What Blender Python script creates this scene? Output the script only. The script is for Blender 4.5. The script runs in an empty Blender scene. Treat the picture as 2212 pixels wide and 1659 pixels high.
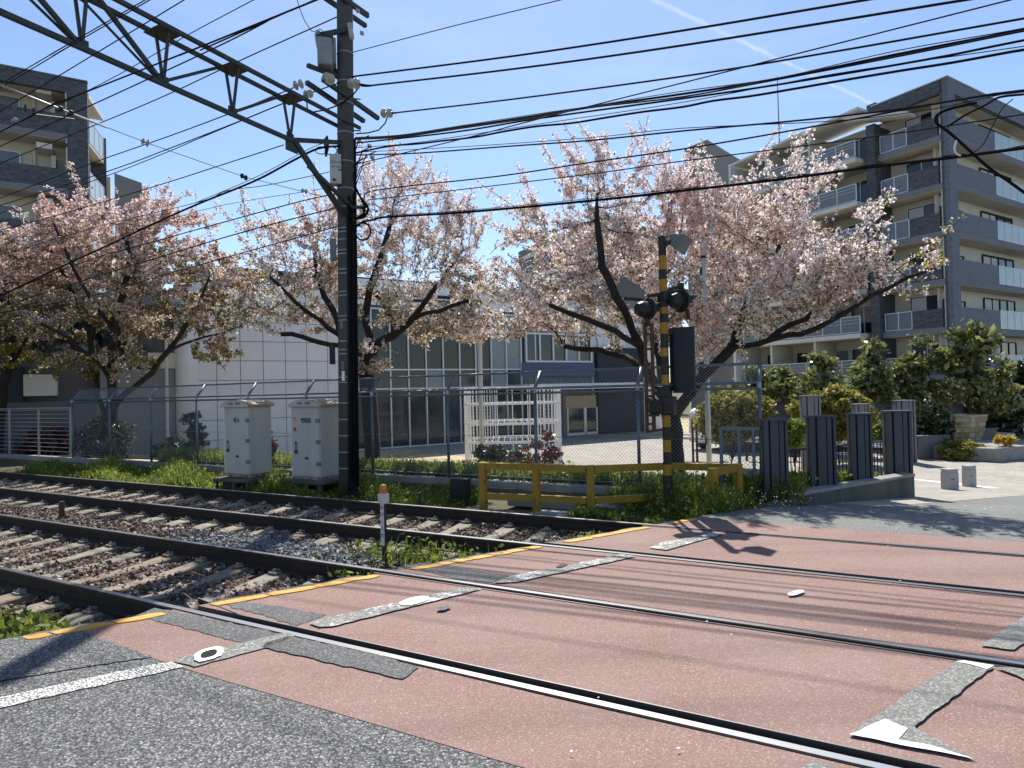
import bpy, bmesh, math, random
import numpy as np
from mathutils import Vector, Matrix

random.seed(11)
rng = np.random.default_rng(11)
SC = bpy.context.scene
COL = SC.collection

# ------------------------------------------------------------------ camera, sky, sun, exposure
CAM = Vector((0.0, 0.0, 1.7))
FPX, CX, CY = 1344.1, 1106.0, 829.5           # focal length and centre in units of a 2212 x 1659 picture
PITCH, ROLL = 0.0114, -0.0235
camd = bpy.data.cameras.new("camera"); cam = bpy.data.objects.new("camera", camd); COL.objects.link(cam)
camd.sensor_width = 36.0; camd.lens = FPX / 2212.0 * 36.0
camd.clip_start = 0.05; camd.clip_end = 6000.0
CROT = (Matrix.Rotation(math.pi / 2 + PITCH, 3, 'X') @ Matrix.Rotation(ROLL, 3, 'Z'))
cam.matrix_world = Matrix.Translation(CAM) @ CROT.to_4x4()
SC.camera = cam

SUN_ELEV, SUN_TH = math.radians(54), math.radians(-1)      # the sun stands high behind the scene, straight ahead
SUN_TO = Vector((-math.sin(SUN_TH) * math.cos(SUN_ELEV), math.cos(SUN_TH) * math.cos(SUN_ELEV), math.sin(SUN_ELEV)))
sund = bpy.data.lights.new("sun", 'SUN'); sun = bpy.data.objects.new("sun", sund); COL.objects.link(sun)
sund.energy = 4.6; sund.angle = math.radians(0.53); sund.color = (1.0, 0.955, 0.88)
sun.rotation_euler = SUN_TO.to_track_quat('Z', 'Y').to_euler(); sun.location = (-20, 30, 40)

world = bpy.data.worlds.new("World"); SC.world = world; world.use_nodes = True
wn, wl = world.node_tree.nodes, world.node_tree.links
wn.clear()
w_out = wn.new("ShaderNodeOutputWorld"); w_bg = wn.new("ShaderNodeBackground")
w_sky = wn.new("ShaderNodeTexSky"); w_sky.sky_type = 'NISHITA'; w_sky.sun_disc = False
w_sky.sun_elevation = SUN_ELEV; w_sky.sun_rotation = -SUN_TH
w_sky.air_density = 1.0; w_sky.dust_density = 0.25; w_sky.ozone_density = 2.6
w_bg.inputs[1].default_value = 0.105

def wmath(op, a, b=None, c=None):
    n = wn.new("ShaderNodeMath"); n.operation = op
    for i, v in enumerate((a, b, c)):
        if v is None: continue
        if isinstance(v, (int, float)): n.inputs[i].default_value = v
        else: wl.new(v, n.inputs[i])
    return n.outputs[0]

def pix_dir(x, y):
    return (CROT @ Vector(((x - CX) / FPX, (CY - y) / FPX, -1.0))).normalized()

w_tc = wn.new("ShaderNodeTexCoord")
def wdot(v):
    n = wn.new("ShaderNodeVectorMath"); n.operation = 'DOT_PRODUCT'
    wl.new(w_tc.outputs["Generated"], n.inputs[0]); n.inputs[1].default_value = v
    return n.outputs["Value"]
# vapour trail: a great circle through two directions of the sky, its width and strength broken up
t0, t1 = pix_dir(1415, 0), pix_dir(1885, 225)
tn = t0.cross(t1).normalized(); tb = (t1 - t0).normalized()
nz = wn.new("ShaderNodeTexNoise"); nz.inputs["Scale"].default_value = 70; nz.inputs["Detail"].default_value = 5
wl.new(w_tc.outputs["Generated"], nz.inputs["Vector"])
nz2 = wn.new("ShaderNodeTexNoise"); nz2.inputs["Scale"].default_value = 22
wl.new(w_tc.outputs["Generated"], nz2.inputs["Vector"])
off = wmath('ABSOLUTE', wmath('ADD', wdot(tn), wmath('MULTIPLY', wmath('SUBTRACT', nz.outputs["Fac"], 0.5), 0.006)))
s_al = wmath('SUBTRACT', wdot(tb), float(t0.dot(tb)))           # along the trail
L = float((t1 - t0).length)
width = wmath('SUBTRACT', 0.0046, wmath('MULTIPLY', s_al, 0.006))
trail = wmath('MAXIMUM', 0.0, wmath('SUBTRACT', 1.0, wmath('DIVIDE', off, width)))
trail = wmath('MULTIPLY', trail, wmath('MULTIPLY', wmath('GREATER_THAN', s_al, -0.35), wmath('LESS_THAN', s_al, L * 1.0)))
trail = wmath('MULTIPLY', trail, wmath('MULTIPLY_ADD', nz2.outputs["Fac"], 1.1, 0.0))
# thin cirrus
mp = wn.new("ShaderNodeMapping"); mp.inputs["Scale"].default_value = (1.4, 2.2, 6.0); mp.inputs["Location"].default_value = (0.35, 0.1, 0.25)
wl.new(w_tc.outputs["Generated"], mp.inputs["Vector"])
cn = wn.new("ShaderNodeTexNoise"); cn.inputs["Scale"].default_value = 1.7; cn.inputs["Detail"].default_value = 9; cn.inputs["Roughness"].default_value = 0.62
cn.inputs["Distortion"].default_value = 0.5
wl.new(mp.outputs[0], cn.inputs["Vector"])
cr = wn.new("ShaderNodeMapRange"); cr.inputs["From Min"].default_value = 0.50; cr.inputs["From Max"].default_value = 0.80
cr.inputs["To Max"].default_value = 0.22
wl.new(cn.outputs["Fac"], cr.inputs["Value"])
cl = wmath('MINIMUM', 0.85, wmath('ADD', wmath('MULTIPLY', trail, 0.62), cr.outputs[0]))
w_mix = wn.new("ShaderNodeMix"); w_mix.data_type = 'RGBA'
wl.new(cl, w_mix.inputs["Factor"]); wl.new(w_sky.outputs[0], w_mix.inputs["A"]); w_mix.inputs["B"].default_value = (5.6, 6.1, 6.6, 1)
wl.new(w_mix.outputs["Result"], w_bg.inputs[0]); wl.new(w_bg.outputs[0], w_out.inputs[0])

SC.view_settings.view_transform = 'Standard'; SC.view_settings.look = 'None'
SC.view_settings.gamma = 1.0; SC.view_settings.use_curve_mapping = False
SC.view_settings.exposure = 0.72
SC.cycles.max_bounces = 7; SC.cycles.transparent_max_bounces = 12; SC.cycles.use_denoising = True

# ------------------------------------------------------------------ coordinates of the place
E2 = Vector((0.883, -0.469)); N2 = Vector((0.469, 0.883))      # along the rails to the right / across them, away
R2 = Vector((0.857, 0.515)); M2 = Vector((-0.515, 0.857))      # along the road / across it, to the left
E = E2.to_3d(); N = N2.to_3d(); R = R2.to_3d(); M = M2.to_3d(); UP = Vector((0, 0, 1))
RAILS = (3.20, 4.72, 6.21, 7.65)                                # distances of the four rails
EDGE_M = 5.76                                                   # left edge of the road over the crossing

def ad(a, d, z=0.0): return Vector((E2.x * a + N2.x * d, E2.y * a + N2.y * d, z))
def rm(r, m, z=0.0): return Vector((R2.x * r + M2.x * m, R2.y * r + M2.y * m, z))
def a_of_m(m, d): return (0.515 * d - m) / 0.857
def H(d):
    if d < 9: return 0.0
    if d < 21: return -(d - 9) / 12.0
    return -1.0
def Hxy(x, y): return H(N2.x * x + N2.y * y)
def ray(x, y): return CROT @ Vector(((x - CX) / FPX, (CY - y) / FPX, -1.0))
def G(x, y, z=0.0):
    v = ray(x, y); return CAM + v * ((z - CAM.z) / v.z)
def at(x, y, Y):
    v = ray(x, y); return CAM + v * (Y / v.y)
def on(x, y, n2, dist):
    v = ray(x, y); return CAM + v * (dist / (n2.x * v.x + n2.y * v.y))
def s2(x, y): return (x / 1.8228, y / 1.8228)                  # photo pixels

# ------------------------------------------------------------------ materials
MATS = {}
def nd(t, k): return t.nodes.new(k)
def ramp(t, fac, stops, interp='LINEAR'):
    r = nd(t, "ShaderNodeValToRGB"); r.color_ramp.interpolation = interp
    el = r.color_ramp.elements
    while len(el) < len(stops): el.new(0.5)
    for e_, (p, c) in zip(el, stops):
        e_.position = p; e_.color = (c[0], c[1], c[2], 1) if not isinstance(c, (int, float)) else (c, c, c, 1)
    t.links.new(fac, r.inputs[0]); return r.outputs[0]
def noise(t, scale, detail=4, rough=0.55, vec=None, dist=0.0):
    n = nd(t, "ShaderNodeTexNoise"); n.inputs["Scale"].default_value = scale; n.inputs["Detail"].default_value = detail
    n.inputs["Roughness"].default_value = rough; n.inputs["Distortion"].default_value = dist
    if vec is None: vec = nd(t, "ShaderNodeNewGeometry").outputs["Position"]
    t.links.new(vec, n.inputs["Vector"]); return n.outputs["Fac"]
def voro(t, scale, out="Color", vec=None, feature='F1'):
    n = nd(t, "ShaderNodeTexVoronoi"); n.feature = feature; n.inputs["Scale"].default_value = scale
    if vec is None: vec = nd(t, "ShaderNodeNewGeometry").outputs["Position"]
    t.links.new(vec, n.inputs["Vector"]); return n.outputs[out]
def mixc(t, fac, a, b, mode='MIX'):
    n = nd(t, "ShaderNodeMix"); n.data_type = 'RGBA'; n.blend_type = mode
    for k, v in (("Factor", fac), ("A", a), ("B", b)):
        if isinstance(v, (int, float)): n.inputs[k].default_value = v if k == "Factor" else (v, v, v, 1)
        elif isinstance(v, tuple): n.inputs[k].default_value = (v[0], v[1], v[2], 1)
        else: t.links.new(v, n.inputs[k])
    return n.outputs["Result"]
def new_mat(name, rough=0.7, metal=0.0, spec=0.4):
    m = bpy.data.materials.new(name); m.use_nodes = True
    t = m.node_tree; b = t.nodes["Principled BSDF"]
    b.inputs["Roughness"].default_value = rough; b.inputs["Metallic"].default_value = metal
    b.inputs["Specular IOR Level"].default_value = spec
    MATS[name] = m; return m, t, b
def bump(t, b, h, strength=0.4, dist=0.01):
    n = nd(t, "ShaderNodeBump"); n.inputs["Strength"].default_value = strength; n.inputs["Distance"].default_value = dist
    t.links.new(h, n.inputs["Height"]); t.links.new(n.outputs[0], b.inputs["Normal"])
def sc(c, k): return tuple(min(1.0, x * k) for x in c)
def weathered(name, c, rough=0.7, metal=0.0, var=0.25, scale=3.0, fine=40.0, bmp=0.15, spec=0.35, streak=False):
    m, t, b = new_mat(name, rough, metal, spec)
    vec = None
    if streak:
        mpn = nd(t, "ShaderNodeMapping"); mpn.inputs["Scale"].default_value = (1, 1, 0.12)
        t.links.new(nd(t, "ShaderNodeNewGeometry").outputs["Position"], mpn.inputs["Vector"]); vec = mpn.outputs[0]
    n1 = noise(t, scale, 6, 0.65, vec); n2 = noise(t, fine, 3)
    c1 = ramp(t, n1, [(0.28, sc(c, 1 - var)), (0.72, sc(c, 1 + var * 0.6))])
    c2 = ramp(t, n2, [(0.3, 1 - var * 0.5), (0.7, 1.0)])
    t.links.new(mixc(t, 1.0, c1, c2, 'MULTIPLY'), b.inputs["Base Color"])
    if bmp: bump(t, b, n2, bmp, 0.004)
    return m
def rusty(name, c, rust=(0.16, 0.07, 0.03), amount=0.5, rough=0.75, scale=9.0):
    m, t, b = new_mat(name, rough)
    n1 = noise(t, scale, 8, 0.7); n2 = noise(t, 60, 3)
    f = ramp(t, n1, [(amount - 0.03, 0.0), (amount + 0.12, 1.0)])
    base = mixc(t, 1.0, c, ramp(t, n2, [(0.3, 0.8), (0.7, 1.05)]), 'MULTIPLY')
    t.links.new(mixc(t, f, base, rust), b.inputs["Base Color"]); bump(t, b, n1, 0.2, 0.003)
    return m
def leaf_mat(name, stops, trans=0.45, rough=0.5, spec=0.3, patch=None):
    m = bpy.data.materials.new(name); m.use_nodes = True; t = m.node_tree; t.nodes.clear()
    g = nd(t, "ShaderNodeNewGeometry")
    c = ramp(t, g.outputs["Random Per Island"], stops, 'CONSTANT')
    if patch:
        f = ramp(t, noise(t, patch[0], 3), [(patch[1], 0.0), (patch[2], 1.0)])
        c = mixc(t, f, c, mixc(t, 1.0, c, patch[3], 'MULTIPLY'))
    p = nd(t, "ShaderNodeBsdfPrincipled"); p.inputs["Roughness"].default_value = rough; p.inputs["Specular IOR Level"].default_value = spec
    tr = nd(t, "ShaderNodeBsdfTranslucent"); mx = nd(t, "ShaderNodeMixShader"); mx.inputs[0].default_value = trans
    o = nd(t, "ShaderNodeOutputMaterial")
    t.links.new(c, p.inputs["Base Color"]); t.links.new(c, tr.inputs["Color"])
    t.links.new(p.outputs[0], mx.inputs[1]); t.links.new(tr.outputs[0], mx.inputs[2]); t.links.new(mx.outputs[0], o.inputs[0])
    MATS[name] = m; return m

def build_surface_mats():
    # coarse open asphalt
    m, t, b = new_mat("asphalt", 0.85)
    v = voro(t, 85, "Color"); vd = voro(t, 85, "Distance")
    sep = nd(t, "ShaderNodeSeparateColor"); t.links.new(v, sep.inputs[0])
    grain = ramp(t, sep.outputs[0], [(0.0, 0.07), (0.35, 0.145), (0.7, 0.23), (0.92, 0.34), (1.0, 0.48)])
    pore = ramp(t, vd, [(0.25, 1.0), (0.62, 0.35)])
    big = ramp(t, noise(t, 0.9, 5), [(0.3, 0.82), (0.7, 1.12)])
    c = mixc(t, 1.0, mixc(t, 1.0, grain, pore, 'MULTIPLY'), big, 'MULTIPLY')
    t.links.new(c, b.inputs["Base Color"]); bump(t, b, vd, 0.5, 0.006)
    # old pale road beyond the crossing
    m, t, b = new_mat("old_asphalt", 0.85)
    v = voro(t, 120, "Color"); sep = nd(t, "ShaderNodeSeparateColor"); t.links.new(v, sep.inputs[0])
    grain = ramp(t, sep.outputs[1], [(0.0, (0.10, 0.105, 0.10)), (0.6, (0.15, 0.155, 0.145)), (1.0, (0.24, 0.24, 0.22))])
    big = ramp(t, noise(t, 0.6, 6, 0.65), [(0.3, 0.8), (0.7, 1.15)])
    t.links.new(mixc(t, 1.0, grain, big, 'MULTIPLY'), b.inputs["Base Color"]); bump(t, b, noise(t, 150, 2), 0.3, 0.004)
    # brick-red paved crossing, worn and spotted
    m, t, b = new_mat("red_paving", 0.82)
    v = voro(t, 150, "Color"); sep = nd(t, "ShaderNodeSeparateColor"); t.links.new(v, sep.inputs[0])
    grain = ramp(t, sep.outputs[0], [(0.0, (0.165, 0.090, 0.073)), (0.5, (0.225, 0.125, 0.100)), (0.9, (0.27, 0.162, 0.132)), (1.0, (0.40, 0.31, 0.28))])
    wear = ramp(t, noise(t, 0.8, 8, 0.7), [(0.36, 0.0), (0.68, 0.75)])
    c = mixc(t, wear, grain, mixc(t, 0.55, grain, (0.27, 0.215, 0.19)))
    spots = ramp(t, voro(t, 3.4, "Distance", None), [(0.035, 1.0), (0.075, 0.0)])
    spk = ramp(t, noise(t, 1.3, 2), [(0.50, 0.0), (0.60, 0.55)])
    c = mixc(t, mixc(t, 1.0, spots, spk, 'MULTIPLY'), c, (0.12, 0.085, 0.08))
    mpn = nd(t, "ShaderNodeMapping"); mpn.inputs["Rotation"].default_value = (0, 0, math.radians(28)); mpn.inputs["Scale"].default_value = (0.25, 3.2, 1)
    t.links.new(nd(t, "ShaderNodeNewGeometry").outputs["Position"], mpn.inputs["Vector"])
    tyre = ramp(t, noise(t, 0.9, 4, 0.6, mpn.outputs[0]), [(0.45, 1.0), (0.75, 0.78)])
    t.links.new(mixc(t, 1.0, c, tyre, 'MULTIPLY'), b.inputs["Base Color"]); bump(t, b, sep.outputs[0], 0.25, 0.004)
    # dark patch asphalt
    m, t, b = new_mat("patch_asphalt", 0.85)
    v = voro(t, 110, "Color"); sep = nd(t, "ShaderNodeSeparateColor"); t.links.new(v, sep.inputs[0])
    grain = ramp(t, sep.outputs[0], [(0.0, 0.05), (0.6, 0.095), (1.0, 0.20)])
    t.links.new(mixc(t, 1.0, grain, ramp(t, noise(t, 2.5, 5), [(0.3, 0.8), (0.7, 1.2)]), 'MULTIPLY'), b.inputs["Base Color"]); bump(t, b, sep.outputs[0], 0.4, 0.005)
    # worn road paint: the paint has gone where the noise is low, the grey road shows
    for nm, lo, hi, pc in (("worn_white_paint", 0.50, 0.60, (0.72, 0.72, 0.69)), ("fresh_white_paint", 0.22, 0.34, (0.78, 0.78, 0.76)),
                           ("grey_worn_line", 0.60, 0.70, (0.70, 0.70, 0.67)), ("coarse_white_paint", 0.30, 0.40, (0.80, 0.80, 0.77))):
        m, t, b = new_mat(nm, 0.75)
        n1 = noise(t, 28, 6, 0.75); n0 = noise(t, 3.0, 3)
        f = ramp(t, mixc(t, 0.45, n1, n0), [(lo, 0.0), (hi, 1.0)])
        v = voro(t, 95, "Color"); sep = nd(t, "ShaderNodeSeparateColor"); t.links.new(v, sep.inputs[0])
        road = ramp(t, sep.outputs[0], [(0.0, (0.10, 0.10, 0.092)), (0.6, (0.165, 0.165, 0.15)), (1.0, (0.30, 0.30, 0.28))])
        if nm == "coarse_white_paint":
            f = mixc(t, 1.0, f, ramp(t, voro(t, 85, "Distance"), [(0.34, 1.0), (0.52, 0.0)]), 'MULTIPLY')
        t.links.new(mixc(t, f, road, pc), b.inputs["Base Color"]); bump(t, b, f, 0.3, 0.004)
    m, t, b = new_mat("yellow_paint", 0.7)
    n1 = noise(t, 14, 7, 0.7)
    f = ramp(t, n1, [(0.30, 0.0), (0.40, 1.0)])
    yel = ramp(t, noise(t, 5, 4), [(0.3, (0.56, 0.27, 0.035)), (0.7, (0.66, 0.36, 0.075))])
    t.links.new(mixc(t, f, (0.16, 0.12, 0.08), yel), b.inputs["Base Color"])
    # pale paving of the forecourt
    m, t, b = new_mat("forecourt_paving", 0.85)
    mpn = nd(t, "ShaderNodeMapping"); mpn.inputs["Rotation"].default_value = (0, 0, math.radians(-31))
    t.links.new(nd(t, "ShaderNodeNewGeometry").outputs["Position"], mpn.inputs["Vector"])
    bk = nd(t, "ShaderNodeTexBrick"); t.links.new(mpn.outputs[0], bk.inputs["Vector"])
    bk.inputs["Color1"].default_value = (0.37, 0.335, 0.285, 1); bk.inputs["Color2"].default_value = (0.30, 0.275, 0.24, 1)
    bk.inputs["Mortar"].default_value = (0.19, 0.175, 0.155, 1); bk.inputs["Scale"].default_value = 1.0
    bk.inputs["Mortar Size"].default_value = 0.008; bk.inputs["Brick Width"].default_value = 0.21; bk.inputs["Row Height"].default_value = 0.105
    t.links.new(mixc(t, 1.0, bk.outputs[0], ramp(t, noise(t, 1.4, 6), [(0.3, 0.82), (0.7, 1.12)]), 'MULTIPLY'), b.inputs["Base Color"])
    # sandy park ground with thin turf
    m, t, b = new_mat("park_sand", 0.95)
    sand = ramp(t, noise(t, 6, 6, 0.7), [(0.3, (0.40, 0.325, 0.20)), (0.7, (0.54, 0.45, 0.30))])
    f = ramp(t, noise(t, 0.42, 6, 0.7), [(0.50, 0.0), (0.60, 0.75)])
    t.links.new(mixc(t, f, sand, ramp(t, noise(t, 9, 4), [(0.3, (0.115, 0.125, 0.035)), (0.7, (0.20, 0.20, 0.065))])), b.inputs["Base Color"])
    # earth under everything
    m, t, b = new_mat("earth", 0.95)
    t.links.new(ramp(t, noise(t, 2.2, 8, 0.7), [(0.3, (0.075, 0.075, 0.035)), (0.55, (0.12, 0.10, 0.06)), (0.75, (0.16, 0.135, 0.09))]), b.inputs["Base Color"])
    # ballast bed and stones
    m, t, b = new_mat("ballast", 0.9)
    v = voro(t, 22, "Color"); sep = nd(t, "ShaderNodeSeparateColor"); t.links.new(v, sep.inputs[0])
    t.links.new(ramp(t, sep.outputs[0], [(0.0, (0.04, 0.028, 0.022)), (0.5, (0.085, 0.06, 0.048)), (1.0, (0.14, 0.105, 0.085))]), b.inputs["Base Color"])
    bump(t, b, voro(t, 22, "Distance"), 1.0, 0.03)
    for nm, st in (("ballast_stone", [(0.0, (0.07, 0.046, 0.034)), (0.25, (0.13, 0.085, 0.060)), (0.5, (0.20, 0.14, 0.10)), (0.75, (0.29, 0.22, 0.165)), (0.92, (0.42, 0.36, 0.30))]),
                   ("grey_stone", [(0.0, (0.10, 0.10, 0.10)), (0.3, (0.17, 0.17, 0.165)), (0.6, (0.26, 0.26, 0.25)), (0.85, (0.38, 0.38, 0.37))])):
        m, t, b = new_mat(nm, 0.85)
        g = nd(t, "ShaderNodeNewGeometry")
        t.links.new(ramp(t, g.outputs["Random Per Island"], st, 'CONSTANT'), b.inputs["Base Color"])
    # sleepers
    m, t, b = new_mat("sleeper_concrete", 0.85)
    oi = nd(t, "ShaderNodeObjectInfo")
    base = ramp(t, oi.outputs["Random"], [(0.0, (0.20, 0.175, 0.135)), (0.6, (0.27, 0.24, 0.185)), (1.0, (0.24, 0.185, 0.125))])
    t.links.new(mixc(t, 1.0, base, ramp(t, noise(t, 9, 7, 0.7), [(0.28, 0.62), (0.6, 1.0), (0.8, 1.12)]), 'MULTIPLY'), b.inputs["Base Color"]); bump(t, b, noise(t, 60, 3), 0.25, 0.004)
build_surface_mats()

weathered("rail_rust", (0.030, 0.020, 0.015), 0.75, 0.0, 0.4, 6)
m_, t_, b_ = new_mat("rail_head", 0.22, 1.0); b_.inputs["Base Color"].default_value = (0.62, 0.62, 0.63, 1)
b_.inputs["Roughness"].default_value = 0.30
m_, t_, b_ = new_mat("rail_head_dull", 0.45, 0.85); b_.inputs["Base Color"].default_value = (0.20, 0.19, 0.185, 1)
weathered("gap_shade_black", (0.012, 0.011, 0.010), 0.9, 0.0, 0.2)
weathered("concrete", (0.30, 0.29, 0.265), 0.85, 0.0, 0.3, 2.2, 30)
weathered("dark_concrete", (0.12, 0.115, 0.10), 0.9, 0.0, 0.45, 3.0, 25, 0.3, streak=True)
weathered("pole_concrete", (0.085, 0.083, 0.076), 0.85, 0.0, 0.22, 2.0, 35, 0.2, streak=True)
weathered("galvanised", (0.33, 0.35, 0.37), 0.45, 0.5, 0.2, 4, 50)
weathered("fence_blue_grey", (0.135, 0.175, 0.215), 0.42, 0.35, 0.2, 4, 50)
weathered("truss_steel", (0.055, 0.062, 0.060), 0.6, 0.2, 0.3, 3, 40)
weathered("dark_steel", (0.035, 0.036, 0.036), 0.6, 0.2, 0.3, 5, 40)
weathered("cable_black", (0.014, 0.014, 0.017), 0.9, 0.0, 0.2, spec=0.05)
weathered("wire_dark", (0.022, 0.020, 0.028), 0.9, 0.0, 0.2, spec=0.05)
weathered("wire_copper", (0.022, 0.020, 0.027), 0.9, 0.0, 0.2, spec=0.05)
weathered("porcelain", (0.42, 0.41, 0.37), 0.3, 0.0, 0.25, 12, 40, 0.05, 0.5)
weathered("transformer_grey", (0.27, 0.28, 0.29), 0.55, 0.1, 0.2, 5)
weathered("box_white", (0.50, 0.51, 0.49), 0.5, 0.0, 0.1, 3)
weathered("cabinet_paint", (0.47, 0.46, 0.415), 0.55, 0.0, 0.16, 1.6, 25, 0.08, streak=True)
weathered("cabinet_roof", (0.42, 0.33, 0.24), 0.8, 0.0, 0.35, 7, 50, 0.3)
rusty("cabinet_rust", (0.36, 0.33, 0.28), (0.17, 0.075, 0.035), 0.48)
weathered("label_black", (0.02, 0.02, 0.022), 0.5, 0.0, 0.2)
weathered("sign_orange", (0.62, 0.30, 0.06), 0.5, 0.0, 0.1)
weathered("sign_red", (0.42, 0.035, 0.03), 0.5, 0.0, 0.1)
rusty("guard_yellow", (0.33, 0.19, 0.014), (0.13, 0.06, 0.02), 0.58, 0.6)
rusty("mast_yellow", (0.36, 0.19, 0.016), (0.20, 0.09, 0.02), 0.6, 0.6, 12)
rusty("mast_black", (0.028, 0.024, 0.02), (0.09, 0.05, 0.025), 0.62, 0.65, 12)
weathered("signal_black", (0.022, 0.022, 0.022), 0.55, 0.0, 0.4, 6)
weathered("signal_hood", (0.012, 0.015, 0.026), 0.5, 0.1, 0.5, 6, 40, 0.1, streak=True)
weathered("speaker_grey", (0.17, 0.18, 0.17), 0.55, 0.1, 0.2)
weathered("white_pole", (0.66, 0.66, 0.68), 0.4, 0.1, 0.1)
weathered("lamp_glass", (0.55, 0.55, 0.55), 0.3, 0.0, 0.1)
weathered("grey_beacon", (0.50, 0.50, 0.51), 0.5, 0.0, 0.1)
weathered("marker_white", (0.62, 0.60, 0.58), 0.6, 0.0, 0.15)
weathered("faded_red_print", (0.42, 0.22, 0.20), 0.7, 0.0, 0.3, 30)
weathered("rust_post", (0.10, 0.05, 0.035), 0.85, 0.0, 0.4, 14)
weathered("louvre_post", (0.062, 0.070, 0.085), 0.5, 0.15, 0.18, 3)
weathered("louvre_post_pale", (0.175, 0.18, 0.19), 0.6, 0.1, 0.18, 3)
weathered("grey_wall", (0.105, 0.115, 0.125), 0.8, 0.0, 0.2, 1.5)
weathered("planter_wall", (0.15, 0.15, 0.145), 0.85, 0.0, 0.2, 1.5)
weathered("white_steel", (0.78, 0.77, 0.76), 0.4, 0.0, 0.06)
weathered("bark", (0.034, 0.026, 0.022), 0.9, 0.0, 0.45, 6, 30, 0.6)
weathered("bark_brown", (0.06, 0.042, 0.032), 0.9, 0.0, 0.4, 6, 30, 0.5)
weathered("panel_white", (0.76, 0.75, 0.77), 0.5, 0.0, 0.06, 0.6, 20, 0.03)
weathered("panel_joint", (0.24, 0.24, 0.25), 0.8)
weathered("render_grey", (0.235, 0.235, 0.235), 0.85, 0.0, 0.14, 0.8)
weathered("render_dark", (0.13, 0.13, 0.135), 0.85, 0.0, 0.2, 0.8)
weathered("navy_wall", (0.030, 0.034, 0.052), 0.6, 0.0, 0.2, 1.5)
weathered("navy_fascia", (0.10, 0.12, 0.19), 0.5, 0.0, 0.15, 1.5)
weathered("alu_frame", (0.62, 0.63, 0.64), 0.4, 0.3, 0.05)
weathered("beige_wall", (0.56, 0.53, 0.455), 0.85, 0.0, 0.08, 0.5)
weathered("cream_wall", (0.62, 0.60, 0.54), 0.85, 0.0, 0.07, 0.5)
weathered("slab_grey", (0.19, 0.20, 0.225), 0.8, 0.0, 0.12, 0.8)
weathered("slab_white", (0.60, 0.60, 0.60), 0.7, 0.0, 0.08, 0.8)
weathered("soffit", (0.55, 0.51, 0.43), 0.85, 0.0, 0.06, 0.8)
weathered("far_grey", (0.17, 0.175, 0.185), 0.85, 0.0, 0.08, 0.6)
weathered("curtain", (0.62, 0.62, 0.63), 0.9, 0.0, 0.15, 6)
weathered("tan_stone", (0.40, 0.29, 0.17), 0.9, 0.0, 0.3, 9, 40, 0.5)
weathered("tan_stone_pale", (0.50, 0.42, 0.29), 0.9, 0.0, 0.25, 9, 40, 0.4)
weathered("car_white", (0.70, 0.71, 0.72), 0.25, 0.0, 0.04)
weathered("stone_bollard", (0.36, 0.36, 0.365), 0.85, 0.0, 0.12, 30, 90, 0.2)
weathered("orange_sign", (0.55, 0.22, 0.05), 0.6, 0.0, 0.1)
def tile_mat(name, c, var):
    m, t, b = new_mat(name, 0.6)
    v = voro(t, 7.5, "Color"); sep = nd(t, "ShaderNodeSeparateColor"); t.links.new(v, sep.inputs[0])
    mpn = nd(t, "ShaderNodeMapping"); mpn.inputs["Scale"].default_value = (4.4, 4.4, 12)
    t.links.new(nd(t, "ShaderNodeNewGeometry").outputs["Position"], mpn.inputs["Vector"])
    v2 = voro(t, 1.0, "Color", mpn.outputs[0]); sp2 = nd(t, "ShaderNodeSeparateColor"); t.links.new(v2, sp2.inputs[0])
    t.links.new(ramp(t, sp2.outputs[0], [(0.0, sc(c, 1 - var)), (1.0, sc(c, 1 + var))]), b.inputs["Base Color"])
    bump(t, b, sp2.outputs[0], 0.4, 0.01)
tile_mat("tile_dark", (0.070, 0.075, 0.088), 0.35)
tile_mat("tile_mid", (0.125, 0.138, 0.165), 0.14)
def glass_mat(name, c, rough=0.06, alpha=1.0, spec=0.7):
    m, t, b = new_mat(name, rough, 0.0, spec)
    b.inputs["Base Color"].default_value = (c[0], c[1], c[2], 1)
    if alpha < 1: b.inputs["Alpha"].default_value = alpha
    t.links.new(ramp(t, noise(t, 1.2, 2), [(0.3, rough * 0.8), (0.7, rough * 1.3)]), b.inputs["Roughness"])
glass_mat("window_glass", (0.018, 0.022, 0.024))
glass_mat("curtain_wall_glass", (0.020, 0.024, 0.024), 0.07, 1.0, 0.5)
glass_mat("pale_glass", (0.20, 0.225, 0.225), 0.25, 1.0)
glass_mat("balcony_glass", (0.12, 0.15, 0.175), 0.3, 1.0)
glass_mat("balcony_glass_skylit", (0.42, 0.50, 0.54), 0.3, 1.0)  # paler balcony glass, sky reflection put into the base colour
m_, t_, b_ = new_mat("amber_lens", 0.25); b_.inputs["Base Color"].default_value = (0.80, 0.20, 0.012, 1)
b_.inputs["Transmission Weight"].default_value = 0.45
glass_mat("lamp_lens", (0.05, 0.012, 0.01), 0.2)

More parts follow.
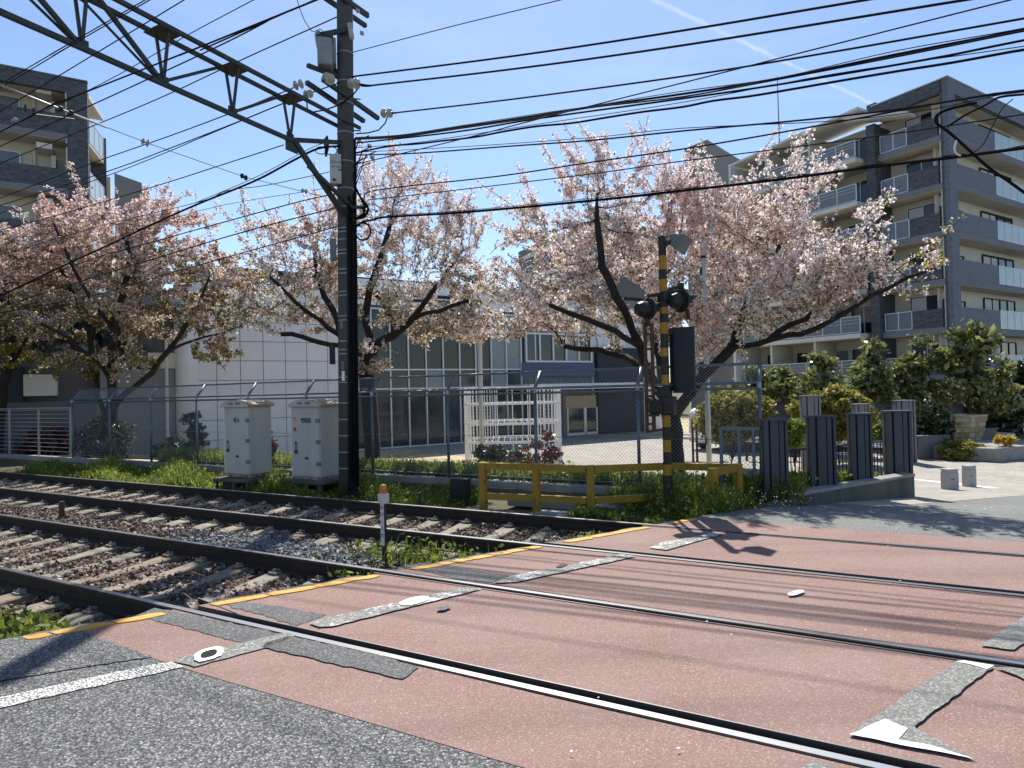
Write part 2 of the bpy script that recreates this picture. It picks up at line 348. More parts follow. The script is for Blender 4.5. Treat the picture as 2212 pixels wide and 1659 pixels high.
leaf_mat("blossom", [(0.0, (0.90, 0.84, 0.83)), (0.30, (0.88, 0.79, 0.78)), (0.60, (0.80, 0.68, 0.66)), (0.74, (0.62, 0.46, 0.42)), (0.83, (0.42, 0.29, 0.22)), (0.89, (0.94, 0.91, 0.90))], 0.5, 0.7, 0.15,
         (0.75, 0.45, 0.62, (0.97, 0.87, 0.84)))
leaf_mat("blossom_rosy", [(0.0, (0.88, 0.80, 0.79)), (0.30, (0.84, 0.71, 0.69)), (0.56, (0.74, 0.56, 0.52)), (0.71, (0.58, 0.39, 0.33)), (0.82, (0.38, 0.25, 0.18)), (0.88, (0.93, 0.89, 0.88))], 0.5, 0.7, 0.15,
         (0.8, 0.42, 0.6, (0.97, 0.85, 0.80)))
leaf_mat("young_leaf", [(0.0, (0.20, 0.20, 0.03)), (0.35, (0.27, 0.24, 0.05)), (0.65, (0.15, 0.17, 0.03)), (0.85, (0.30, 0.20, 0.07))], 0.5)
leaf_mat("evergreen_leaf", [(0.0, (0.08, 0.10, 0.035)), (0.3, (0.15, 0.17, 0.06)), (0.6, (0.24, 0.26, 0.10)), (0.85, (0.34, 0.31, 0.09))], 0.45, 0.22, 0.8)
leaf_mat("lime_leaf", [(0.0, (0.22, 0.20, 0.04)), (0.4, (0.32, 0.28, 0.07)), (0.75, (0.17, 0.17, 0.035))], 0.45)
leaf_mat("yellow_leaf", [(0.0, (0.50, 0.34, 0.05)), (0.5, (0.60, 0.42, 0.09)), (0.8, (0.35, 0.26, 0.05))], 0.4)
leaf_mat("weed_leaf", [(0.0, (0.16, 0.21, 0.035)), (0.3, (0.24, 0.29, 0.055)), (0.6, (0.32, 0.35, 0.085)), (0.85, (0.12, 0.16, 0.03))], 0.55, 0.55, 0.3,
         (0.6, 0.40, 0.60, (0.70, 0.75, 0.65)))
leaf_mat("red_leaf", [(0.0, (0.14, 0.028, 0.030)), (0.35, (0.20, 0.045, 0.042)), (0.6, (0.07, 0.035, 0.022)), (0.8, (0.06, 0.06, 0.025)), (0.95, (0.35, 0.18, 0.16))], 0.3, 0.35, 0.5)
leaf_mat("dark_leaf", [(0.0, (0.03, 0.045, 0.018)), (0.5, (0.05, 0.065, 0.025)), (0.85, (0.085, 0.095, 0.035))], 0.2, 0.3, 0.6)
leaf_mat("petal", [(0.0, (0.80, 0.72, 0.70)), (0.5, (0.84, 0.80, 0.78))], 0.2, 0.8)
leaf_mat("tiny_flower", [(0.0, (0.75, 0.73, 0.76)), (0.5, (0.62, 0.58, 0.68))], 0.3, 0.8)

# ------------------------------------------------------------------ mesh helpers
class MB:
    def __init__(s): s.v = []; s.f = []
    def add(s, vs, fs):
        o = len(s.v); s.v += [tuple(v) for v in vs]; s.f += [tuple(i + o for i in f) for f in fs]; return s
    def box(s, c, size, ax=(Vector((1, 0, 0)), Vector((0, 1, 0)), UP)):
        c = Vector(c); hx, hy, hz = size[0] / 2, size[1] / 2, size[2] / 2; x, y, z = ax
        vs = [c + x * (i * hx) + y * (j * hy) + z * (k * hz) for k in (-1, 1) for j in (-1, 1) for i in (-1, 1)]
        return s.add(vs, [(0, 2, 3, 1), (4, 5, 7, 6), (0, 1, 5, 4), (2, 6, 7, 3), (0, 4, 6, 2), (1, 3, 7, 5)])
    def span(s, p0, p1, w, h, up=UP):
        p0, p1 = Vector(p0), Vector(p1); d = (p1 - p0); L_ = d.length; d = d / L_
        side = d.cross(up)
        if side.length < 1e-4: side = d.cross(Vector((1, 0, 0)))
        side.normalize(); u = side.cross(d).normalized()
        return s.box((p0 + p1) / 2, (L_, w, h), (d, side, u))
    def tube(s, pts, r, n=8, cap=True):
        pts = [Vector(p) for p in pts]
        rs = r if isinstance(r, (list, tuple)) else [r] * len(pts)
        vs, fs = [], []
        ref = None
        for i, p in enumerate(pts):
            t = (pts[min(i + 1, len(pts) - 1)] - pts[max(i - 1, 0)])
            if t.length < 1e-9: t = UP.copy()
            t.normalize()
            if ref is None:
                ref = t.cross(UP if abs(t.z) < 0.9 else Vector((1, 0, 0))).normalized()
            ref = (ref - t * ref.dot(t))
            if ref.length < 1e-6: ref = t.cross(Vector((0.3, 0.8, 0.5)))
            ref.normalize(); b = t.cross(ref)
            for k in range(n):
                an = 2 * math.pi * k / n
                vs.append(p + ref * (math.cos(an) * rs[i]) + b * (math.sin(an) * rs[i]))
        for i in range(len(pts) - 1):
            for k in range(n):
                k2 = (k + 1) % n
                fs.append((i * n + k, i * n + k2, (i + 1) * n + k2, (i + 1) * n + k))
        if cap:
            fs.append(tuple(range(n - 1, -1, -1))); o = (len(pts) - 1) * n; fs.append(tuple(range(o, o + n)))
        return s.add(vs, fs)
    def prism(s, poly, d):
        """poly: 3D points of a flat outline, d: extrusion vector"""
        n = len(poly); d = Vector(d); poly = [Vector(p) for p in poly]
        vs = poly + [p + d for p in poly]
        return s.add(vs, [tuple(range(n - 1, -1, -1)), tuple(range(n, 2 * n))] + [(i, (i + 1) % n, n + (i + 1) % n, n + i) for i in range(n)])
    def disc(s, c, nrm, r, n=16, th=0.0):
        nrm = Vector(nrm).normalized(); u = nrm.cross(UP if abs(nrm.z) < 0.9 else Vector((1, 0, 0))).normalized(); w = nrm.cross(u)
        c = Vector(c); poly = [c + u * (math.cos(2 * math.pi * k / n) * r) + w * (math.sin(2 * math.pi * k / n) * r) for k in range(n)]
        if th: return s.prism(poly, nrm * th)
        return s.add(poly, [tuple(range(n))])
    def lathe(s, c, prof, n=14, axis=UP):
        axis = Vector(axis).normalized(); u = axis.cross(UP if abs(axis.z) < 0.9 else Vector((1, 0, 0))).normalized(); w = axis.cross(u)
        c = Vector(c); vs = []; fs = []
        for (r, h) in prof:
            for k in range(n):
                an = 2 * math.pi * k / n; vs.append(c + axis * h + u * (math.cos(an) * r) + w * (math.sin(an) * r))
        for i in range(len(prof) - 1):
            for k in range(n):
                k2 = (k + 1) % n; fs.append((i * n + k, i * n + k2, (i + 1) * n + k2, (i + 1) * n + k))
        fs.append(tuple(range(n - 1, -1, -1))); o = (len(prof) - 1) * n; fs.append(tuple(range(o, o + n)))
        return s.add(vs, fs)
    def quad(s, *p): return s.add(p, [tuple(range(len(p)))])
    def build(s, name, mat, parent=None, smooth=False, kind=None, bevel=0.0):
        off_ = Vector((0, 0, 0)); q = parent
        while q is not None: off_ += q.location; q = q.parent
        me = bpy.data.meshes.new(name)
        me.from_pydata([(x - off_.x, y - off_.y, z - off_.z) for (x, y, z) in s.v], [], s.f); me.update()
        bm = bmesh.new(); bm.from_mesh(me); bmesh.ops.recalc_face_normals(bm, faces=bm.faces); bm.to_mesh(me); bm.free()
        if smooth: me.polygons.foreach_set("use_smooth", [True] * len(me.polygons))
        me.materials.append(MATS[mat] if isinstance(mat, str) else mat)
        o = bpy.data.objects.new(name, me); COL.objects.link(o)
        if parent is not None: o.parent = parent
        if kind: o["kind"] = kind
        if bevel:
            bv = o.modifiers.new("bevel", 'BEVEL'); bv.width = bevel; bv.segments = 1; bv.limit_method = 'ANGLE'
        return o

def np_mesh(name, verts, faces, mat, parent=None, kind=None, smooth=False):
    """verts (n,3), faces (m,k) with one k"""
    off_ = np.zeros(3); q = parent
    while q is not None: off_ += np.array(q.location); q = q.parent
    verts = np.asarray(verts, dtype=np.float32) - off_.astype(np.float32); faces = np.asarray(faces, dtype=np.int32)
    me = bpy.data.meshes.new(name); m_, k_ = faces.shape
    me.vertices.add(len(verts)); me.vertices.foreach_set("co", verts.ravel())
    me.loops.add(m_ * k_); me.loops.foreach_set("vertex_index", faces.ravel())
    me.polygons.add(m_); me.polygons.foreach_set("loop_start", np.arange(m_, dtype=np.int32) * k_)
    me.polygons.foreach_set("use_smooth", np.full(m_, smooth, dtype=bool))
    me.update(calc_edges=True); me.validate()
    me.materials.append(MATS[mat])
    o = bpy.data.objects.new(name, me); COL.objects.link(o)
    if parent is not None: o.parent = parent
    if kind: o["kind"] = kind
    return o

def thing(name, label, cat, loc=(0, 0, 0), group=None):
    o = bpy.data.objects.new(name, None); COL.objects.link(o); o.location = loc; o.empty_display_size = 0.2
    o["label"] = label; o["category"] = cat
    if group: o["group"] = group
    return o
def tag(o, label, cat, group=None):
    o["label"] = label; o["category"] = cat
    if group: o["group"] = group
    return o
def place(me_src, name, parent, world_loc, rz=0.0):
    """another object that shares a mesh, as a part of parent"""
    o = bpy.data.objects.new(name, me_src); COL.objects.link(o)
    off_ = Vector((0, 0, 0)); q = parent
    while q is not None: off_ += q.location; q = q.parent
    o.parent = parent; o.location = Vector(world_loc) - off_; o.rotation_euler = (0, 0, rz); return o
def mesh_only(mb, name, mat, bevel=0.0):
    o = mb.build(name, mat); me = o.data; bpy.data.objects.remove(o); return me
ANG_E = math.atan2(E2.y, E2.x); ANG_R = math.atan2(R2.y, R2.x)
AX_E = (E, N, UP); AX_R = (R, M, UP)
# ------------------------------------------------------------------ ground, roads, crossing
def sheet(name, mat, rows, lo, hi, zf, skirt=0.0, parent=None, structure=True):
    """strips between rows of d; lo(d), hi(d) give the ends along the rails; zf(d) the height"""
    mb = MB()
    top = [(ad(lo(d), d, zf(d)), ad(hi(d), d, zf(d))) for d in rows]
    for i in range(len(rows) - 1):
        mb.quad(top[i][0], top[i][1], top[i + 1][1], top[i + 1][0])
    if skirt:
        dz = Vector((0, 0, -skirt))
        for i in range(len(rows) - 1):
            mb.quad(top[i][0], top[i + 1][0], top[i + 1][0] + dz, top[i][0] + dz)
            mb.quad(top[i][1], top[i + 1][1], top[i + 1][1] + dz, top[i][1] + dz)
        for k in (0, -1): mb.quad(top[k][0], top[k][1], top[k][1] + dz, top[k][0] + dz)
    o = mb.build(name, mat, parent)
    if structure: o["kind"] = 'structure'
    return o
def am(m): return lambda d: a_of_m(m, d)
def ac(a): return lambda d: a

def zground(d):
    if d < 2.2: return -0.08
    if d < 2.5: return -0.46
    if d < 8.45: return -0.46
    if d < 10.45: return -0.36
    return H(d) - 0.04
sheet("ground", "earth", [-80, -20, 2.2, 2.5, 8.45, 8.6, 10.44, 10.45, 15, 21, 60, 200, 900], ac(-700), ac(700), zground)

# near road up to the red paving, then the far road
NEAR = sheet("near_road", "asphalt", [-30, -8, 2.52], am(EDGE_M), ac(60), lambda d: -0.006, 0.3)
sheet("far_road", "old_asphalt", [8.22, 9, 15, 21, 80], am(5.15), ac(60), lambda d: H(d) - 0.006, 0.3)
sheet("far_verge", "old_asphalt", [8.22, 9, 10.9], am(5.79), am(5.15), lambda d: H(d) - 0.004, 0.3)
sheet("forecourt", "forecourt_paving", [10.9, 15, 21, 34], lambda d: a_of_m(5.85 if d < 14.2 else 5.85 + (d - 14.2) * 2.2, d), am(5.15), lambda d: H(d) - 0.002, 0.2)
sheet("park_ground", "park_sand", [10.62, 15, 21, 60], ac(-60), am(6.05), lambda d: H(d) - 0.012)
# pale line across the forecourt mouth
p0, p1 = s2(3573, 1833), s2(3920, 1862)
l0, l1 = on(*p0, N2, 19.6), on(*p1, N2, 16.8)
for q in (l0, l1): q.z = Hxy(q.x, q.y) + 0.004
dv = (l1 - l0).normalized().cross(UP) * 0.09
o = MB().quad(l0 - dv, l1 - dv, l1 + dv, l0 + dv).build("forecourt_line", "fresh_white_paint"); o["kind"] = 'structure'

# level crossing: five paved strips between and beside the rails
cross = bpy.data.objects.new("level_crossing", None); COL.objects.link(cross); cross["kind"] = 'structure'
FL, GAP = 0.105, 0.045
strips = [(2.5, RAILS[0] - GAP), (RAILS[0] + FL, RAILS[1] - FL), (RAILS[1] + GAP, RAILS[2] - GAP), (RAILS[2] + FL, RAILS[3] - FL), (RAILS[3] + GAP, 8.24)]
for i, (d0, d1) in enumerate(strips):
    mb = MB(); nseg = 26; a_l = [a_of_m(EDGE_M, d0), a_of_m(EDGE_M, d1)]
    # edges slightly ragged along the rails
    topn, topf = [], []
    for k in range(nseg + 1):
        f = k / nseg
        w0 = rng.normal(0, 0.004) if i else rng.normal(0, 0.009)
        topn.append(ad(a_l[0] + (18 - a_l[0]) * f, d0 + w0, -0.003)); topf.append(ad(a_l[1] + (18 - a_l[1]) * f, d1 + rng.normal(0, 0.004), -0.003))
    dz = Vector((0, 0, -0.3))
    for k in range(nseg):
        mb.quad(topn[k], topn[k + 1], topf[k + 1], topf[k]); mb.quad(topn[k], topn[k + 1], topn[k + 1] + dz, topn[k] + dz); mb.quad(topf[k], topf[k + 1], topf[k + 1] + dz, topf[k] + dz)
    mb.quad(topn[0], topf[0], topf[0] + dz, topn[0] + dz)
    mb.build("paving_strip", "red_paving", cross)
# steel flangeway guards: a thin bright edge on the paving side of each groove
for d, sgn in ((RAILS[0] + FL - 0.006, 1), (RAILS[1] - FL + 0.006, -1), (RAILS[2] + FL - 0.006, 1), (RAILS[3] - FL + 0.006, -1)):
    a0 = a_of_m(EDGE_M, d) - 0.05
    mb = MB().span(ad(a0, d, -0.055), ad(18, d, -0.055), 0.010, 0.118)
    if sgn > 0 and d < 4: mb = MB().span(ad(a0 + 0.55, d, -0.055), ad(18, d, -0.055), 0.010, 0.118)
    mb.build("flangeway_guard", "rail_head_dull", cross)
    MB().span(ad(a0, d - sgn * 0.05, -0.12), ad(18, d - sgn * 0.05, -0.12), 0.085, 0.02).build("groove_floor", "gap_shade_black", cross)  # floor coloured near-black for the shade down in the flangeway
# flared end of the nearest guard: a bent-up steel plate
pe = [G(395, 1281, 0.035), G(428, 1306, 0.0), G(428, 1306, -0.12), G(395, 1281, -0.14)]
MB().prism(pe, N * 0.014).build("flared_guard_end", "rail_rust", cross)
MB().span(G(428, 1306, -0.06), ad(a_of_m(EDGE_M, RAILS[0]) + 0.60, RAILS[0] + FL - 0.006, -0.055), 0.010, 0.12).build("flangeway_guard", "rail_head_dull", cross)

# yellow edge blocks
def yellow(dlist, w=0.095, m0=EDGE_M - 0.075, curve=0.0):
    for (d0, d1) in dlist:
        mb = MB(); pts0, pts1 = [], []
        nn = 5
        for k in range(nn + 1):
            d = d0 + (d1 - d0) * k / nn; m = m0 + curve * math.sin(math.pi * k / nn) + rng.normal(0, 0.006)
            ww = w * (1 - 0.25 * (k in (0, nn)))
            pts0.append(ad(a_of_m(m + ww / 2, d), d, 0.006)); pts1.append(ad(a_of_m(m - ww / 2, d), d, 0.006))
        mb.prism(pts0 + pts1[::-1], Vector((0, 0, -0.03))).build("yellow_edge_mark", "yellow_paint", cross)
yellow([(2.31, 2.43), (2.45, 2.76), (2.775, 3.06)], 0.10)
yellow([(3.36, 3.72), (3.735, 4.06), (4.075, 4.55)], 0.10)
yellow([(4.86, 5.22), (5.235, 5.38), (5.395, 5.62), (5.635, 5.78), (5.795, 5.97), (5.985, 6.12)], 0.10)
yellow([(6.42, 6.72), (6.735, 6.98), (6.995, 7.46)], 0.10)
yellow([(7.80, 8.16)], 0.085)
# a dark asphalt shoulder outside the yellow line
for d0, d1 in ((2.25, RAILS[0] - 0.06), (RAILS[0] + 0.2, RAILS[1] - 0.15), (RAILS[1] + 0.06, RAILS[2] - 0.06), (RAILS[2] + 0.2, RAILS[3] - 0.12), (RAILS[3] + 0.07, 8.3)):
    mb = MB(); nn = 8; A_, B_, C_ = [], [], []
    for k in range(nn + 1):
        d = d0 + (d1 - d0) * k / nn
        A_.append(ad(a_of_m(EDGE_M - 0.01, d), d, -0.012)); B_.append(ad(a_of_m(EDGE_M + 0.12 + rng.uniform(-0.03, 0.04), d), d, -0.03)); C_.append(ad(a_of_m(EDGE_M + 0.26 + rng.uniform(-0.03, 0.03), d), d, -0.22))
    for k in range(nn): mb.quad(A_[k], A_[k + 1], B_[k + 1], B_[k]); mb.quad(B_[k], B_[k + 1], C_[k + 1], C_[k])
    mb.build("asphalt_shoulder", "patch_asphalt", cross)

# patches and painted lines, each a thin sheet above the last
def patch(name, mat, pts, z, parent=cross, jag=0.007):
    P_ = [G(x, y, z) for x, y in pts]; out = []
    for i, p in enumerate(P_):
        q = P_[(i + 1) % len(P_)]; n_ = max(1, int((q - p).length / 0.05)); sd = (q - p).normalized().cross(UP)
        for k in range(n_):
            out.append(p.lerp(q, k / n_) + sd * (rng.normal(0, jag) if k else 0))
    return MB().quad(*out).build(name, mat, parent)
Z1, Z2, Z3, Z4 = 0.001, 0.005, 0.009, 0.013
patch("asphalt_patch", "patch_asphalt", [(333, 1313), (420, 1329), (560, 1358), (620, 1372), (575, 1388), (508, 1385), (295, 1329)], Z1)
patch("asphalt_patch", "patch_asphalt", [(575, 1388), (625, 1373), (790, 1408), (905, 1440), (870, 1466), (800, 1450), (566, 1398)], Z2)
patch("asphalt_patch", "patch_asphalt", [(455, 1298), (520, 1297), (705, 1327), (640, 1352), (560, 1326)], Z1)
patch("asphalt_patch", "patch_asphalt", [(870, 1221), (920, 1215), (1100, 1244), (1062, 1258), (985, 1250)], Z1)
patch("asphalt_patch", "asphalt", [(30, 1378), (155, 1356), (240, 1387), (330, 1418), (150, 1445), (-60, 1480), (-60, 1420)], 0.0005)
patch("grey_line", "grey_worn_line", [(372, 1428), (405, 1414), (620, 1366), (640, 1372), (575, 1398), (420, 1440)], Z2, jag=0.004)
patch("worn_line", "worn_white_paint", [(668, 1346), (700, 1335), (1008, 1268), (1040, 1272), (720, 1352), (690, 1354)], Z3, jag=0.004)
patch("worn_line", "worn_white_paint", [(1062, 1259), (1100, 1245), (1345, 1197), (1375, 1201), (1115, 1257)], Z3, jag=0.004)
patch("worn_line", "worn_white_paint", [(1402, 1183), (1430, 1171), (1540, 1151), (1562, 1153), (1440, 1188)], Z3, jag=0.004)
patch("white_line", "coarse_white_paint", [(-90, 1527), (0, 1506), (200, 1462), (372, 1427), (398, 1440), (200, 1484), (0, 1529), (-90, 1550)], 0.0, jag=0.005)
patch("worn_line", "grey_worn_line", [(1832.6, 1585.7), (2070.7, 1425), (2146, 1439), (1975, 1570), (2108, 1639)], Z3, jag=0.004)
patch("white_block", "fresh_white_paint", [(1834, 1585.5), (1870, 1570), (1912, 1552), (1961, 1573), (1940, 1597), (2000, 1607), (2104, 1638)], Z4, jag=0.003)
patch("white_block", "fresh_white_paint", [(2066, 1429), (2082, 1426), (2148, 1437), (2132, 1445), (2095, 1434)], Z4, jag=0.003)
patch("worn_line", "grey_worn_line", [(2148, 1440), (2240, 1447), (2240, 1480), (2195, 1458)], Z4 - 0.002, jag=0.003)
patch("worn_line", "grey_worn_line", [(2118, 1394), (2160, 1365), (2212, 1330), (2300, 1280), (2340, 1300), (2190, 1403)], Z3, jag=0.004)
patch("worn_line", "worn_white_paint", [(1735, 1656), (1752, 1641), (1920, 1690), (1900, 1720), (1700, 1700)], Z3, jag=0.004)
# a flat black sheet painted as the drain hole's inner shade, in a white ring, another paint blob, loose white petals
def ring(cx, cy, rx, ry, hole, zz=0.014):
    out, inn = [], []
    for k in range(26):
        an = 2 * math.pi * k / 26; j = 1 + rng.normal(0, 0.035)
        sq = lambda v: math.copysign(abs(v) ** 0.75, v)
        ox, oy = cx + rx * sq(math.cos(an)) * j, cy + ry * sq(math.sin(an)) * j - 0.26 * rx * sq(math.cos(an)) * j
        out.append(G(ox, oy, zz)); ix, iy = cx + rx * hole * sq(math.cos(an)), cy + ry * hole * sq(math.sin(an)) - 0.26 * rx * hole * sq(math.cos(an)); inn.append(G(ix, iy, zz))
    mb = MB()
    for k in range(26): k2 = (k + 1) % 26; mb.quad(out[k], out[k2], inn[k2], inn[k])
    r_ = mb.build("painted_ring", "fresh_white_paint", cross)
    MB().quad(*[p + Vector((0, 0, -0.004)) for p in inn]).build("drain_hole_dark", "gap_shade_black", cross)
ring(451, 1412, 31, 13, 0.58)
def blob(cx, cy, rx, ry, mat, name, z=0.015):
    MB().quad(*[G(cx + rx * math.cos(k * math.pi / 8) * (1 + rng.normal(0, 0.05)), cy + ry * math.sin(k * math.pi / 8) - 0.2 * rx * math.cos(k * math.pi / 8), z) for k in range(16)]).build(name, mat, cross)
blob(895, 1297, 32, 8, "fresh_white_paint", "paint_blob")
blob(1719, 1280, 18, 5, "fresh_white_paint", "paint_blob")
blob(959, 1313, 14, 4.5, "patch_asphalt", "asphalt_spot")
blob(1213, 1222, 12, 3, "rust_post", "rust_spot")
# fallen petals on the road and the crossing
vs, fs = [], []
for k in range(620):
    if k < 560: d = rng.uniform(8.4, 17); a = rng.uniform(-1, 10)
    else: d = rng.uniform(2.6, 8.2); a = rng.uniform(-2, 7)
    m = 0
    p = ad(a, d, 0); m = p.x * M2.x + p.y * M2.y
    if m > 5.6: continue
    z = H(d) + 0.018; s_ = rng.uniform(0.007, 0.017) if k < 560 else rng.uniform(0.005, 0.010); an = rng.uniform(0, 6.28); o_ = len(vs)
    for q in range(5): vs.append((p.x + math.cos(an + q * 1.257) * s_, p.y + math.sin(an + q * 1.257) * s_ * 0.8, z + rng.uniform(0, 0.004)))
    fs.append([o_ + q for q in range(5)])
np_mesh("fallen_petals", vs, fs, "petal", kind="stuff")

# ------------------------------------------------------------------ ballast, sleepers, rails
def a_end(d): return a_of_m(EDGE_M + 0.1, d)
mb = MB(); prof = [(2.0, -0.10), (2.35, -0.20), (2.6, -0.225), (5.0, -0.22), (5.45, -0.20), (6.0, -0.22), (8.2, -0.225), (8.5, -0.30), (8.75, -0.36)]
for i in range(len(prof) - 1):
    (d0, z0), (d1, z1) = prof[i], prof[i + 1]
    mb.quad(ad(-70, d0, z0), ad(a_end(d0), d0, z0), ad(a_end(d1), d1, z1), ad(-70, d1, z1))
o = mb.build("ballast_bed", "ballast"); o["kind"] = 'structure'
def stones(name, n, mat, dfun, afun, sz, zfun, keep=None):
    base = np.array([(1, 0, 0), (-1, 0, 0), (0, 1, 0), (0, -1, 0), (0, 0, 1), (0, 0, -1)], float)
    tri = np.array([(0, 2, 4), (2, 1, 4), (1, 3, 4), (3, 0, 4), (2, 0, 5), (1, 2, 5), (3, 1, 5), (0, 3, 5)])
    d = dfun(n); a = afun(n, d); ok = a < (0.515 * d - EDGE_M - 0.22) / 0.857
    if keep is not None: ok &= keep(a, d)
    d, a = d[ok], a[ok]; n = len(d)
    s_ = rng.uniform(sz[0], sz[1], n)
    v = base[None] * (1 + rng.normal(0, 0.22, (n, 6, 1))) * (s_[:, None, None] * rng.uniform(0.55, 1.25, (n, 1, 3)))
    # random rotation
    q = rng.normal(size=(n, 4)); q /= np.linalg.norm(q, axis=1)[:, None]; w, x, y, z = q.T
    Rm = np.stack([np.stack([1 - 2 * (y * y + z * z), 2 * (x * y - z * w), 2 * (x * z + y * w)], -1), np.stack([2 * (x * y + z * w), 1 - 2 * (x * x + z * z), 2 * (y * z - x * w)], -1), np.stack([2 * (x * z - y * w), 2 * (y * z + x * w), 1 - 2 * (x * x + y * y)], -1)], 1)
    v = np.einsum('nij,nkj->nki', Rm, v)
    c = np.stack([0.883 * a + 0.469 * d, -0.469 * a + 0.883 * d, zfun(a, d) + s_ * rng.uniform(0.1, 0.75, n)], 1)
    v = (v + c[:, None]).reshape(-1, 3); f = (tri[None] + np.arange(n)[:, None, None] * 6).reshape(-1, 3)
    return np_mesh(name, v, f, mat, kind="stuff")
def zbal(a, d): return np.interp(d, [p[0] for p in prof], [p[1] for p in prof])
def afar(lo):
    return lambda n, d: (0.515 * d - EDGE_M) / 0.857 - (np.abs(rng.uniform(0, 1, n)) ** 1.35) * lo
def greyzone(a, d): return (((a + 6.2) / 1.7) ** 2 + ((d - 5.45) / 0.42) ** 2) < 1
stones("ballast_stones", 42000, "ballast_stone", lambda n: rng.uniform(2.2, 8.6, n), afar(17), (0.018, 0.036), zbal, lambda a, d: ~greyzone(a, d) | (rng.uniform(0, 1, len(a)) < 0.2))
stones("grey_ballast_stones", 2600, "grey_stone", lambda n: rng.normal(5.45, 0.2, n), lambda n, d: rng.normal(-6.2, 0.85, n), (0.018, 0.036), lambda a, d: zbal(a, d) + 0.02)

# sleeper with a dipped middle, clips and pads as sub-parts
def sleeper_mesh():
    xs = [-1.12, -1.0, -0.74, -0.45, -0.2, 0.2, 0.45, 0.74, 1.0, 1.12]; top = [-0.185, -0.163, -0.163, -0.182, -0.196, -0.196, -0.182, -0.163, -0.163, -0.185]
    wid = [0.11, 0.125, 0.125, 0.105, 0.095, 0.095, 0.105, 0.125, 0.125, 0.11]
    mb = MB(); vs = []
    for x, z, w in zip(xs, top, wid):
        vs += [(-w - 0.02, x, -0.32), (-w, x, z - 0.012), (-w + 0.015, x, z), (w - 0.015, x, z), (w, x, z - 0.012), (w + 0.02, x, -0.32)]
    fs = []
    for i in range(len(xs) - 1):
        for k in range(5): fs.append((i * 6 + k, i * 6 + k + 1, (i + 1) * 6 + k + 1, (i + 1) * 6 + k))
    fs += [(0, 1, 2, 3, 4, 5), tuple(len(vs) - 6 + k for k in range(6))]
    mb.add(vs, fs); return mesh_only(mb, "sleeper", "sleeper_concrete")
SLP = sleeper_mesh()
def clip_mesh():
    mb = MB().box((0, 0, -0.152), (0.11, 0.09, 0.016)).box((0, -0.012, -0.136), (0.05, 0.065, 0.022)).lathe((0, 0.005, -0.126), [(0.013, 0), (0.013, 0.016)], 6)
    return mesh_only(mb, "rail_clip", "cabinet_rust")
CLP = clip_mesh()
def rail_mesh_part(d, a0, a1, track):
    sec = [(-0.062, -0.153), (0.062, -0.153), (0.062, -0.142), (0.010, -0.120), (0.009, -0.045), (0.032, -0.034), (0.0325, -0.006), (0.026, 0.0), (-0.026, 0.0), (-0.0325, -0.006), (-0.032, -0.034), (-0.009, -0.045), (-0.010, -0.120), (-0.062, -0.142)]
    mb = MB(); n = len(sec)
    vs = [ad(a0, d + s_, z) for s_, z in sec] + [ad(a1, d + s_, z) for s_, z in sec]
    mb.add(vs, [(i, (i + 1) % n, n + (i + 1) % n, n + i) for i in range(n)] + [tuple(range(n)), tuple(range(n, 2 * n))])
    r_ = mb.build("rail", "rail_rust", track)
    MB().quad(ad(a0, d - 0.024, 0.0012), ad(a1, d - 0.024, 0.0012), ad(a1, d + 0.024, 0.0012), ad(a0, d + 0.024, 0.0012)).build("running_surface", "rail_head", r_)
for (ra, rb, lab) in ((RAILS[0], RAILS[1], "near railway track with rusty rails on pale concrete sleepers, closest to the viewer"), (RAILS[2], RAILS[3], "far railway track beside the green weeds and grey cabinets")):
    dc = (ra + rb) / 2
    tr = thing("railway_track", lab, "railway track", ad(-6, dc, 0))
    rail_mesh_part(ra, -60, 18, tr); rail_mesh_part(rb, -60, 18, tr)
    ae = a_end(dc + 0.9 * 0.3)
    k0 = -7.12 if ra < 5 else -5.35
    sl = [k0 - 0.6 * k for k in range(-6, 33)]
    for a in sl:
        if a > ae - 0.22 - (0.35 if ra > 5 else 0.1): continue
        jit = rng.normal(0, 0.02)
        so = place(SLP, "sleeper", tr, ad(a + jit, dc, rng.normal(0, 0.003)), ANG_E + rng.normal(0, 0.012))
        for rr, sg in ((ra, -1), (ra, 1), (rb, -1), (rb, 1)):
            c_ = bpy.data.objects.new("rail_clip", CLP); COL.objects.link(c_); c_.parent = so
            c_.location = (0, rr - dc + sg * 0.095, 0); c_.rotation_euler = (0, 0, 0 if sg > 0 else math.pi)
# a second close pair of sleepers by the crossing, some loose short ones beside the track
def loose(p, rz, sz, lab, name="loose_sleeper"):
    mb = MB().box(p + UP * (sz[2] / 2), sz, (Vector((math.cos(rz), math.sin(rz), 0)), Vector((-math.sin(rz), math.cos(rz), 0)), UP))
    o = mb.build(name, "sleeper_concrete", bevel=0.01); tag(o, lab, "concrete block"); return o
rz_n = math.atan2(N2.y, N2.x)
loose(ad(-2.45, 5.45, -0.2), rz_n, (0.75, 0.2, 0.13), "short concrete block lying beside the orange beacon post, to its left", "concrete_block")
loose(ad(-1.75, 5.30, -0.2), rz_n + 0.1, (0.55, 0.2, 0.11), "short concrete block lying just right of the orange beacon post", "concrete_block")
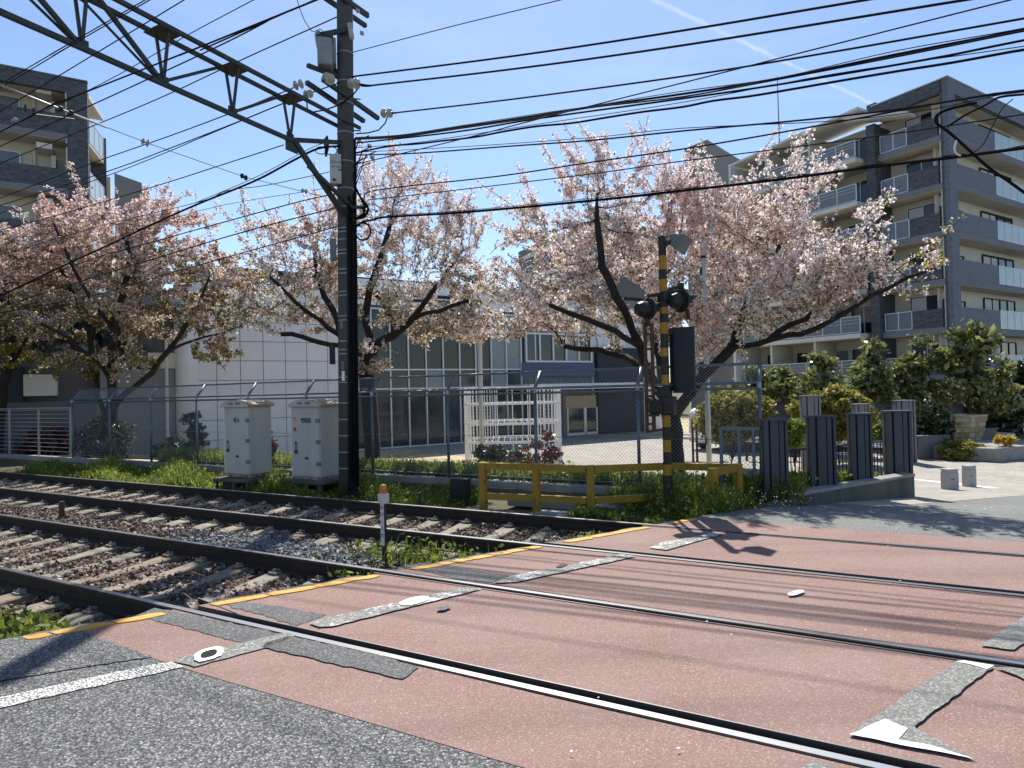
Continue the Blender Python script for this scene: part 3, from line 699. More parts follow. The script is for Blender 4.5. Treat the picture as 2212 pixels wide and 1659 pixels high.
# marker stakes
def stake(x, y, d, h, w, mat, lab):
    p = on(x, y, N2, d); p.z = float(zbal(0, d)) if d < 8.7 else -0.36
    top = on(x, y, N2, d)
    mb = MB().box((p.x, p.y, (p.z + top.z) / 2), (w, w, max(0.1, top.z - p.z)), AX_E)
    tag(mb.build("marker_stake", mat, bevel=0.006), lab, "marker stake", "short stakes along the railway tracks")
stake(133, 1083, 5.5, 0.2, 0.065, "rust_post", "rust-brown stake standing in the brown ballast between the two tracks at far left")
stake(168, 1026, 8.35, 0.2, 0.05, "dark_steel", "tiny dark stake beside the green weeds behind the far rail")
stake(615, 1146, 5.75, 0.2, 0.07, "dark_concrete", "dark stone stake by the far track left of the orange beacon")
stake(833 - 205, 0 + 1154, 5.9, 0.2, 0.03, "rust_post", "thin rusty stake next to the dark stone stake between the tracks") if False else None
stake(906, 1064, 8.25, 0.2, 0.045, "dark_steel", "small black stake in the bright weeds right behind the far rail")
# black box-like block by the fence foot
p = on(994, 1040, N2, 9.7)
tag(MB().box((p.x, p.y, -0.12), (0.32, 0.22, 0.46), AX_E).build("cable_box", "signal_black", bevel=0.01), "dark cable box in the weeds between the grey pole and the yellow rail", "cable box")
# ------------------------------------------------------------------ trackside: curb, chain-link fence, gate, cabinets, guard rail
FD = 10.65
o = MB().box(ad(-16.2, FD + 0.02, -0.21), (30.0, 0.22, 0.34), AX_E).build("fence_curb", "concrete", bevel=0.012)
tag(o, "low concrete curb carrying the chain-link fence along the track", "curb")

def fence_mesh_part(parent, a0, a1, quadfun, name="chain_link"):
    """diagonal wires of a panel; quadfun(u, v) -> point, u along (metres), v 0..H"""
    pass
def chain_link(parent, P0, udir, ulen, vdir, vlen, pitch=0.066, r=0.0019):
    """real diagonal wires both ways, clipped to the panel"""
    vs, fs = [], []
    side = udir.cross(vdir).normalized()
    k = -vlen
    while k < ulen:
        for sg in (1, -1):
            u0, v0, u1, v1 = (k, 0.0, k + vlen, vlen) if sg > 0 else (k + vlen, 0.0, k, vlen)
            # clip in u
            lo, hi = 0.0, 1.0; du = u1 - u0
            for lim, s_ in ((0.0, 1), (ulen, -1)):
                f0 = (u0 - lim) * s_; f1 = (u1 - lim) * s_
                if f0 < 0 and f1 < 0: lo, hi = 1, 0; break
                if f0 < 0: lo = max(lo, f0 / (f0 - f1))
                elif f1 < 0: hi = min(hi, f0 / (f0 - f1))
            if hi - lo < 0.02: continue
            A_ = P0 + udir * (u0 + du * lo) + vdir * (v0 + (v1 - v0) * lo) + side * (0.0022 * sg)
            B_ = P0 + udir * (u0 + du * hi) + vdir * (v0 + (v1 - v0) * hi) + side * (0.0022 * sg)
            t = (B_ - A_).normalized(); w = t.cross(side).normalized(); o_ = len(vs)
            for p in (A_, B_): vs += [p + w * r, p - w * r * 0.5 + side * r * 0.87, p - w * r * 0.5 - side * r * 0.87]
            fs += [(o_, o_ + 1, o_ + 4, o_ + 3), (o_ + 1, o_ + 2, o_ + 5, o_ + 4), (o_ + 2, o_, o_ + 3, o_ + 5)]
        k += pitch
    return np_mesh("chain_link", [tuple(v) for v in vs], fs, "galvanised", parent, kind="stuff")
a_posts = [-0.1108 * FD - 1.995 * k for k in range(0, 11)]
fen = thing("chain_link_fence", "tall blue-grey chain-link fence with outward bent top along the track", "fence", ad(-10, FD, -0.05))
LEAN = N * 0.26
for i, a in enumerate(a_posts):
    p = ad(a, FD, 0)
    pm = MB().tube([p + UP * -0.12, p + UP * 1.70], 0.030, 8)
    po = pm.build("fence_post", "fence_blue_grey", fen, smooth=True)
    MB().tube([p + UP * 1.68, p + UP * 1.74 + LEAN * 0.02, p + LEAN + UP * 2.06], 0.032 if i else 0.034, 8).build("bent_arm", "fence_blue_grey", po, smooth=True)
    MB().lathe(p + UP * 1.66, [(0.038, 0), (0.038, 0.09)], 8).build("collar", "galvanised", po)
aL, aR = a_posts[-1], a_posts[0]
for nm, off_, z, r_ in (("top_rail", LEAN, 2.06, 0.022), ("middle_rail", N * 0.0, 1.745, 0.022), ("lower_top_rail", N * -0.012, 1.655, 0.022), ("bottom_rail", N * 0, 0.03, 0.016), ("stay_wire", N * 0, 0.82, 0.005)):
    MB().tube([ad(aL, FD, z) + off_, ad(aR, FD, z) + off_], r_, 8).build(nm, "fence_blue_grey", fen, smooth=True)
chain_link(fen, ad(aL, FD + 0.03, 0.03), E.copy(), aR - aL, UP.copy(), 1.63)
vd = (LEAN + UP * 0.315); vl = vd.length
chain_link(fen, ad(aL, FD + 0.01, 1.745), E.copy(), aR - aL, vd.normalized(), vl)
# narrow gate leaf by the fence end
gate = thing("gate_leaf", "narrow low mesh gate with grey tube frame beside the yellow guard rail", "gate", ad(-1.6, 10.3, 0))
ga, gb = on(1556, 900, N2, 10.28), on(1640, 900, N2, 10.28)
ga.z = gb.z = 0
for q, w_ in ((ga, 0.05), (ga.lerp(gb, 0.47), 0.045), (ga.lerp(gb, 0.84), 0.045)):
    MB().box(q + UP * 0.49, (w_, 0.045, 1.08), AX_E).build("gate_stile", "fence_blue_grey", gate, bevel=0.006)
for z in (1.03, -0.03): MB().span(ga + UP * z, gb + UP * z, 0.045, 0.05).build("gate_rail", "fence_blue_grey", gate)
chain_link(gate, ga + N * 0.02, E.copy(), (gb - ga).length, UP.copy(), 1.0)

# far-left fence of thin horizontal bars
hb = thing("bar_fence", "grey fence of thin horizontal bars at far left before the red hedge", "fence", ad(-23, 10.7, 0))
for k in range(6):
    a = aL - 0.25 - 1.9 * k; MB().box(ad(a, 10.72, 0.72), (0.07, 0.05, 1.52), AX_E).build("fence_post", "galvanised", hb, bevel=0.006)
for k in range(11):
    MB().span(ad(aL - 0.2, 10.68, 0.12 + 0.132 * k), ad(aL - 10, 10.68, 0.12 + 0.132 * k), 0.014, 0.02).build("fence_bar", "galvanised", hb)
MB().span(ad(aL - 0.2, 10.72, 1.50), ad(aL - 10, 10.72, 1.50), 0.05, 0.04).build("top_rail", "galvanised", hb)

# two signal cabinets on a concrete table
def text_mesh(s_, size, mat, parent, origin, xdir, zdir, name="lettering", ext=0.0015, align='CENTER'):
    cu = bpy.data.curves.new("text", 'FONT'); cu.body = s_; cu.size = size; cu.align_x = align; cu.align_y = 'CENTER'; cu.extrude = ext; cu.resolution_u = 2
    ob = bpy.data.objects.new("text", cu); COL.objects.link(ob)
    bpy.context.view_layer.update()
    me = bpy.data.meshes.new_from_object(ob.evaluated_get(bpy.context.evaluated_depsgraph_get()))
    bpy.data.objects.remove(ob)
    if me is None or len(me.vertices) == 0: return None
    y = zdir.cross(xdir)
    mtx = Matrix((xdir, zdir, -y)).transposed().to_4x4()
    me.transform(mtx); me.materials.clear(); me.materials.append(MATS[mat])
    o = bpy.data.objects.new(name, me); COL.objects.link(o)
    off_ = Vector((0, 0, 0)); q = parent
    while q is not None: off_ += q.location; q = q.parent
    o.parent = parent; o.location = Vector(origin) - off_
    return o
def cabinet(c, label, chars, dots, zb, hh):
    W, Dp = 0.80, 0.56
    t = thing("signal_cabinet", label, "cabinet", (c.x, c.y, zb), "trackside signal cabinets")
    b0 = Vector((c.x, c.y, zb))
    MB().box(b0 + UP * 0.03, (W - 0.05, Dp - 0.05, 0.07), AX_E).build("plinth", "cabinet_rust", t)
    MB().box(b0 + UP * (0.06 + hh / 2), (W, Dp, hh), AX_E).build("body", "cabinet_paint", t, bevel=0.008)
    fr = b0 - N * (Dp / 2)
    dr = MB().box(fr - N * 0.006 + UP * (0.06 + hh / 2), (W - 0.05, 0.012, hh - 0.06), AX_E).build("door", "cabinet_paint", t, bevel=0.004)
    # curved roof with a tan weathered top and a pale front lip
    arc = []
    for k in range(9):
        u = -1 + 2 * k / 8; arc.append((u * (W / 2 + 0.05), 0.15 - 0.10 * abs(u) ** 2.2))
    ztop = zb + 0.06 + hh
    for (nm, mat, d0, dep, lift) in (("roof", "cabinet_roof", -Dp / 2 - 0.05, Dp + 0.10, 0.0),):
        poly = [Vector((c.x, c.y, ztop)) + E * x + N * d0 + UP * z for x, z in arc] + [Vector((c.x, c.y, ztop)) + E * x + N * d0 for x, _ in ((W / 2 + 0.05, 0), (-W / 2 - 0.05, 0))]
        rf = MB().prism(poly, N * dep).build(nm, mat, t)
    lip = [Vector((c.x, c.y, ztop)) + E * (x * 0.97) - N * (Dp / 2 + 0.062) + UP * (z - 0.016) for x, z in arc] + [Vector((c.x, c.y, ztop)) + E * x - N * (Dp / 2 + 0.062) + UP * 0.004 for x in (W / 2 + 0.04, -W / 2 - 0.04)]
    MB().prism(lip, N * 0.012).build("roof_lip", "cabinet_paint", rf)
    for x in (-0.10, 0.12): MB().box(Vector((c.x, c.y, ztop + 0.075)) + E * x - N * (Dp / 2 + 0.066), (0.13, 0.010, 0.045), AX_E).build("vent", "speaker_grey", rf)
    f = fr - N * 0.0135
    for hz in (0.80, 0.50, 0.19): MB().box(f + E * (W / 2 - 0.055) + UP * (0.06 + hh * hz), (0.11, 0.022, 0.075), AX_E).build("hinge", "speaker_grey", dr)
    hl = MB().box(f - E * (W / 2 - 0.135) + UP * (0.06 + hh * 0.40), (0.075, 0.014, 0.21), AX_E).build("handle_plate", "panel_joint", dr)
    MB().box(f - E * (W / 2 - 0.135) - N * 0.012 + UP * (0.06 + hh * 0.36), (0.06, 0.014, 0.055), AX_E).build("handle", "label_black", hl) if False else MB().box(f - E * (W / 2 - 0.135) - N * 0.016 + UP * (0.06 + hh * 0.355), (0.065, 0.016, 0.06), AX_E).build("lock", "label_black", dr)
    MB().disc(f - E * (W / 2 - 0.135) - N * 0.010 + UP * (0.06 + hh * 0.485), -N, 0.022, 10, 0.01).build("key_hole", "label_black", dr)
    MB().box(f + E * 0.02 - N * 0.002 + UP * (0.06 + hh * 0.265), (0.085, 0.008, 0.045), AX_E).build("name_plate", "label_black", dr)
    for dz in (0.205, 0.16): MB().box(f + E * 0.02 - N * 0.004 + UP * (0.06 + hh * dz), (0.16, 0.016, 0.014), AX_E).build("louvre", "cabinet_paint", dr)
    n = len(chars)
    for k, ch in enumerate(chars):
        x = 0.02 + (k - (n - 1) / 2) * (0.105 if n == 2 else 0.092)
        text_mesh(ch, 0.115, "label_black", dr, f + E * x - N * 0.002 + UP * (0.06 + hh * 0.80), E, UP, ext=0.002)
    for mat, hz in dots: MB().disc(f - E * (W / 2 - 0.105) + UP * (0.06 + hh * hz), -N, 0.042, 14, 0.004).build("round_sticker", mat, dr)
    # side face: bolts and a rusty latch
    sd = b0 - E * (W / 2 + 0.004)
    for k in range(5): MB().disc(sd - N * 0.10 + UP * (0.06 + hh * (0.93 - 0.135 * k)), -E, 0.012, 6, 0.008).build("bolt", "cabinet_rust", t)
    MB().box(sd + N * 0.0 + UP * (0.06 + hh * 0.20), (0.02, 0.13, 0.085), AX_E).build("side_latch", "cabinet_rust", t)
    MB().box(b0 - E * (W / 2 + 0.004) - N * (Dp / 2 - 0.012) + UP * (0.06 + hh / 2), (0.012, 0.02, hh), AX_E).build("corner_trim", "white_steel", t)
    return t
def cab_pos(xl, xr, yb, z):
    # front face between pixel columns; find centre with the face 0.80 m wide along the rails
    d = 9.05
    for _ in range(40):
        p, q = on(xl, yb, N2, d), on(xr, yb, N2, d)
        w = (Vector((q.x, q.y)) - Vector((p.x, p.y))).dot(E2); d *= 0.80 / w
        d = min(max(d, 8.9), 9.6)
    p, q = on(xl, yb, N2, d), on(xr, yb, N2, d)
    return (p + q) / 2 + N * 0.28
c1 = cab_pos(481, 546, 1010, 0); c2 = cab_pos(632, 694, 1020, 0)
cabinet(c1, "beige metal cabinet with two black characters on its door, the left one", "電A", (), 0.02, 1.42)
cabinet(c2, "beige metal cabinet with orange and red round stickers on its door", "警報器", (("sign_orange", 0.83), ("sign_red", 0.68)), 0.0, 1.42)
for cc, lab in ((c1, "concrete slab table on thin legs under the left beige cabinet"), (c2, "concrete slab table on thin legs under the cabinet with stickers")):
    tb = thing("cabinet_table", lab, "concrete stand", (cc.x, cc.y, -0.36))
    MB().box(Vector((cc.x, cc.y, -0.03)) + E * 0.02, (1.12, 0.95, 0.07), AX_E).build("slab", "dark_concrete", tb, bevel=0.01)
    for sx in (-0.5, 0.08, 0.5):
        for sy in (-0.42, 0.42): MB().box(Vector((cc.x, cc.y, -0.22)) + E * sx + N * sy, (0.07, 0.07, 0.34), AX_E).build("leg", "dark_concrete", tb)
    MB().box(Vector((cc.x, cc.y, -0.22)) - E * 0.25 + N * 0.05, (0.42, 0.7, 0.30), AX_E).build("cable_block", "dark_concrete", tb)
# concrete troughs and cable duct lids on the ground by the pole
for (a_, d_, L_, lab) in ((-4.6, 9.75, 1.3, "pale concrete trough lid on the ground between the cabinets"), (-3.5, 8.75, 1.5, "flat concrete duct lid beside the foot of the utility pole"), (-3.0, 9.6, 1.2, "long concrete duct lid right of the pole foot")):
    tag(MB().box(ad(a_, d_, -0.24), (L_, 0.3, 0.14), AX_E).build("duct_lid", "concrete", bevel=0.012), lab, "concrete lid")
mb = MB()
for k in range(5):
    pts = [at(757 + 2.4 * k, 1040, 11.75), at(758 + 2.6 * k, 1062, 11.6), at(768 + 4 * k, 1072, 11.4), at(790 + 10 * k, 1078, 11.2), at(822 + 8 * k, 1082, 11.1)]
    for q in pts: q.z = max(q.z, -0.30)
    mb.tube(pts, 0.014, 6)
tag(mb.build("cable_run", "cable_black", smooth=True), "bundle of black cables spilling from the pole foot to the ground", "cable")

# yellow guard fence
gf = thing("guard_fence", "weathered yellow guard fence of square posts and two rails before the mesh fence", "fence", at(1270, 1080, 9.4))
GP = []
for x, Y in ((1040, 10.05), (1155, 9.75), (1272, 9.40), (1438, 9.62), (1590, 9.33), (1537, 8.95)):
    p = at(x, 900, Y); GP.append(Vector((p.x, p.y, 0)))
zt = [0.565, 0.560, 0.555, 0.545, 0.535, 0.530]
PW = 0.115
for i, (p, z) in enumerate(zip(GP, zt)):
    dr_ = (GP[min(i + 1, 5)] - GP[max(i - 1, 0)]).normalized(); ax = (dr_, UP.cross(dr_), UP)
    zb_ = -0.35 if i < 4 else -0.05
    MB().box((p.x, p.y, (z + zb_) / 2), (PW, PW, z - zb_), ax).build("guard_post", "guard_yellow", gf, bevel=0.012)
for i in range(5):
    q = (GP[i + 1] - GP[i]).normalized()
    o_ = UP.cross(q) * -0.0
    MB().span(GP[i] + q * 0.06 + UP * (zt[i] - 0.06), GP[i + 1] - q * 0.06 + UP * (zt[i + 1] - 0.06), 0.07, 0.105).build("guard_rail", "guard_yellow", gf)
    MB().span(GP[i] + q * 0.06 + UP * 0.02, GP[i + 1] - q * 0.06 + UP * 0.02, 0.07, 0.10).build("guard_rail", "guard_yellow", gf)

# orange beacon on its lettered post between the tracks
bx = on(831, 1200, N2, 5.35)
be = thing("beacon_post", "white lettered post with an orange beacon lamp between the tracks", "beacon", (bx.x, bx.y, -0.2))
b0 = Vector((bx.x, bx.y, 0))
def zat(y): return on(831, y, N2, 5.35).z
z_top, z_b1, z_b0, z_p0 = zat(1048), zat(1066), zat(1087), zat(1212)
MB().box(b0 + UP * ((z_b0 + z_p0) / 2), (0.042, 0.035, z_b0 - z_p0), AX_E).build("post", "signal_black", be)
MB().box(b0 - N * 0.022 - E * 0.005 + UP * ((z_b0 + zat(1178)) / 2), (0.046, 0.008, z_b0 - zat(1178)), AX_E).build("sign_strip", "marker_white", be)
for k, ch in enumerate("踏切に注意"):
    text_mesh(ch, 0.046, "faded_red_print" if k < 2 else "panel_joint", be, b0 - N * 0.028 - E * 0.005 + UP * (z_b0 - 0.045 - 0.076 * k), E, UP, ext=0.001)
MB().lathe(b0 + UP * z_b0, [(0.050, -0.006), (0.062, 0.006), (0.062, z_b1 - z_b0 - 0.008), (0.045, z_b1 - z_b0 + 0.004)], 4).build("lamp_base", "grey_beacon", be)
MB().lathe(b0 + UP * (z_b1 + 0.003), [(0.040, 0), (0.043, 0.012), (0.041, 0.024), (0.044, 0.036), (0.041, 0.05), (0.038, z_top - z_b1 - 0.012), (0.028, z_top - z_b1)], 12).build("lens", "amber_lens", be)
MB().lathe(b0 + UP * (z_top - 0.002), [(0.032, 0), (0.022, 0.006)], 10).build("lens_cap", "grey_beacon", be)

# ------------------------------------------------------------------ crossing signal mast
SMY = 9.25
def sm(x, y, dy=0.0): return at(x, y, SMY + dy)
sb = sm(1442, 1060); stp = sm(1430, 513)
mast = thing("crossing_signal", "yellow and black striped crossing signal mast with dark lamps and loudspeaker", "railway signal", (sb.x, sb.y, -0.1))
bands = [(513, 553, 'k'), (553, 583, 'y'), (583, 604, 'k'), (604, 630, 'y'), (630, 664, 'k'), (664, 678, 'y'), (678, 697, 'k'), (697, 721, 'y'), (721, 752, 'k'), (752, 770, 'y'), (770, 810, 'k'), (810, 832, 'y'), (832, 896, 'k'), (896, 922, 'y'), (922, 950, 'k'), (950, 976, 'y'), (976, 1003, 'k'), (1003, 1026, 'y'), (1026, 1085, 'k')]
def mx(y): return 1430 + (y - 513) * (1443 - 1430) / (1060 - 513)
for y0, y1, c in bands:
    r_ = 0.060 if y0 > 553 else 0.056
    MB().tube([sm(mx(y0), y0), sm(mx(y1), y1)], 0.072 if y1 > 1080 else r_, 14).build("mast_band", "mast_yellow" if c == 'y' else "mast_black", mast, smooth=False)
MB().lathe(sm(1430, 513), [(0.058, 0), (0.05, 0.015)], 12).build("mast_cap", "signal_black", mast)
px = SMY / FPX                                               # metres per picture unit at the mast
# horn loudspeaker at the top: box mouth tilted down to the right
mb = MB(); c0 = sm(1463, 523); u = (E * 0.80 - UP * 0.45 - N * 0.25).normalized(); w = u.cross(N).normalized(); v_ = u.cross(w)
fq = [c0 + u * 0.14 + w * (sx * 0.125) + v_ * (sy * 0.125) for sx, sy in ((-1, -1), (1, -1), (1, 1), (-1, 1))]
bq = [c0 - u * 0.10 + w * (sx * 0.075) + v_ * (sy * 0.075) for sx, sy in ((-1, -1), (1, -1), (1, 1), (-1, 1))]
mb.add(fq + bq, [(0, 1, 2, 3), (7, 6, 5, 4), (0, 1, 5, 4), (1, 2, 6, 5), (2, 3, 7, 6), (3, 0, 4, 7)]); mb.build("loudspeaker", "speaker_grey", mast)
MB().span(sm(1432, 527), sm(1458, 521), 0.05, 0.06).build("speaker_arm", "signal_black", mast)
# lamp heads: round backing disc, body and hood
def lamp(name, c, face, r):
    o = MB().disc(c, face, r, 20, 0.03).build(name, "signal_black", mast, smooth=False)
    MB().lathe(c - face * 0.0, [(r * 0.70, 0.0), (r * 0.72, -0.12), (r * 0.5, -0.19)], 14, face).build("lamp_body", "signal_black", o)
    hood = MB(); n = 12; u_ = face.cross(UP).normalized(); w_ = UP
    ring0, ring1 = [], []
    for k in range(n + 1):
        an = math.radians(-25 + 230 * k / n); q = u_ * (math.cos(an) * r * 0.62) + w_ * (math.sin(an) * r * 0.62)
        ring0.append(c + face * 0.03 + q); ring1.append(c + face * (0.03 + 0.30 * (0.35 + 0.65 * max(0, math.sin(an)))) + q * 0.97)
    for k in range(n):
        hood.quad(ring0[k], ring0[k + 1], ring1[k + 1], ring1[k])
        hood.quad(ring0[k] * 1.0 + UP * 0.008, ring0[k + 1] + UP * 0.008, ring1[k + 1] + UP * 0.008, ring1[k] + UP * 0.008)
    hood.build("hood", "signal_black", o)
    MB().disc(c + face * 0.031, face, r * 0.5, 16, 0.012).build("lens", "lamp_lens", o)
face = (R * 0.99 - M * 0.10).normalized()
MB().span(sm(1398, 640), sm(1485, 628), 0.05, 0.05).build("lamp_arm", "signal_black", mast)
MB().span(sm(1440, 628), sm(1474, 617), 0.045, 0.045).build("lamp_arm", "signal_black", mast)
MB().box(sm(1436, 641), (0.17, 0.16, 0.15), AX_R).build("clamp", "signal_black", mast, bevel=0.01)
lamp("lamp_head", sm(1470, 650), face, 0.175); lamp("lamp_head", sm(1399, 668), face, 0.165)
MB().tube([sm(1472, 612), sm(1472, 632)], 0.04, 8).build("lamp_pivot", "signal_black", mast)
MB().span(sm(1398, 688), sm(1400, 705), 0.09, 0.06).build("lamp_bracket", "signal_black", mast)
# lattice stay hanging from the left lamp
lat = MB().span(sm(1393, 698), sm(1398, 932), 0.035, 0.05).span(sm(1408, 698), sm(1413, 928), 0.035, 0.05)
lo_ = lat.build("lattice_stay", "rust_post", mast)
for y in (722, 754, 786, 822, 856, 916): 
    MB().span(sm(1394 + (y - 698) * 0.021, y), sm(1409 + (y - 698) * 0.021, y), 0.02, 0.035).build("lattice_rung", "rust_post", lo_)
MB().span(sm(1396, 933), sm(1442, 926), 0.03, 0.035).build("stay_foot", "rust_post", mast)
# direction indicator seen from behind: tall dark curved hood
mb = MB(); hc = sm(1474, 776); n = 10; hh_ = 0.5 * 137 * px; prof_ = []
for k in range(n + 1):
    an = math.pi * k / n; prof_.append((-math.cos(an) * 27.5 * px, -math.sin(an) * 0.10))
bt = [hc + E * x + N * y for x, y in prof_]
poly_lo = [q - UP * (hh_ - 0.03 * (1 - abs(i - n / 2) / (n / 2))) for i, q in enumerate(bt)]
mb.prism([q - UP * hh_ for q in bt], UP * (2 * hh_)).build("indicator_hood", "signal_hood", mast)
MB().box(hc - UP * (hh_ + 0.005) - N * 0.03, (0.26, 0.12, 0.05), AX_E).build("indicator_base", "signal_black", mast)
MB().span(sm(1437, 716), sm(1452, 718), 0.05, 0.05).build("indicator_arm", "signal_black", mast)
MB().span(sm(1438, 828), sm(1452, 832), 0.05, 0.05).build("indicator_arm", "signal_black", mast)
MB().tube([sm(1487, 690), sm(1485, 668)], 0.03, 8).build("indicator_stem", "signal_black", mast)
# junction boxes lower down
MB().box(sm(1436, 846), (0.185, 0.18, 0.17), AX_E).build("junction_box", "signal_black", mast, bevel=0.01)
MB().box(sm(1445, 876, -0.02), (0.19, 0.24, 0.27), AX_E).build("motor_box", "signal_black", mast, bevel=0.015)
g_ = MB().box(sm(1419, 877), (0.20, 0.20, 0.23), AX_E).build("gear_box", "mast_black", mast, bevel=0.015)
for y in (868, 886, 897): MB().box(sm(1413, y, -0.11), (0.16, 0.03, 0.035), AX_E).build("gear_fin", "signal_black", g_)
MB().span(sm(1400, 862), sm(1470, 866), 0.05, 0.03).build("bracket_arm", "mast_black", mast)

# two white park lamp poles behind the fence
def lamp_pole(x0, y0, x1, y1, Y, r, label, mat, band):
    p0 = at(x0, y0, Y); p1 = at(x1, y1, Y); z0 = Hxy(p0.x, p0.y) - 0.05
    t = thing("lamp_pole", label, "lamp post", (p0.x, p0.y, z0), "park lamp poles")
    d_ = (p1 - p0) / (p1.z - p0.z); base = p0 + d_ * (z0 - p0.z)
    MB().tube([base, p1 - UP * 0.42], [r * 1.05, r * 0.92], 12).build("pole", mat, t, smooth=True)
    MB().lathe(p1 - UP * 0.42, [(r * 1.0, 0), (r * 1.05, 0.05), (r * 0.8, 0.1), (r * 1.05, 0.14), (r * 1.1, 0.40), (r * 0.7, 0.43)], 12).build("lamp_head", "lamp_glass", t)
    MB().lathe(p1 - UP * 0.36, [(r * 1.12, 0), (r * 1.12, 0.05)], 12).build("lamp_collar", "signal_black", t)
    for f in band: MB().box(p0.lerp(p1, f) - Vector((r, 0, 0)) , (0.03, 0.05, 0.16)).build("pole_bracket", "signal_black", t)
lamp_pole(1532, 990, 1518, 520, 12.6, 0.052, "slim white lamp pole rising through the blossom right of the striped mast", "white_pole", (0.08, 0.86))
lamp_pole(1042, 1015, 1033, 588, 16.2, 0.06, "pale grey lamp pole behind the fence, half hidden by pink blossom", "white_pole", (0.5,))
# ------------------------------------------------------------------ utility pole with its fittings
PY = 12.0
pb = at(752, 1078, PY); pt = at(744.5, -40, PY)
base = Vector((pb.x, pb.y, -0.40)); axis_ = (pt - pb) / (pt.z - pb.z)
def pole_at(z): return pb + axis_ * (z - pb.z)
def pz(y):                                               # height on the pole seen at picture row y
    q = at(750 - (1072 - y) * 0.007, y, PY); return q.z
def pole_r(z): return 0.172 - 0.0022 * z
ptop = 11.2
pole = thing("utility_pole", "tall grey concrete utility pole carrying the truss, transformer and many wires", "utility pole", base)
MB().tube([pole_at(z) for z in (-0.40, 3, 6, 9, ptop)], [pole_r(z) for z in (-0.40, 3, 6, 9, ptop)], 20).build("shaft", "pole_concrete", pole, smooth=True)
for y in (118, 180, 226, 290, 352, 410, 450, 496, 504, 520, 543, 551, 584, 593, 632, 640, 684, 693, 738, 756, 765, 815, 826, 870, 905, 940, 975, 1010):
    z = pz(y); MB().lathe(pole_at(z) - UP * 0.012, [(pole_r(z) + 0.004, 0), (pole_r(z) + 0.007, 0.004), (pole_r(z) + 0.007, 0.017), (pole_r(z) + 0.004, 0.021)], 20).build("band", "galvanised", pole)
tocam = Vector((-pb.x, -pb.y, 0)).normalized(); rt = tocam.cross(UP) * -1.0
rt = UP.cross(tocam)                                      # to the right as seen from the road
for ang, r_, zt_, mat in ((18, 0.026, pz(430), "cable_black"), (36, 0.030, pz(440), "cable_black"), (58, 0.034, pz(420), "cable_black"), (80, 0.022, pz(300), "cable_black"), (4, 0.016, pz(470), "dark_steel")):
    an = math.radians(ang); off_ = tocam * math.cos(an) + rt * math.sin(an)
    MB().tube([pole_at(z) + off_ * (pole_r(z) + r_ * 0.9) for z in (-0.38, 2, 4, zt_)], r_, 8).build("conduit", mat, pole, smooth=True)
# label plates and boxes
z = pz(735); MB().box(pole_at(z) + tocam * (pole_r(z) + 0.004) - rt * 0.06, (0.10, 0.01, 0.0), AX_E) if False else None
for y0, y1, dx, w, mat in ((692, 712, -0.10, 0.05, "speaker_grey"), (1462 / 1.8228, 1500 / 1.8228, -0.075, 0.055, "white_steel"), (1425 / 1.8228, 1455 / 1.8228, -0.085, 0.055, "speaker_grey")):
    z0, z1 = pz(y1), pz(y0); q = pole_at((z0 + z1) / 2); MB().box(q + tocam * (math.sqrt(pole_r(z0) ** 2 - dx * dx) + 0.005) + rt * dx, (w, 0.012, z1 - z0), (rt, tocam, UP)).build("plate", mat, pole)
def pbox(name, x0, x1, y0, y1, depth, mat, dy=0.0, ax=None):
    p = at((x0 + x1) / 2, (y0 + y1) / 2, PY + dy); w = (x1 - x0) / FPX * (PY + dy); h = (y1 - y0) / FPX * (PY + dy)
    return MB().box(p, (w, depth, h), ax or (rt, -tocam, UP)).build(name, mat, pole, bevel=0.008)
wb = pbox("switch_box", 713, 737, 336, 400, 0.22, "box_white", -0.12)
pbox("switch_box", 713, 726, 516, 563, 0.16, "speaker_grey", 0.0)
pbox("meter_box", 712, 724, 740, 787, 0.14, "signal_black", 0.05)
q = at(725, 352, PY - 0.24); text_mesh("225-45", 0.075, "panel_joint", wb, q + UP * 0.02, rt, UP); text_mesh("UP 700", 0.06, "panel_joint", wb, q - UP * 0.07, rt, UP)
q = at(722, 388, PY - 0.24); MB().box(q, (0.05, 0.012, 0.045), (rt, tocam, UP)).build("mark", "label_black", wb)

def arm(x0, y0, x1, y1, da, w=0.075, h=0.075, mat="truss_steel", name="crossarm"):
    """bar in the vertical plane across the rails through the pole, moved da along the rails"""
    a0 = pb.x * E2.x + pb.y * E2.y + da
    p, q = on(x0, y0, E2, a0), on(x1, y1, E2, a0)
    MB().span(p, q, w, h).build(name, mat, pole); return p, q
a_pole = pole_at(6.5).x * E2.x + pole_at(6.5).y * E2.y
arm(662, 178, 786, 262, -0.16); arm(697, 171, 817, 256, 0.20)
arm(700, -6, 790, 56, -0.2); arm(735, -8, 795, 34, 0.25, 0.07, 0.09)
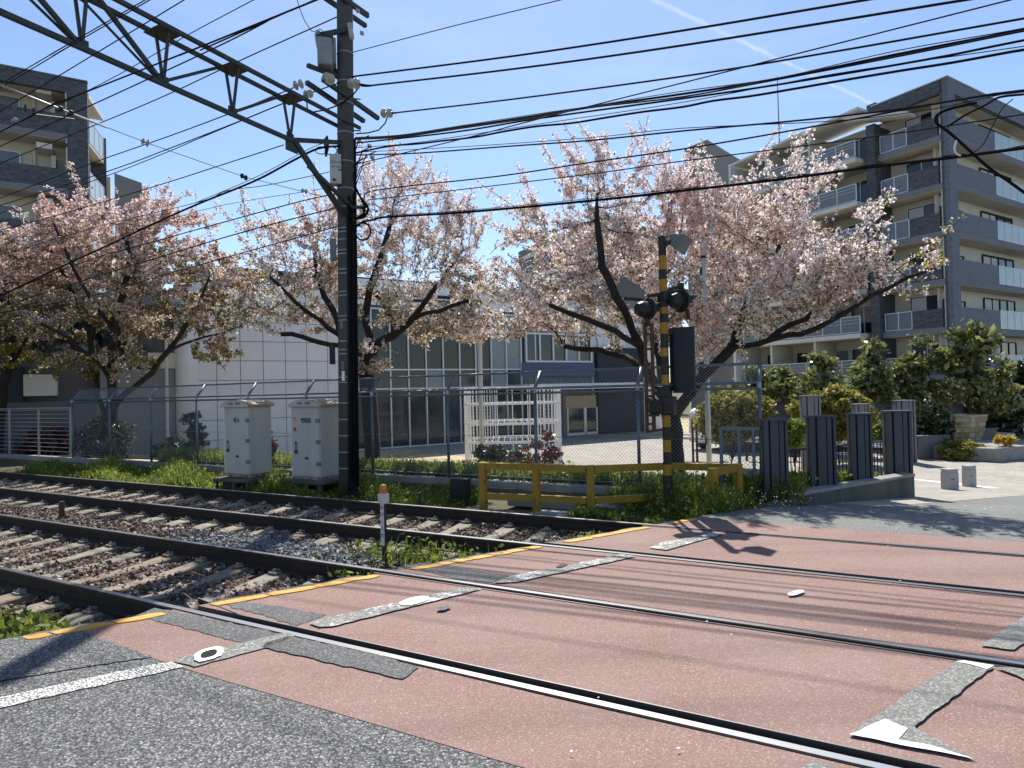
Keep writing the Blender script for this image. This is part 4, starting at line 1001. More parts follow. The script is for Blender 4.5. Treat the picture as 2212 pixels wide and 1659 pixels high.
# insulators: strings of porcelain discs and pin types
def insul(p, q, n=2, r=0.085, parent=pole):
    d_ = (q - p); L_ = d_.length; d_ = d_ / L_; o = None
    for k in range(n):
        c = p + d_ * (L_ * (k + 0.5) / n); h = L_ / n
        b_ = MB().lathe(c - d_ * (h * 0.42), [(r * 0.3, 0), (r * 0.45, h * 0.1), (r, h * 0.45), (r * 0.95, h * 0.55), (r * 0.4, h * 0.62), (r * 0.25, h * 0.85)], 12, d_).build("insulator", "porcelain", parent, smooth=False)
    return b_
ap = lambda x, y, da=0.0: on(x, y, E2, a_pole + da)
insul(on(822, 245, N2, 9.0), on(848, 244, N2, 9.0), 2, 0.085)
insul(ap(703, 168, 0.1), ap(716, 172, 0.35), 2, 0.10); insul(on(752, 180, N2, 9.0), on(776, 182, N2, 9.0), 2, 0.10)
MB().tube([on(776, 182, N2, 9.0), on(782, 184, N2, 9.0), on(790, 185, N2, 9.0), on(802, 185, N2, 9.0)], [0.012, 0.03, 0.026, 0.018], 8).build("wire_clamp", "cable_black", pole)
MB().tube([on(840, 244, N2, 9.0), on(856, 244, N2, 9.0)], 0.016, 6).build("wire_clamp", "cable_black", pole)
MB().tube([pole_at(pz(170)), on(768, 165, N2, 9.0)], 0.016, 6).build("wire_clamp", "cable_black", pole)
insul(ap(633, 186, -0.25), ap(655, 180, -0.05), 2, 0.085); insul(ap(657, 205, -0.25), ap(674, 202, -0.05), 2, 0.075)
for x, y in ((773, 24), (782, 72), (776, 305), (798, 316), (804, 341)): insul(at(x - 4, y + 3, PY - 0.2), at(x + 4, y - 4, PY - 0.2), 1, 0.055)
# transformer on its bracket shelf, fuse cutouts on a short arm
tr_ = MB().box(at(702, 114, PY - 0.35), (0.27, 0.27, 0.56), (rt, tocam, UP)).build("transformer", "transformer_grey", pole, bevel=0.02)
MB().box(at(717, 116, PY - 0.15), (0.16, 0.30, 0.50), (rt, tocam, UP)).build("radiator", "transformer_grey", tr_, bevel=0.02)
MB().lathe(at(691, 88, PY - 0.45), [(0.05, 0), (0.045, 0.06), (0.03, 0.1)], 8).build("bushing", "porcelain", tr_)
MB().box(at(702, 86, PY - 0.35), (0.30, 0.30, 0.03), (rt, tocam, UP)).build("cover", "dark_steel", tr_)
MB().span(at(664, 141, PY - 0.55), at(735, 168, PY - 0.05), 0.08, 0.06).span(at(690, 140, PY - 0.2), at(740, 160, PY + 0.1), 0.08, 0.06).build("shelf_bracket", "truss_steel", pole)
MB().span(at(690, 76, PY - 0.25), at(757, 63, PY - 0.22), 0.06, 0.08).build("short_arm", "truss_steel", pole)
for x0, x1, y0, y1 in ((681, 692, 74, 104), (751, 764, 51, 84)):
    c = at((x0 + x1) / 2, (y0 + y1) / 2, PY - 0.3); MB().box(c, (0.085, 0.10, (y1 - y0) / FPX * PY), ((rt + UP * 0.15).normalized(), tocam, (UP - rt * 0.15).normalized())).build("fuse_cutout", "porcelain", pole, bevel=0.015)
insul(at(685, 78, PY - 0.3), at(688, 65, PY - 0.3), 2, 0.05)
MB().tube([at(707, 293, PY), at(704, 305, PY), at(706, 318, PY), at(704, 338, PY)], [0.012, 0.06, 0.045, 0.02], 10).build("cable_head", "rust_post", pole)
# coils and loops of slack cable at the pole
def loop_pts(cx, cy, rx, ry, n=20, turns=1.0, dy=-0.2, ph=0.0):
    return [at(cx + rx * math.cos(ph + 2 * math.pi * turns * k / n), cy + ry * math.sin(ph + 2 * math.pi * turns * k / n), PY + dy + 0.02 * k / n) for k in range(n + 1)]
cm = MB()
cm.tube(loop_pts(784, 500, 17, 19, 24, 1.9), 0.017, 6); cm.tube(loop_pts(773, 452, 22, 20, 18, 0.8, -0.25, -1.2), 0.024, 6)
cm.tube([at(x, y, PY - 0.25) for x, y in ((768, 405), (778, 425), (789, 445), (786, 462), (770, 472), (760, 490))], 0.024, 6)
cm.tube([at(x, y, PY - 0.25) for x, y in ((800, 413), (788, 420), (783, 450), (788, 470))], 0.012, 6)
cm.tube([at(x, y, PY - 0.22) for x, y in ((806, 475), (786, 478), (766, 490), (760, 510))], 0.020, 6)
for (x0, y0) in ((775, 299), (782, 322), (790, 333), (772, 345), (778, 357)):
    cm.tube([at(x0 + 22, y0 - 6, PY - 0.15), at(x0, y0 + 4, PY - 0.2), at(x0 - 10, y0 + 34, PY - 0.22), at(768, y0 + 70, PY - 0.2), at(768, 430, PY - 0.18)], 0.011, 6)
cm.tube(loop_pts(694, 325, 13, 8, 16, 1.2), 0.009, 6); cm.tube(loop_pts(716, 326, 12, 9, 16, 1.1), 0.009, 6)
cm.build("slack_cables", "cable_black", pole, smooth=True)
MB().tube([at(x, y, PY - 0.3) for x, y in ((640, -6), (648, 20), (658, 45), (672, 66), (684, 70), (690, 62), (697, 66), (699, 82), (694, 110), (686, 128))], 0.008, 6).build("jumper", "cable_black", pole, smooth=True)
MB().tube([at(x, y, PY - 0.2) for x, y in ((838, 250), (832, 266), (818, 281), (795, 287), (768, 289))], 0.012, 6).build("jumper", "cable_black", pole, smooth=True)
MB().tube([at(x, y, PY - 0.2) for x, y in ((662, 210), (664, 236), (676, 242), (700, 238), (735, 226), (762, 205), (775, 190))], 0.013, 6).build("jumper", "cable_black", pole, smooth=True)
MB().box(at(775, 448, PY - 0.1), (0.22, 0.05, 0.05), (rt, tocam, UP)).build("cable_bracket", "truss_steel", pole)
for z in np.arange(2.5, 7.5, 0.62):
    MB().span(pole_at(z) + rt * (pole_r(z) - 0.01), pole_at(z) + rt * (pole_r(z) + 0.13), 0.018, 0.018).build("step_bolt", "dark_steel", pole)

# ------------------------------------------------------------------ gantry truss over the tracks
WU = 0.15
lowz = on(627, 302, E2, a_pole).z; upz = on(727, 261, E2, a_pole).z
d_pole = pole_at(6.5).dot(N)
gan = thing("gantry_truss", "dark steel lattice truss reaching from the pole over the tracks to upper left", "gantry", ad(a_pole, d_pole - 3, lowz))
def dn(x, y): return on(x, y, E2, a_pole).dot(N)
nodes = [dn(627, 302), dn(503, 250), dn(353, 187), dn(177, 108)]
step = (nodes[0] - nodes[3]) / 3
nodes += [nodes[3] - step * k for k in range(1, 9)]
dend = nodes[-1] - 0.3
MB().span(ad(a_pole, nodes[0] + 0.05, lowz), ad(a_pole, dend, lowz), 0.062, 0.062).build("lower_chord", "truss_steel", gan)
for sg in (-1, 1):
    MB().span(ad(a_pole + sg * WU, d_pole + 0.25, upz), ad(a_pole + sg * WU, dend, upz), 0.055, 0.055).build("upper_chord", "truss_steel", gan)
for i, dd in enumerate(nodes):
    for sg in (-1, 1):
        MB().span(ad(a_pole, dd, lowz), ad(a_pole + sg * WU, dd, upz), 0.034, 0.034).build("web_post", "truss_steel", gan)
    if i < 3:
        if i >= 1: MB().span(ad(a_pole, dd - 0.05, lowz), ad(a_pole - WU, nodes[i - 1] - 0.08, upz), 0.045, 0.045).build("web_diagonal", "truss_steel", gan)
    if i >= 2 and i + 1 < len(nodes):
        MB().span(ad(a_pole, dd, lowz), ad(a_pole + WU, nodes[i + 1], upz), 0.052, 0.052).build("web_diagonal", "truss_steel", gan)
        MB().span(ad(a_pole, dd - 0.04, lowz), ad(a_pole - WU, nodes[i + 1], upz), 0.026, 0.026).build("web_diagonal", "truss_steel", gan)
    MB().box(ad(a_pole, dd, upz - 0.048), (2 * WU + 0.08, 0.32, 0.012), AX_E).build("batten_plate", "truss_steel", gan)
    MB().box(ad(a_pole, dd, lowz + 0.05), (0.012, 0.16, 0.13), AX_E).build("gusset", "truss_steel", gan)
# knee brace down to the pole and the short tie
kz = pz(470)
MB().span(ad(a_pole, nodes[0] + 0.1, lowz), pole_at(kz) + tocam * 0.1 - N * 0.06, 0.075, 0.085).build("knee_brace", "truss_steel", gan)
MB().span(ad(a_pole + 0.05, nodes[0] - 0.25 + 0.6, lowz - 0.35), pole_at(kz + 0.15) + tocam * 0.15 + rt * 0.12, 0.06, 0.06).build("knee_brace", "truss_steel", gan)
MB().span(ad(a_pole, nodes[0], lowz), ad(a_pole, d_pole, lowz + 0.42), 0.07, 0.07).build("tie_bar", "truss_steel", gan)
MB().box(ad(a_pole, nodes[0] + 0.03, lowz - 0.08), (0.024, 0.26, 0.24), AX_E).build("gusset", "truss_steel", gan)

# ------------------------------------------------------------------ overhead wires
def smooth_pts(P_, n):
    out = []
    for i in range(len(P_) - 1):
        p0 = P_[max(i - 1, 0)]; p1 = P_[i]; p2 = P_[i + 1]; p3 = P_[min(i + 2, len(P_) - 1)]
        for k in range(n):
            t = k / n
            out.append(0.5 * ((2 * p1) + (-p0 + p2) * t + (2 * p0 - 5 * p1 + 4 * p2 - p3) * t * t + (-p0 + 3 * p1 - 3 * p2 + p3) * t ** 3))
    out.append(P_[-1]); return out
def wire(name, label, d, pts, r, mat="wire_dark", left=0.0, right=0.0, group="wires along the railway", sm_=True):
    P_ = [on(x, y, N2, d) for x, y in pts]
    if left:
        v = (P_[0] - P_[1]).normalized(); P_.insert(0, P_[0] + v * left)
    if right:
        v = (P_[-1] - P_[-2]).normalized(); P_.append(P_[-1] + v * right)
    if sm_ and len(P_) > 2: P_ = smooth_pts(P_, 5)
    o = MB().tube(P_, r, 5).build(name, mat, None, smooth=True)
    tag(o, label, "wire", group); return o
W = wire
RT = 9.0
# right of the pole
W("overhead_wire", "thin top wire rising right from the pole, leaving the picture at the middle top", RT, [(762, 113), (980, 56), (1210, 0)], 0.008, right=8)
W("overhead_wire", "thick upper wire of the heavy pair running right from the pole", RT, [(765, 165), (1110, 121), (1475, 66), (1870, 0)], 0.017, "wire_copper", right=4)
W("overhead_wire", "thick lower wire of the heavy pair starting at the toothed clamp", RT, [(800, 185), (1110, 149), (1475, 98), (2085, 0)], 0.017, "wire_copper", right=3)
W("overhead_wire", "wire starting at the twin porcelain discs right of the pole", RT, [(852, 244), (1110, 214), (1475, 165), (1800, 112), (2212, 40)], 0.014, right=3)
W("overhead_wire", "slanting drop wire crossing over the other wires from low left to top right", RT - 0.5, [(767, 355), (904, 323), (1027, 293), (1164, 257), (1475, 179), (1675, 128), (2182, 0)], 0.009, right=3)
for k, (dy0, dy1, r) in enumerate(((-6, -8, 0.006), (0, 0, 0.017), (6, 5, 0.011))):
    W("overhead_cable", ["thin carrier wire above the thick twisted cable bundle", "thick dark cable of the twisted bundle running right", "thinner cable hanging just under the twisted bundle"][k], RT - 0.1 * k,
      [(767, 299 + dy0 * 0.4), (862, 294 + dy0 * 0.4), (985, 276 + dy0 * 0.5), (1164, 249 + dy0 * 0.6), (1275, 231 + dy0 * 0.3), (1475, 203 + dy0), (1680, 170 + dy0 * 0.3), (1930, 119 + dy1), (2195, 68 + dy1 * 0.5), (2260, 55 + dy1)], r, "cable_black", right=2)
W("overhead_cable", "dark cable between the bundle and the hook-hung cable on the right", RT, [(770, 309), (985, 285), (1164, 256), (1475, 213), (1680, 183), (2000, 129), (2212, 87)], 0.015, "cable_black", right=3)
W("overhead_cable", "thin messenger wire carrying the cable hung on small hooks", RT, [(767, 319), (900, 308), (1164, 268), (1475, 221), (1800, 160), (2212, 100)], 0.006, "cable_black", right=3)
W("overhead_cable", "cable hung on small hooks in shallow waves", RT, [(767, 331), (840, 316), (900, 311), (950, 305), (1027, 296), (1084, 285), (1160, 273), (1235, 266), (1310, 254), (1387, 242), (1475, 231), (1540, 218), (1620, 208), (1710, 193), (1825, 173), (1945, 153), (2060, 135), (2180, 113), (2260, 100)], 0.017, "cable_black", right=3)
W("overhead_wire", "fine upper wire of the close pair that crosses the tree top", RT, [(770, 329), (1000, 317), (1280, 297), (1475, 277), (1790, 262), (2000, 238), (2212, 194)], 0.006, right=3)
W("overhead_wire", "lower wire of the close pair that crosses the tree top", RT, [(767, 335), (900, 331), (1100, 316), (1280, 303), (1475, 283), (1750, 258), (1960, 233), (2140, 204), (2212, 195)], 0.013, right=3)
W("overhead_wire", "wire starting from a small loop at the pole and meeting the pair at far right", RT, [(806, 412), (880, 402), (1075, 381), (1275, 351), (1475, 322), (1660, 291), (1842, 258), (2000, 228), (2130, 207), (2212, 198)], 0.012, right=3)
W("overhead_wire", "fine wire between the looped wire and the black twisted cable", RT, [(794, 432), (1000, 409), (1275, 376), (1475, 348), (1800, 307), (2040, 273), (2212, 247)], 0.009, right=3)
W("overhead_cable", "black twisted cable, the lowest on the right, passing before the trees", RT, [(806, 475), (835, 469), (1000, 459), (1275, 434), (1475, 412), (1700, 386), (1880, 361), (2060, 340), (2212, 320)], 0.021, "cable_black", right=3)
W("overhead_cable", "thin lashing wire riding on the lowest black cable", RT, [(835, 465), (1000, 455), (1275, 429), (1475, 407), (1560, 402), (1700, 380), (1790, 373), (1880, 356), (1990, 348), (2060, 334), (2130, 331), (2212, 314)], 0.006, "cable_black", right=3)
# service drop with splice at upper right
W("service_drop", "thick looped service cable dropping to lower right before the right apartment block", RT - 0.3, [(2110, 222), (2055, 234), (2027, 246), (2021, 258), (2028, 270), (2046, 282), (2075, 307), (2100, 330), (2140, 365), (2180, 392), (2260, 450)], 0.017, "cable_black")
W("service_drop", "short branch cable linking the splice to the upper wires", RT - 0.3, [(2046, 274), (2064, 262), (2090, 246), (2130, 226), (2160, 210), (2212, 204)], 0.014, "cable_black")
W("service_drop", "pale loop of spare cable under the splice", RT - 0.3, [(2068, 300), (2064, 312), (2062, 322), (2066, 332), (2076, 336)], 0.011, "white_pole")
W("service_drop", "slender wire slanting down beside the splice", RT - 0.35, [(2188, 214), (2165, 235), (2145, 270), (2125, 310), (2105, 328)], 0.006, "cable_black")
# left of the pole: feeders on the pole side
LP = 8.9
W("overhead_wire", "upper feeder wire leaving the pole's transformer arm to the left", LP, [(0, 353), (223, 263), (367, 202), (520, 130), (727, 37)], 0.012, left=12)
W("overhead_wire", "wire passing behind the truss, second above the heavy contact wire", LP, [(0, 284), (217, 182), (410, 73), (547, 0)], 0.010, left=12, right=6)
W("overhead_wire", "wire from the left porcelain discs, passing under the truss gusset", LP, [(0, 428), (200, 352), (360, 296), (510, 240), (640, 187)], 0.012, left=12)
W("overhead_wire", "upper of two close feeder wires below the truss on the left", LP, [(0, 444), (233, 370), (360, 323), (517, 262), (620, 220), (735, 178)], 0.012, left=12)
W("overhead_wire", "lower of two close feeder wires below the truss on the left", LP, [(0, 461), (233, 379), (360, 329), (430, 299), (560, 245), (655, 206)], 0.010, left=12)
W("overhead_wire", "single feeder ending at the knee brace of the truss", LP, [(0, 497), (120, 466), (333, 403), (480, 356), (613, 313)], 0.011, left=12)
W("overhead_cable", "heavy black cable sagging from the pole to the lower left, before the trees", LP, [(0, 640), (107, 588), (233, 530), (330, 484), (427, 441), (550, 391), (633, 347), (687, 321), (735, 316)], 0.022, "cable_black", left=14)
W("overhead_wire", "fine wire running just above the heavy black sagging cable", LP, [(0, 552), (200, 493), (427, 437), (490, 412), (577, 400), (737, 366)], 0.008, left=14)
W("overhead_cable", "fine carrier wire beside the heavy black sagging cable", LP, [(427, 436), (550, 384), (633, 340), (690, 312), (735, 305)], 0.007, "cable_black")
W("overhead_cable", "upper of three thin cables sagging across the left blossom", LP, [(0, 637), (180, 566), (293, 533), (440, 492), (600, 448), (683, 427), (735, 418)], 0.012, "cable_black", left=14)
W("overhead_cable", "middle of three thin cables sagging across the left blossom", LP, [(0, 664), (187, 604), (353, 553), (530, 500), (737, 446)], 0.013, "cable_black", left=14)
W("overhead_cable", "lowest of three thin cables sagging across the left blossom", LP, [(0, 676), (190, 641), (353, 594), (500, 553), (727, 490)], 0.011, "cable_black", left=14)
W("overhead_wire", "faint wire near the truss brace at the middle left", LP, [(0, 593), (150, 545), (427, 456), (683, 410), (735, 398)], 0.006, left=14)
# traction wires over the two tracks
NT, FT = 3.97, 6.93
W("traction_wire", "upper of two fine twin wires at top left over the near track", NT, [(0, 182), (157, 90), (313, 0)], 0.006, "wire_copper", left=14, right=20)
W("traction_wire", "lower of two fine twin wires at top left over the near track", NT, [(0, 190), (162, 93), (323, 0)], 0.006, "wire_copper", left=14, right=20)
W("traction_wire", "fine wire at top left crossing behind the truss end", NT, [(0, 240), (133, 160), (397, 0)], 0.006, "wire_copper", left=14, right=20)
W("contact_wire", "heavy contact wire of the near track with clamps at far left", NT, [(0, 285), (100, 233), (200, 193), (450, 94), (683, 0)], 0.0085, "wire_copper", left=14, right=20)
W("traction_wire", "second heavy wire just below the near contact wire", NT + 0.25, [(0, 316), (200, 226), (467, 102), (593, 38), (670, 4)], 0.007, "wire_copper", left=14, right=20)
# pull-off rod and its cross-span wire with insulators
spn = thing("pull_off_span", "bright pull-off rod and span wire with insulators at left", "rail fitting", at(163, 255, 9))
As, Bs = on(-40, 168, N2, 3.4), on(230, 275, N2, 5.6)
MB().tube([As, Bs], 0.017, 8).build("rod", "galvanised", spn, smooth=True)
Cs, Ds_, Es = on(313, 307, N2, 6.6), on(527, 382, N2, 8.2), on(700, 425, N2, 9.0)
MB().tube([Bs, Cs, Ds_, Es], 0.006, 5).build("span_wire", "wire_copper", spn)
v = (Ds_ - Bs).normalized()
insul(on(304, 304, N2, 6.55), on(324, 311, N2, 6.68), 2, 0.075, spn); insul(on(650, 411, N2, 8.75), on(664, 414, N2, 8.8), 2, 0.05, spn)
for x, y in ((523, 380), (531, 384)): MB().lathe(on(x, y, N2, 8.2) - UP * 0.04, [(0.03, 0), (0.04, 0.04), (0.03, 0.08)], 8).build("clamp", "dark_steel", spn)
for f in (0.55, 0.64): MB().box(As.lerp(Bs, f), (0.09, 0.06, 0.06), AX_E).build("clamp", "dark_steel", spn, bevel=0.01)
hp = on(70, 247, N2, NT); MB().tube([on(70, 246, N2, NT + 0.05), on(160, 257, N2, NT + 0.75)], 0.009, 6).build("steady_arm", "dark_steel", spn)
for x, y in ((72, 247), (54, 240)): MB().tube([on(x, y, N2, NT), on(x + 1, y - 14, N2, NT)], 0.012, 6).build("dropper_clamp", "dark_steel", spn)
MB().tube([on(28, 262, N2, NT), on(33, 258, N2, NT), on(40, 262, N2, NT)], 0.026, 8).build("clamp", "galvanised", spn)
# ------------------------------------------------------------------ retaining wall with louvred steel posts
WM = 5.80
wall_a = rm(G(1652, 1088, 0.0).dot(R), WM, 0); wl0 = wall_a.dot(R)
p_end = on(1976, 1062, M2, WM); wl1 = p_end.dot(R)
def hz(r, m): q = rm(r, m); return Hxy(q.x, q.y)
WTOP = 0.04
mb = MB(); nn = 8
prof = []
for k in range(nn + 1):
    r = wl0 + (wl1 - wl0) * k / nn
    prof.append((r, hz(r, WM) - 0.1, min(WTOP, WTOP - 0.13 * max(0, 1 - k / 1.4))))
for k in range(nn):
    (r0, b0, t0_), (r1, b1, t1_) = prof[k], prof[k + 1]
    f0, f1 = rm(r0, WM, b0), rm(r1, WM, b1); g0, g1 = rm(r0, WM, t0_), rm(r1, WM, t1_)
    h0, h1 = rm(r0, WM + 0.2, t0_), rm(r1, WM + 0.2, t1_); i0, i1 = rm(r0, WM + 0.2, b0), rm(r1, WM + 0.2, b1)
    mb.quad(f0, f1, g1, g0); mb.quad(g0, g1, h1, h0); mb.quad(h0, h1, i1, i0)
for k in (0, nn):
    r, b_0, t_0 = prof[k]; mb.quad(rm(r, WM, b_0), rm(r, WM, t_0), rm(r, WM + 0.2, t_0), rm(r, WM + 0.2, b_0))
rw = thing("retaining_wall", "low stained concrete wall carrying the dark louvred posts", "wall", rm(wl0, WM, 0))
mb.build("wall_face", "dark_concrete", rw)
MB().span(rm(wl0 + 0.75, WM + 0.10, WTOP + 0.012), rm(wl1 + 0.01, WM + 0.10, WTOP + 0.012), 0.235, 0.05).build("coping", "concrete", rw, bevel=0.01)

AX_F = (Vector((math.cos(-0.16), math.sin(-0.16), 0)), Vector((-math.sin(-0.16), math.cos(-0.16), 0)), UP)
def louvre_post(name, c, w, dep, z0, z1, ax, mat, label, group="louvred steel posts", cap=True):
    t = thing(name, label, "post", (c.x, c.y, z0), group)
    x, y, _ = ax; h = z1 - z0; mid = Vector((c.x, c.y, (z0 + z1) / 2))
    MB().box(mid + y * 0.02, (w * 0.94, dep * 0.80, h), ax).build("core", "signal_hood", t)
    for (u0, u1, prd) in ((-0.5, -0.29, 0.0), (-0.22, 0.12, 0.0), (0.155, 0.34, 0.012), (0.385, 0.5, 0.0)):
        MB().box(mid - y * (dep / 2 - 0.03 - prd) + x * ((u0 + u1) / 2 * w), ((u1 - u0) * w, 0.07, h), ax).build("fin", mat, t, bevel=0.004)
    for sg in (-1, 1): MB().box(mid + x * (sg * w / 2) + y * 0.03, (0.02, dep - 0.09, h - 0.004), ax).build("side_plate", mat, t)
    MB().box(mid + y * (dep / 2 - 0.005), (w, 0.02, h), ax).build("back_plate", mat, t)
    if cap: MB().box(Vector((c.x, c.y, z1 + 0.012)), (w + 0.05, dep + 0.06, 0.028), ax).build("cap", mat, t)
    return t
names_ = ["dark louvred post next to the grey gate, first on the low wall", "dark louvred steel post on the low wall, second from the gate", "dark louvred steel post on the low wall, third from the gate", "dark louvred steel post at the outer end of the low wall"]
for (x0, x1, yt, yb), lab in zip(((1646, 1701, 912, 1074), (1745, 1804, 903, 1056), (1834.5, 1881, 897, 1040), (1911, 1966, 891, 1024)), names_):
    c = on((x0 + x1) / 2, (yt + yb) / 2, M2, WM + 0.30)
    Y = c.y
    louvre_post("louvred_post", Vector((c.x, c.y, 0)), (x1 - x0) / FPX * Y * 0.90, 0.20, WTOP - 0.05, WTOP + 1.12, AX_F, "louvre_post", lab)
# low railings between the posts
rl = thing("park_railing", "low dark picket railing behind the louvred posts", "railing", rm(wl0 + 2, WM + 0.8, -0.2))
r0, r1 = on(1690, 1000, M2, WM + 0.85).dot(R), on(1905, 1000, M2, WM + 0.85).dot(R)
def rz(r): return hz(r, WM + 0.85)
MB().span(rm(r0, WM + 0.85, rz(r0) + 0.78), rm(r1, WM + 0.85, rz(r0) + 0.78 - 0.02), 0.035, 0.035).build("top_rail", "dark_steel", rl)
MB().span(rm(r0, WM + 0.85, rz(r0) + 0.05), rm(r1, WM + 0.85, rz(r1) + 0.05), 0.03, 0.03).build("bottom_rail", "dark_steel", rl)
r = r0
while r < r1:
    MB().span(rm(r, WM + 0.85, rz(r) + 0.05), rm(r, WM + 0.85, rz(r0) + 0.77), 0.018, 0.018, N).build("picket", "dark_steel", rl); r += 0.115
rl2 = thing("bent_railing", "small rounded tube railing beyond the third louvred post", "railing", on(1870, 990, M2, WM + 1.9))
q0, q1 = on(1790, 985, M2, WM + 2.0), on(1872, 985, M2, WM + 2.0)
for q in (q0, q1): q.z = Hxy(q.x, q.y)
MB().tube([q0, q0 + UP * 0.62, q0 + UP * 0.70 + R * 0.08, q1 + UP * 0.70 - R * 0.08, q1 + UP * 0.62, q1], 0.022, 8).build("hoop", "fence_blue_grey", rl2, smooth=True)
for f in np.linspace(0.12, 0.88, 7): MB().span(q0.lerp(q1, f) + UP * 0.05, q0.lerp(q1, f) + UP * 0.69, 0.016, 0.016, N).build("bar", "fence_blue_grey", rl2)

# ------------------------------------------------------------------ forecourt: gate walls, planters, bollards
def zof(p): return Hxy(p.x, p.y)
def gpt(x, y):
    z = 0.0
    for _ in range(30):
        p = G(x, y, z); z = 0.5 * z + 0.5 * zof(p)
    return G(x, y, z)
def wall_box(name, x0, x1, yt, yb, Y0, Y1, th, mat, label, cat="wall", zb=None):
    p, q = at(x0, yb, Y0), at(x1, yb, Y1)
    zt = at((x0 + x1) / 2, yt, (Y0 + Y1) / 2).z; p.z = q.z = 0; z0 = zb if zb is not None else -1.05
    dr_ = (q - p).normalized(); nr = UP.cross(dr_)
    o = MB().prism([p + UP * z0, q + UP * z0, q + UP * zt, p + UP * zt], nr * th).build(name, mat, bevel=0.008)
    tag(o, label, cat); return o
wall_box("screen_wall", 1560, 1790, 869, 960, 25.2, 25.8, 0.2, "grey_wall", "long dark grey screen wall behind the yellow-green shrubs")
wall_box("screen_wall", 1790, 1962, 864, 960, 25.8, 24.6, 0.2, "grey_wall", "dark grey screen wall left of the tall gate post")
wall_box("screen_wall", 2038, 2115, 866, 900, 25.2, 25.6, 0.2, "grey_wall", "short dark grey wall above the stone-clad planter")
wall_box("planter_wall", 1986, 2055, 940, 998, 21.6, 21.9, 0.25, "planter_wall", "low grey planter wall left of the stone-clad planter")
wall_box("planter_wall", 2100, 2160, 926, 965, 24.0, 24.6, 0.25, "planter_wall", "low grey planter wall right of the stone-clad planter")
def gate_post(x0, x1, yt, yb, mat, label, ax=AX_F, dep=0.35):
    pb_ = gpt((x0 + x1) / 2, yb); Y = pb_.y
    louvre_post("gate_post", Vector((pb_.x, pb_.y, 0)) + M * 0.2, (x1 - x0) / FPX * Y * 0.92, dep, zof(pb_) - 0.02, at((x0 + x1) / 2, yt, Y).z, ax, mat, label, None)
gate_post(1950, 1990, 866, 999, "louvre_post_pale", "tall grey louvred gate post beyond the end of the low wall")
gate_post(2141, 2177, 866, 943, "louvre_post_pale", "tall grey louvred post at far right behind the yellow plant")
for x0, x1, yt, yb, lab in ((1730, 1772, 856, 905, "pale square post top in the yellow-green shrub beyond the second louvred post"), (1843, 1876, 874, 900, "pale louvred post seen behind and above the third dark louvred post")):
    c = at((x0 + x1) / 2, yb, 19.5); louvre_post("gate_post", Vector((c.x, c.y, 0)), (x1 - x0) / FPX * 19.5 * 0.9, 0.3, -1.0, at(x0, yt, 19.5).z, AX_F, "louvre_post_pale", lab, None)
# stone-clad planter: upside-down tapered block of coursed stones
pc = gpt(2075, 985); Yp = pc.y + 1.5; pc = at(2075, 960, Yp); pc.z = -1.0
pl = thing("stone_planter", "tapered planter clad in tan stones beside the grey low wall", "planter", pc)
ztop = at(2075, 896, Yp).z; hpl = ztop + 1.0
wt, wb_ = (2118 - 2032) / FPX * Yp * 0.86, (2105 - 2050) / FPX * Yp * 0.8
MB().add([pc + R * (sx * w / 2) + M * (sy * w / 2) + UP * z for z, w in ((0, wb_ - 0.06), (hpl - 0.04, wt - 0.08)) for sy in (-1, 1) for sx in (-1, 1)], [(0, 1, 3, 2), (4, 5, 7, 6), (0, 1, 5, 4), (1, 3, 7, 5), (3, 2, 6, 7), (2, 0, 4, 6)]).build("core", "tan_stone", pl)
MB().box(pc + UP * (hpl - 0.03), (wt + 0.02, wt + 0.02, 0.06), AX_R).build("top_slab", "tan_stone_pale", pl, bevel=0.01)
nr_ = 7
for k in range(nr_):
    z0, z1 = (hpl - 0.06) * k / nr_, (hpl - 0.06) * (k + 1) / nr_; wk = wb_ + (wt - wb_) * (k + 0.5) / nr_
    for (fx, fn) in ((R, -M), (M, -R)):
        x = -wk / 2
        while x < wk / 2 - 0.04:
            L_ = min(rng.uniform(0.18, 0.5), wk / 2 - x)
            MB().box(pc + fx * (x + L_ / 2) + fn * (wk / 2 - 0.03 + rng.uniform(0, 0.025)) + UP * (z0 + z1) * 0.5, (L_ - 0.015, 0.08, z1 - z0 - 0.012), (fx, fn, UP)).build("stone", "tan_stone" if rng.uniform() < 0.55 else "tan_stone_pale", pl)
            x += L_
# raised bed / bench on the right
bq = [gpt(2130, 998), gpt(2150, 999), gpt(2235, 990)]
be0 = gpt(2150, 999); be1 = gpt(2290, 984)
top = at(2150, 969, be0.y).z
poly = [Vector((be0.x, be0.y, -1.0)), Vector((be1.x, be1.y, -1.0)), Vector((be1.x, be1.y, -1.0)) + M * 2.2, Vector((be0.x, be0.y, -1.0)) + M * 2.6 - R * 0.3]
o = MB().prism(poly, UP * (top + 1.0)).build("raised_bed", "concrete", bevel=0.02); tag(o, "long low concrete bench edge at far right of the forecourt", "bench")
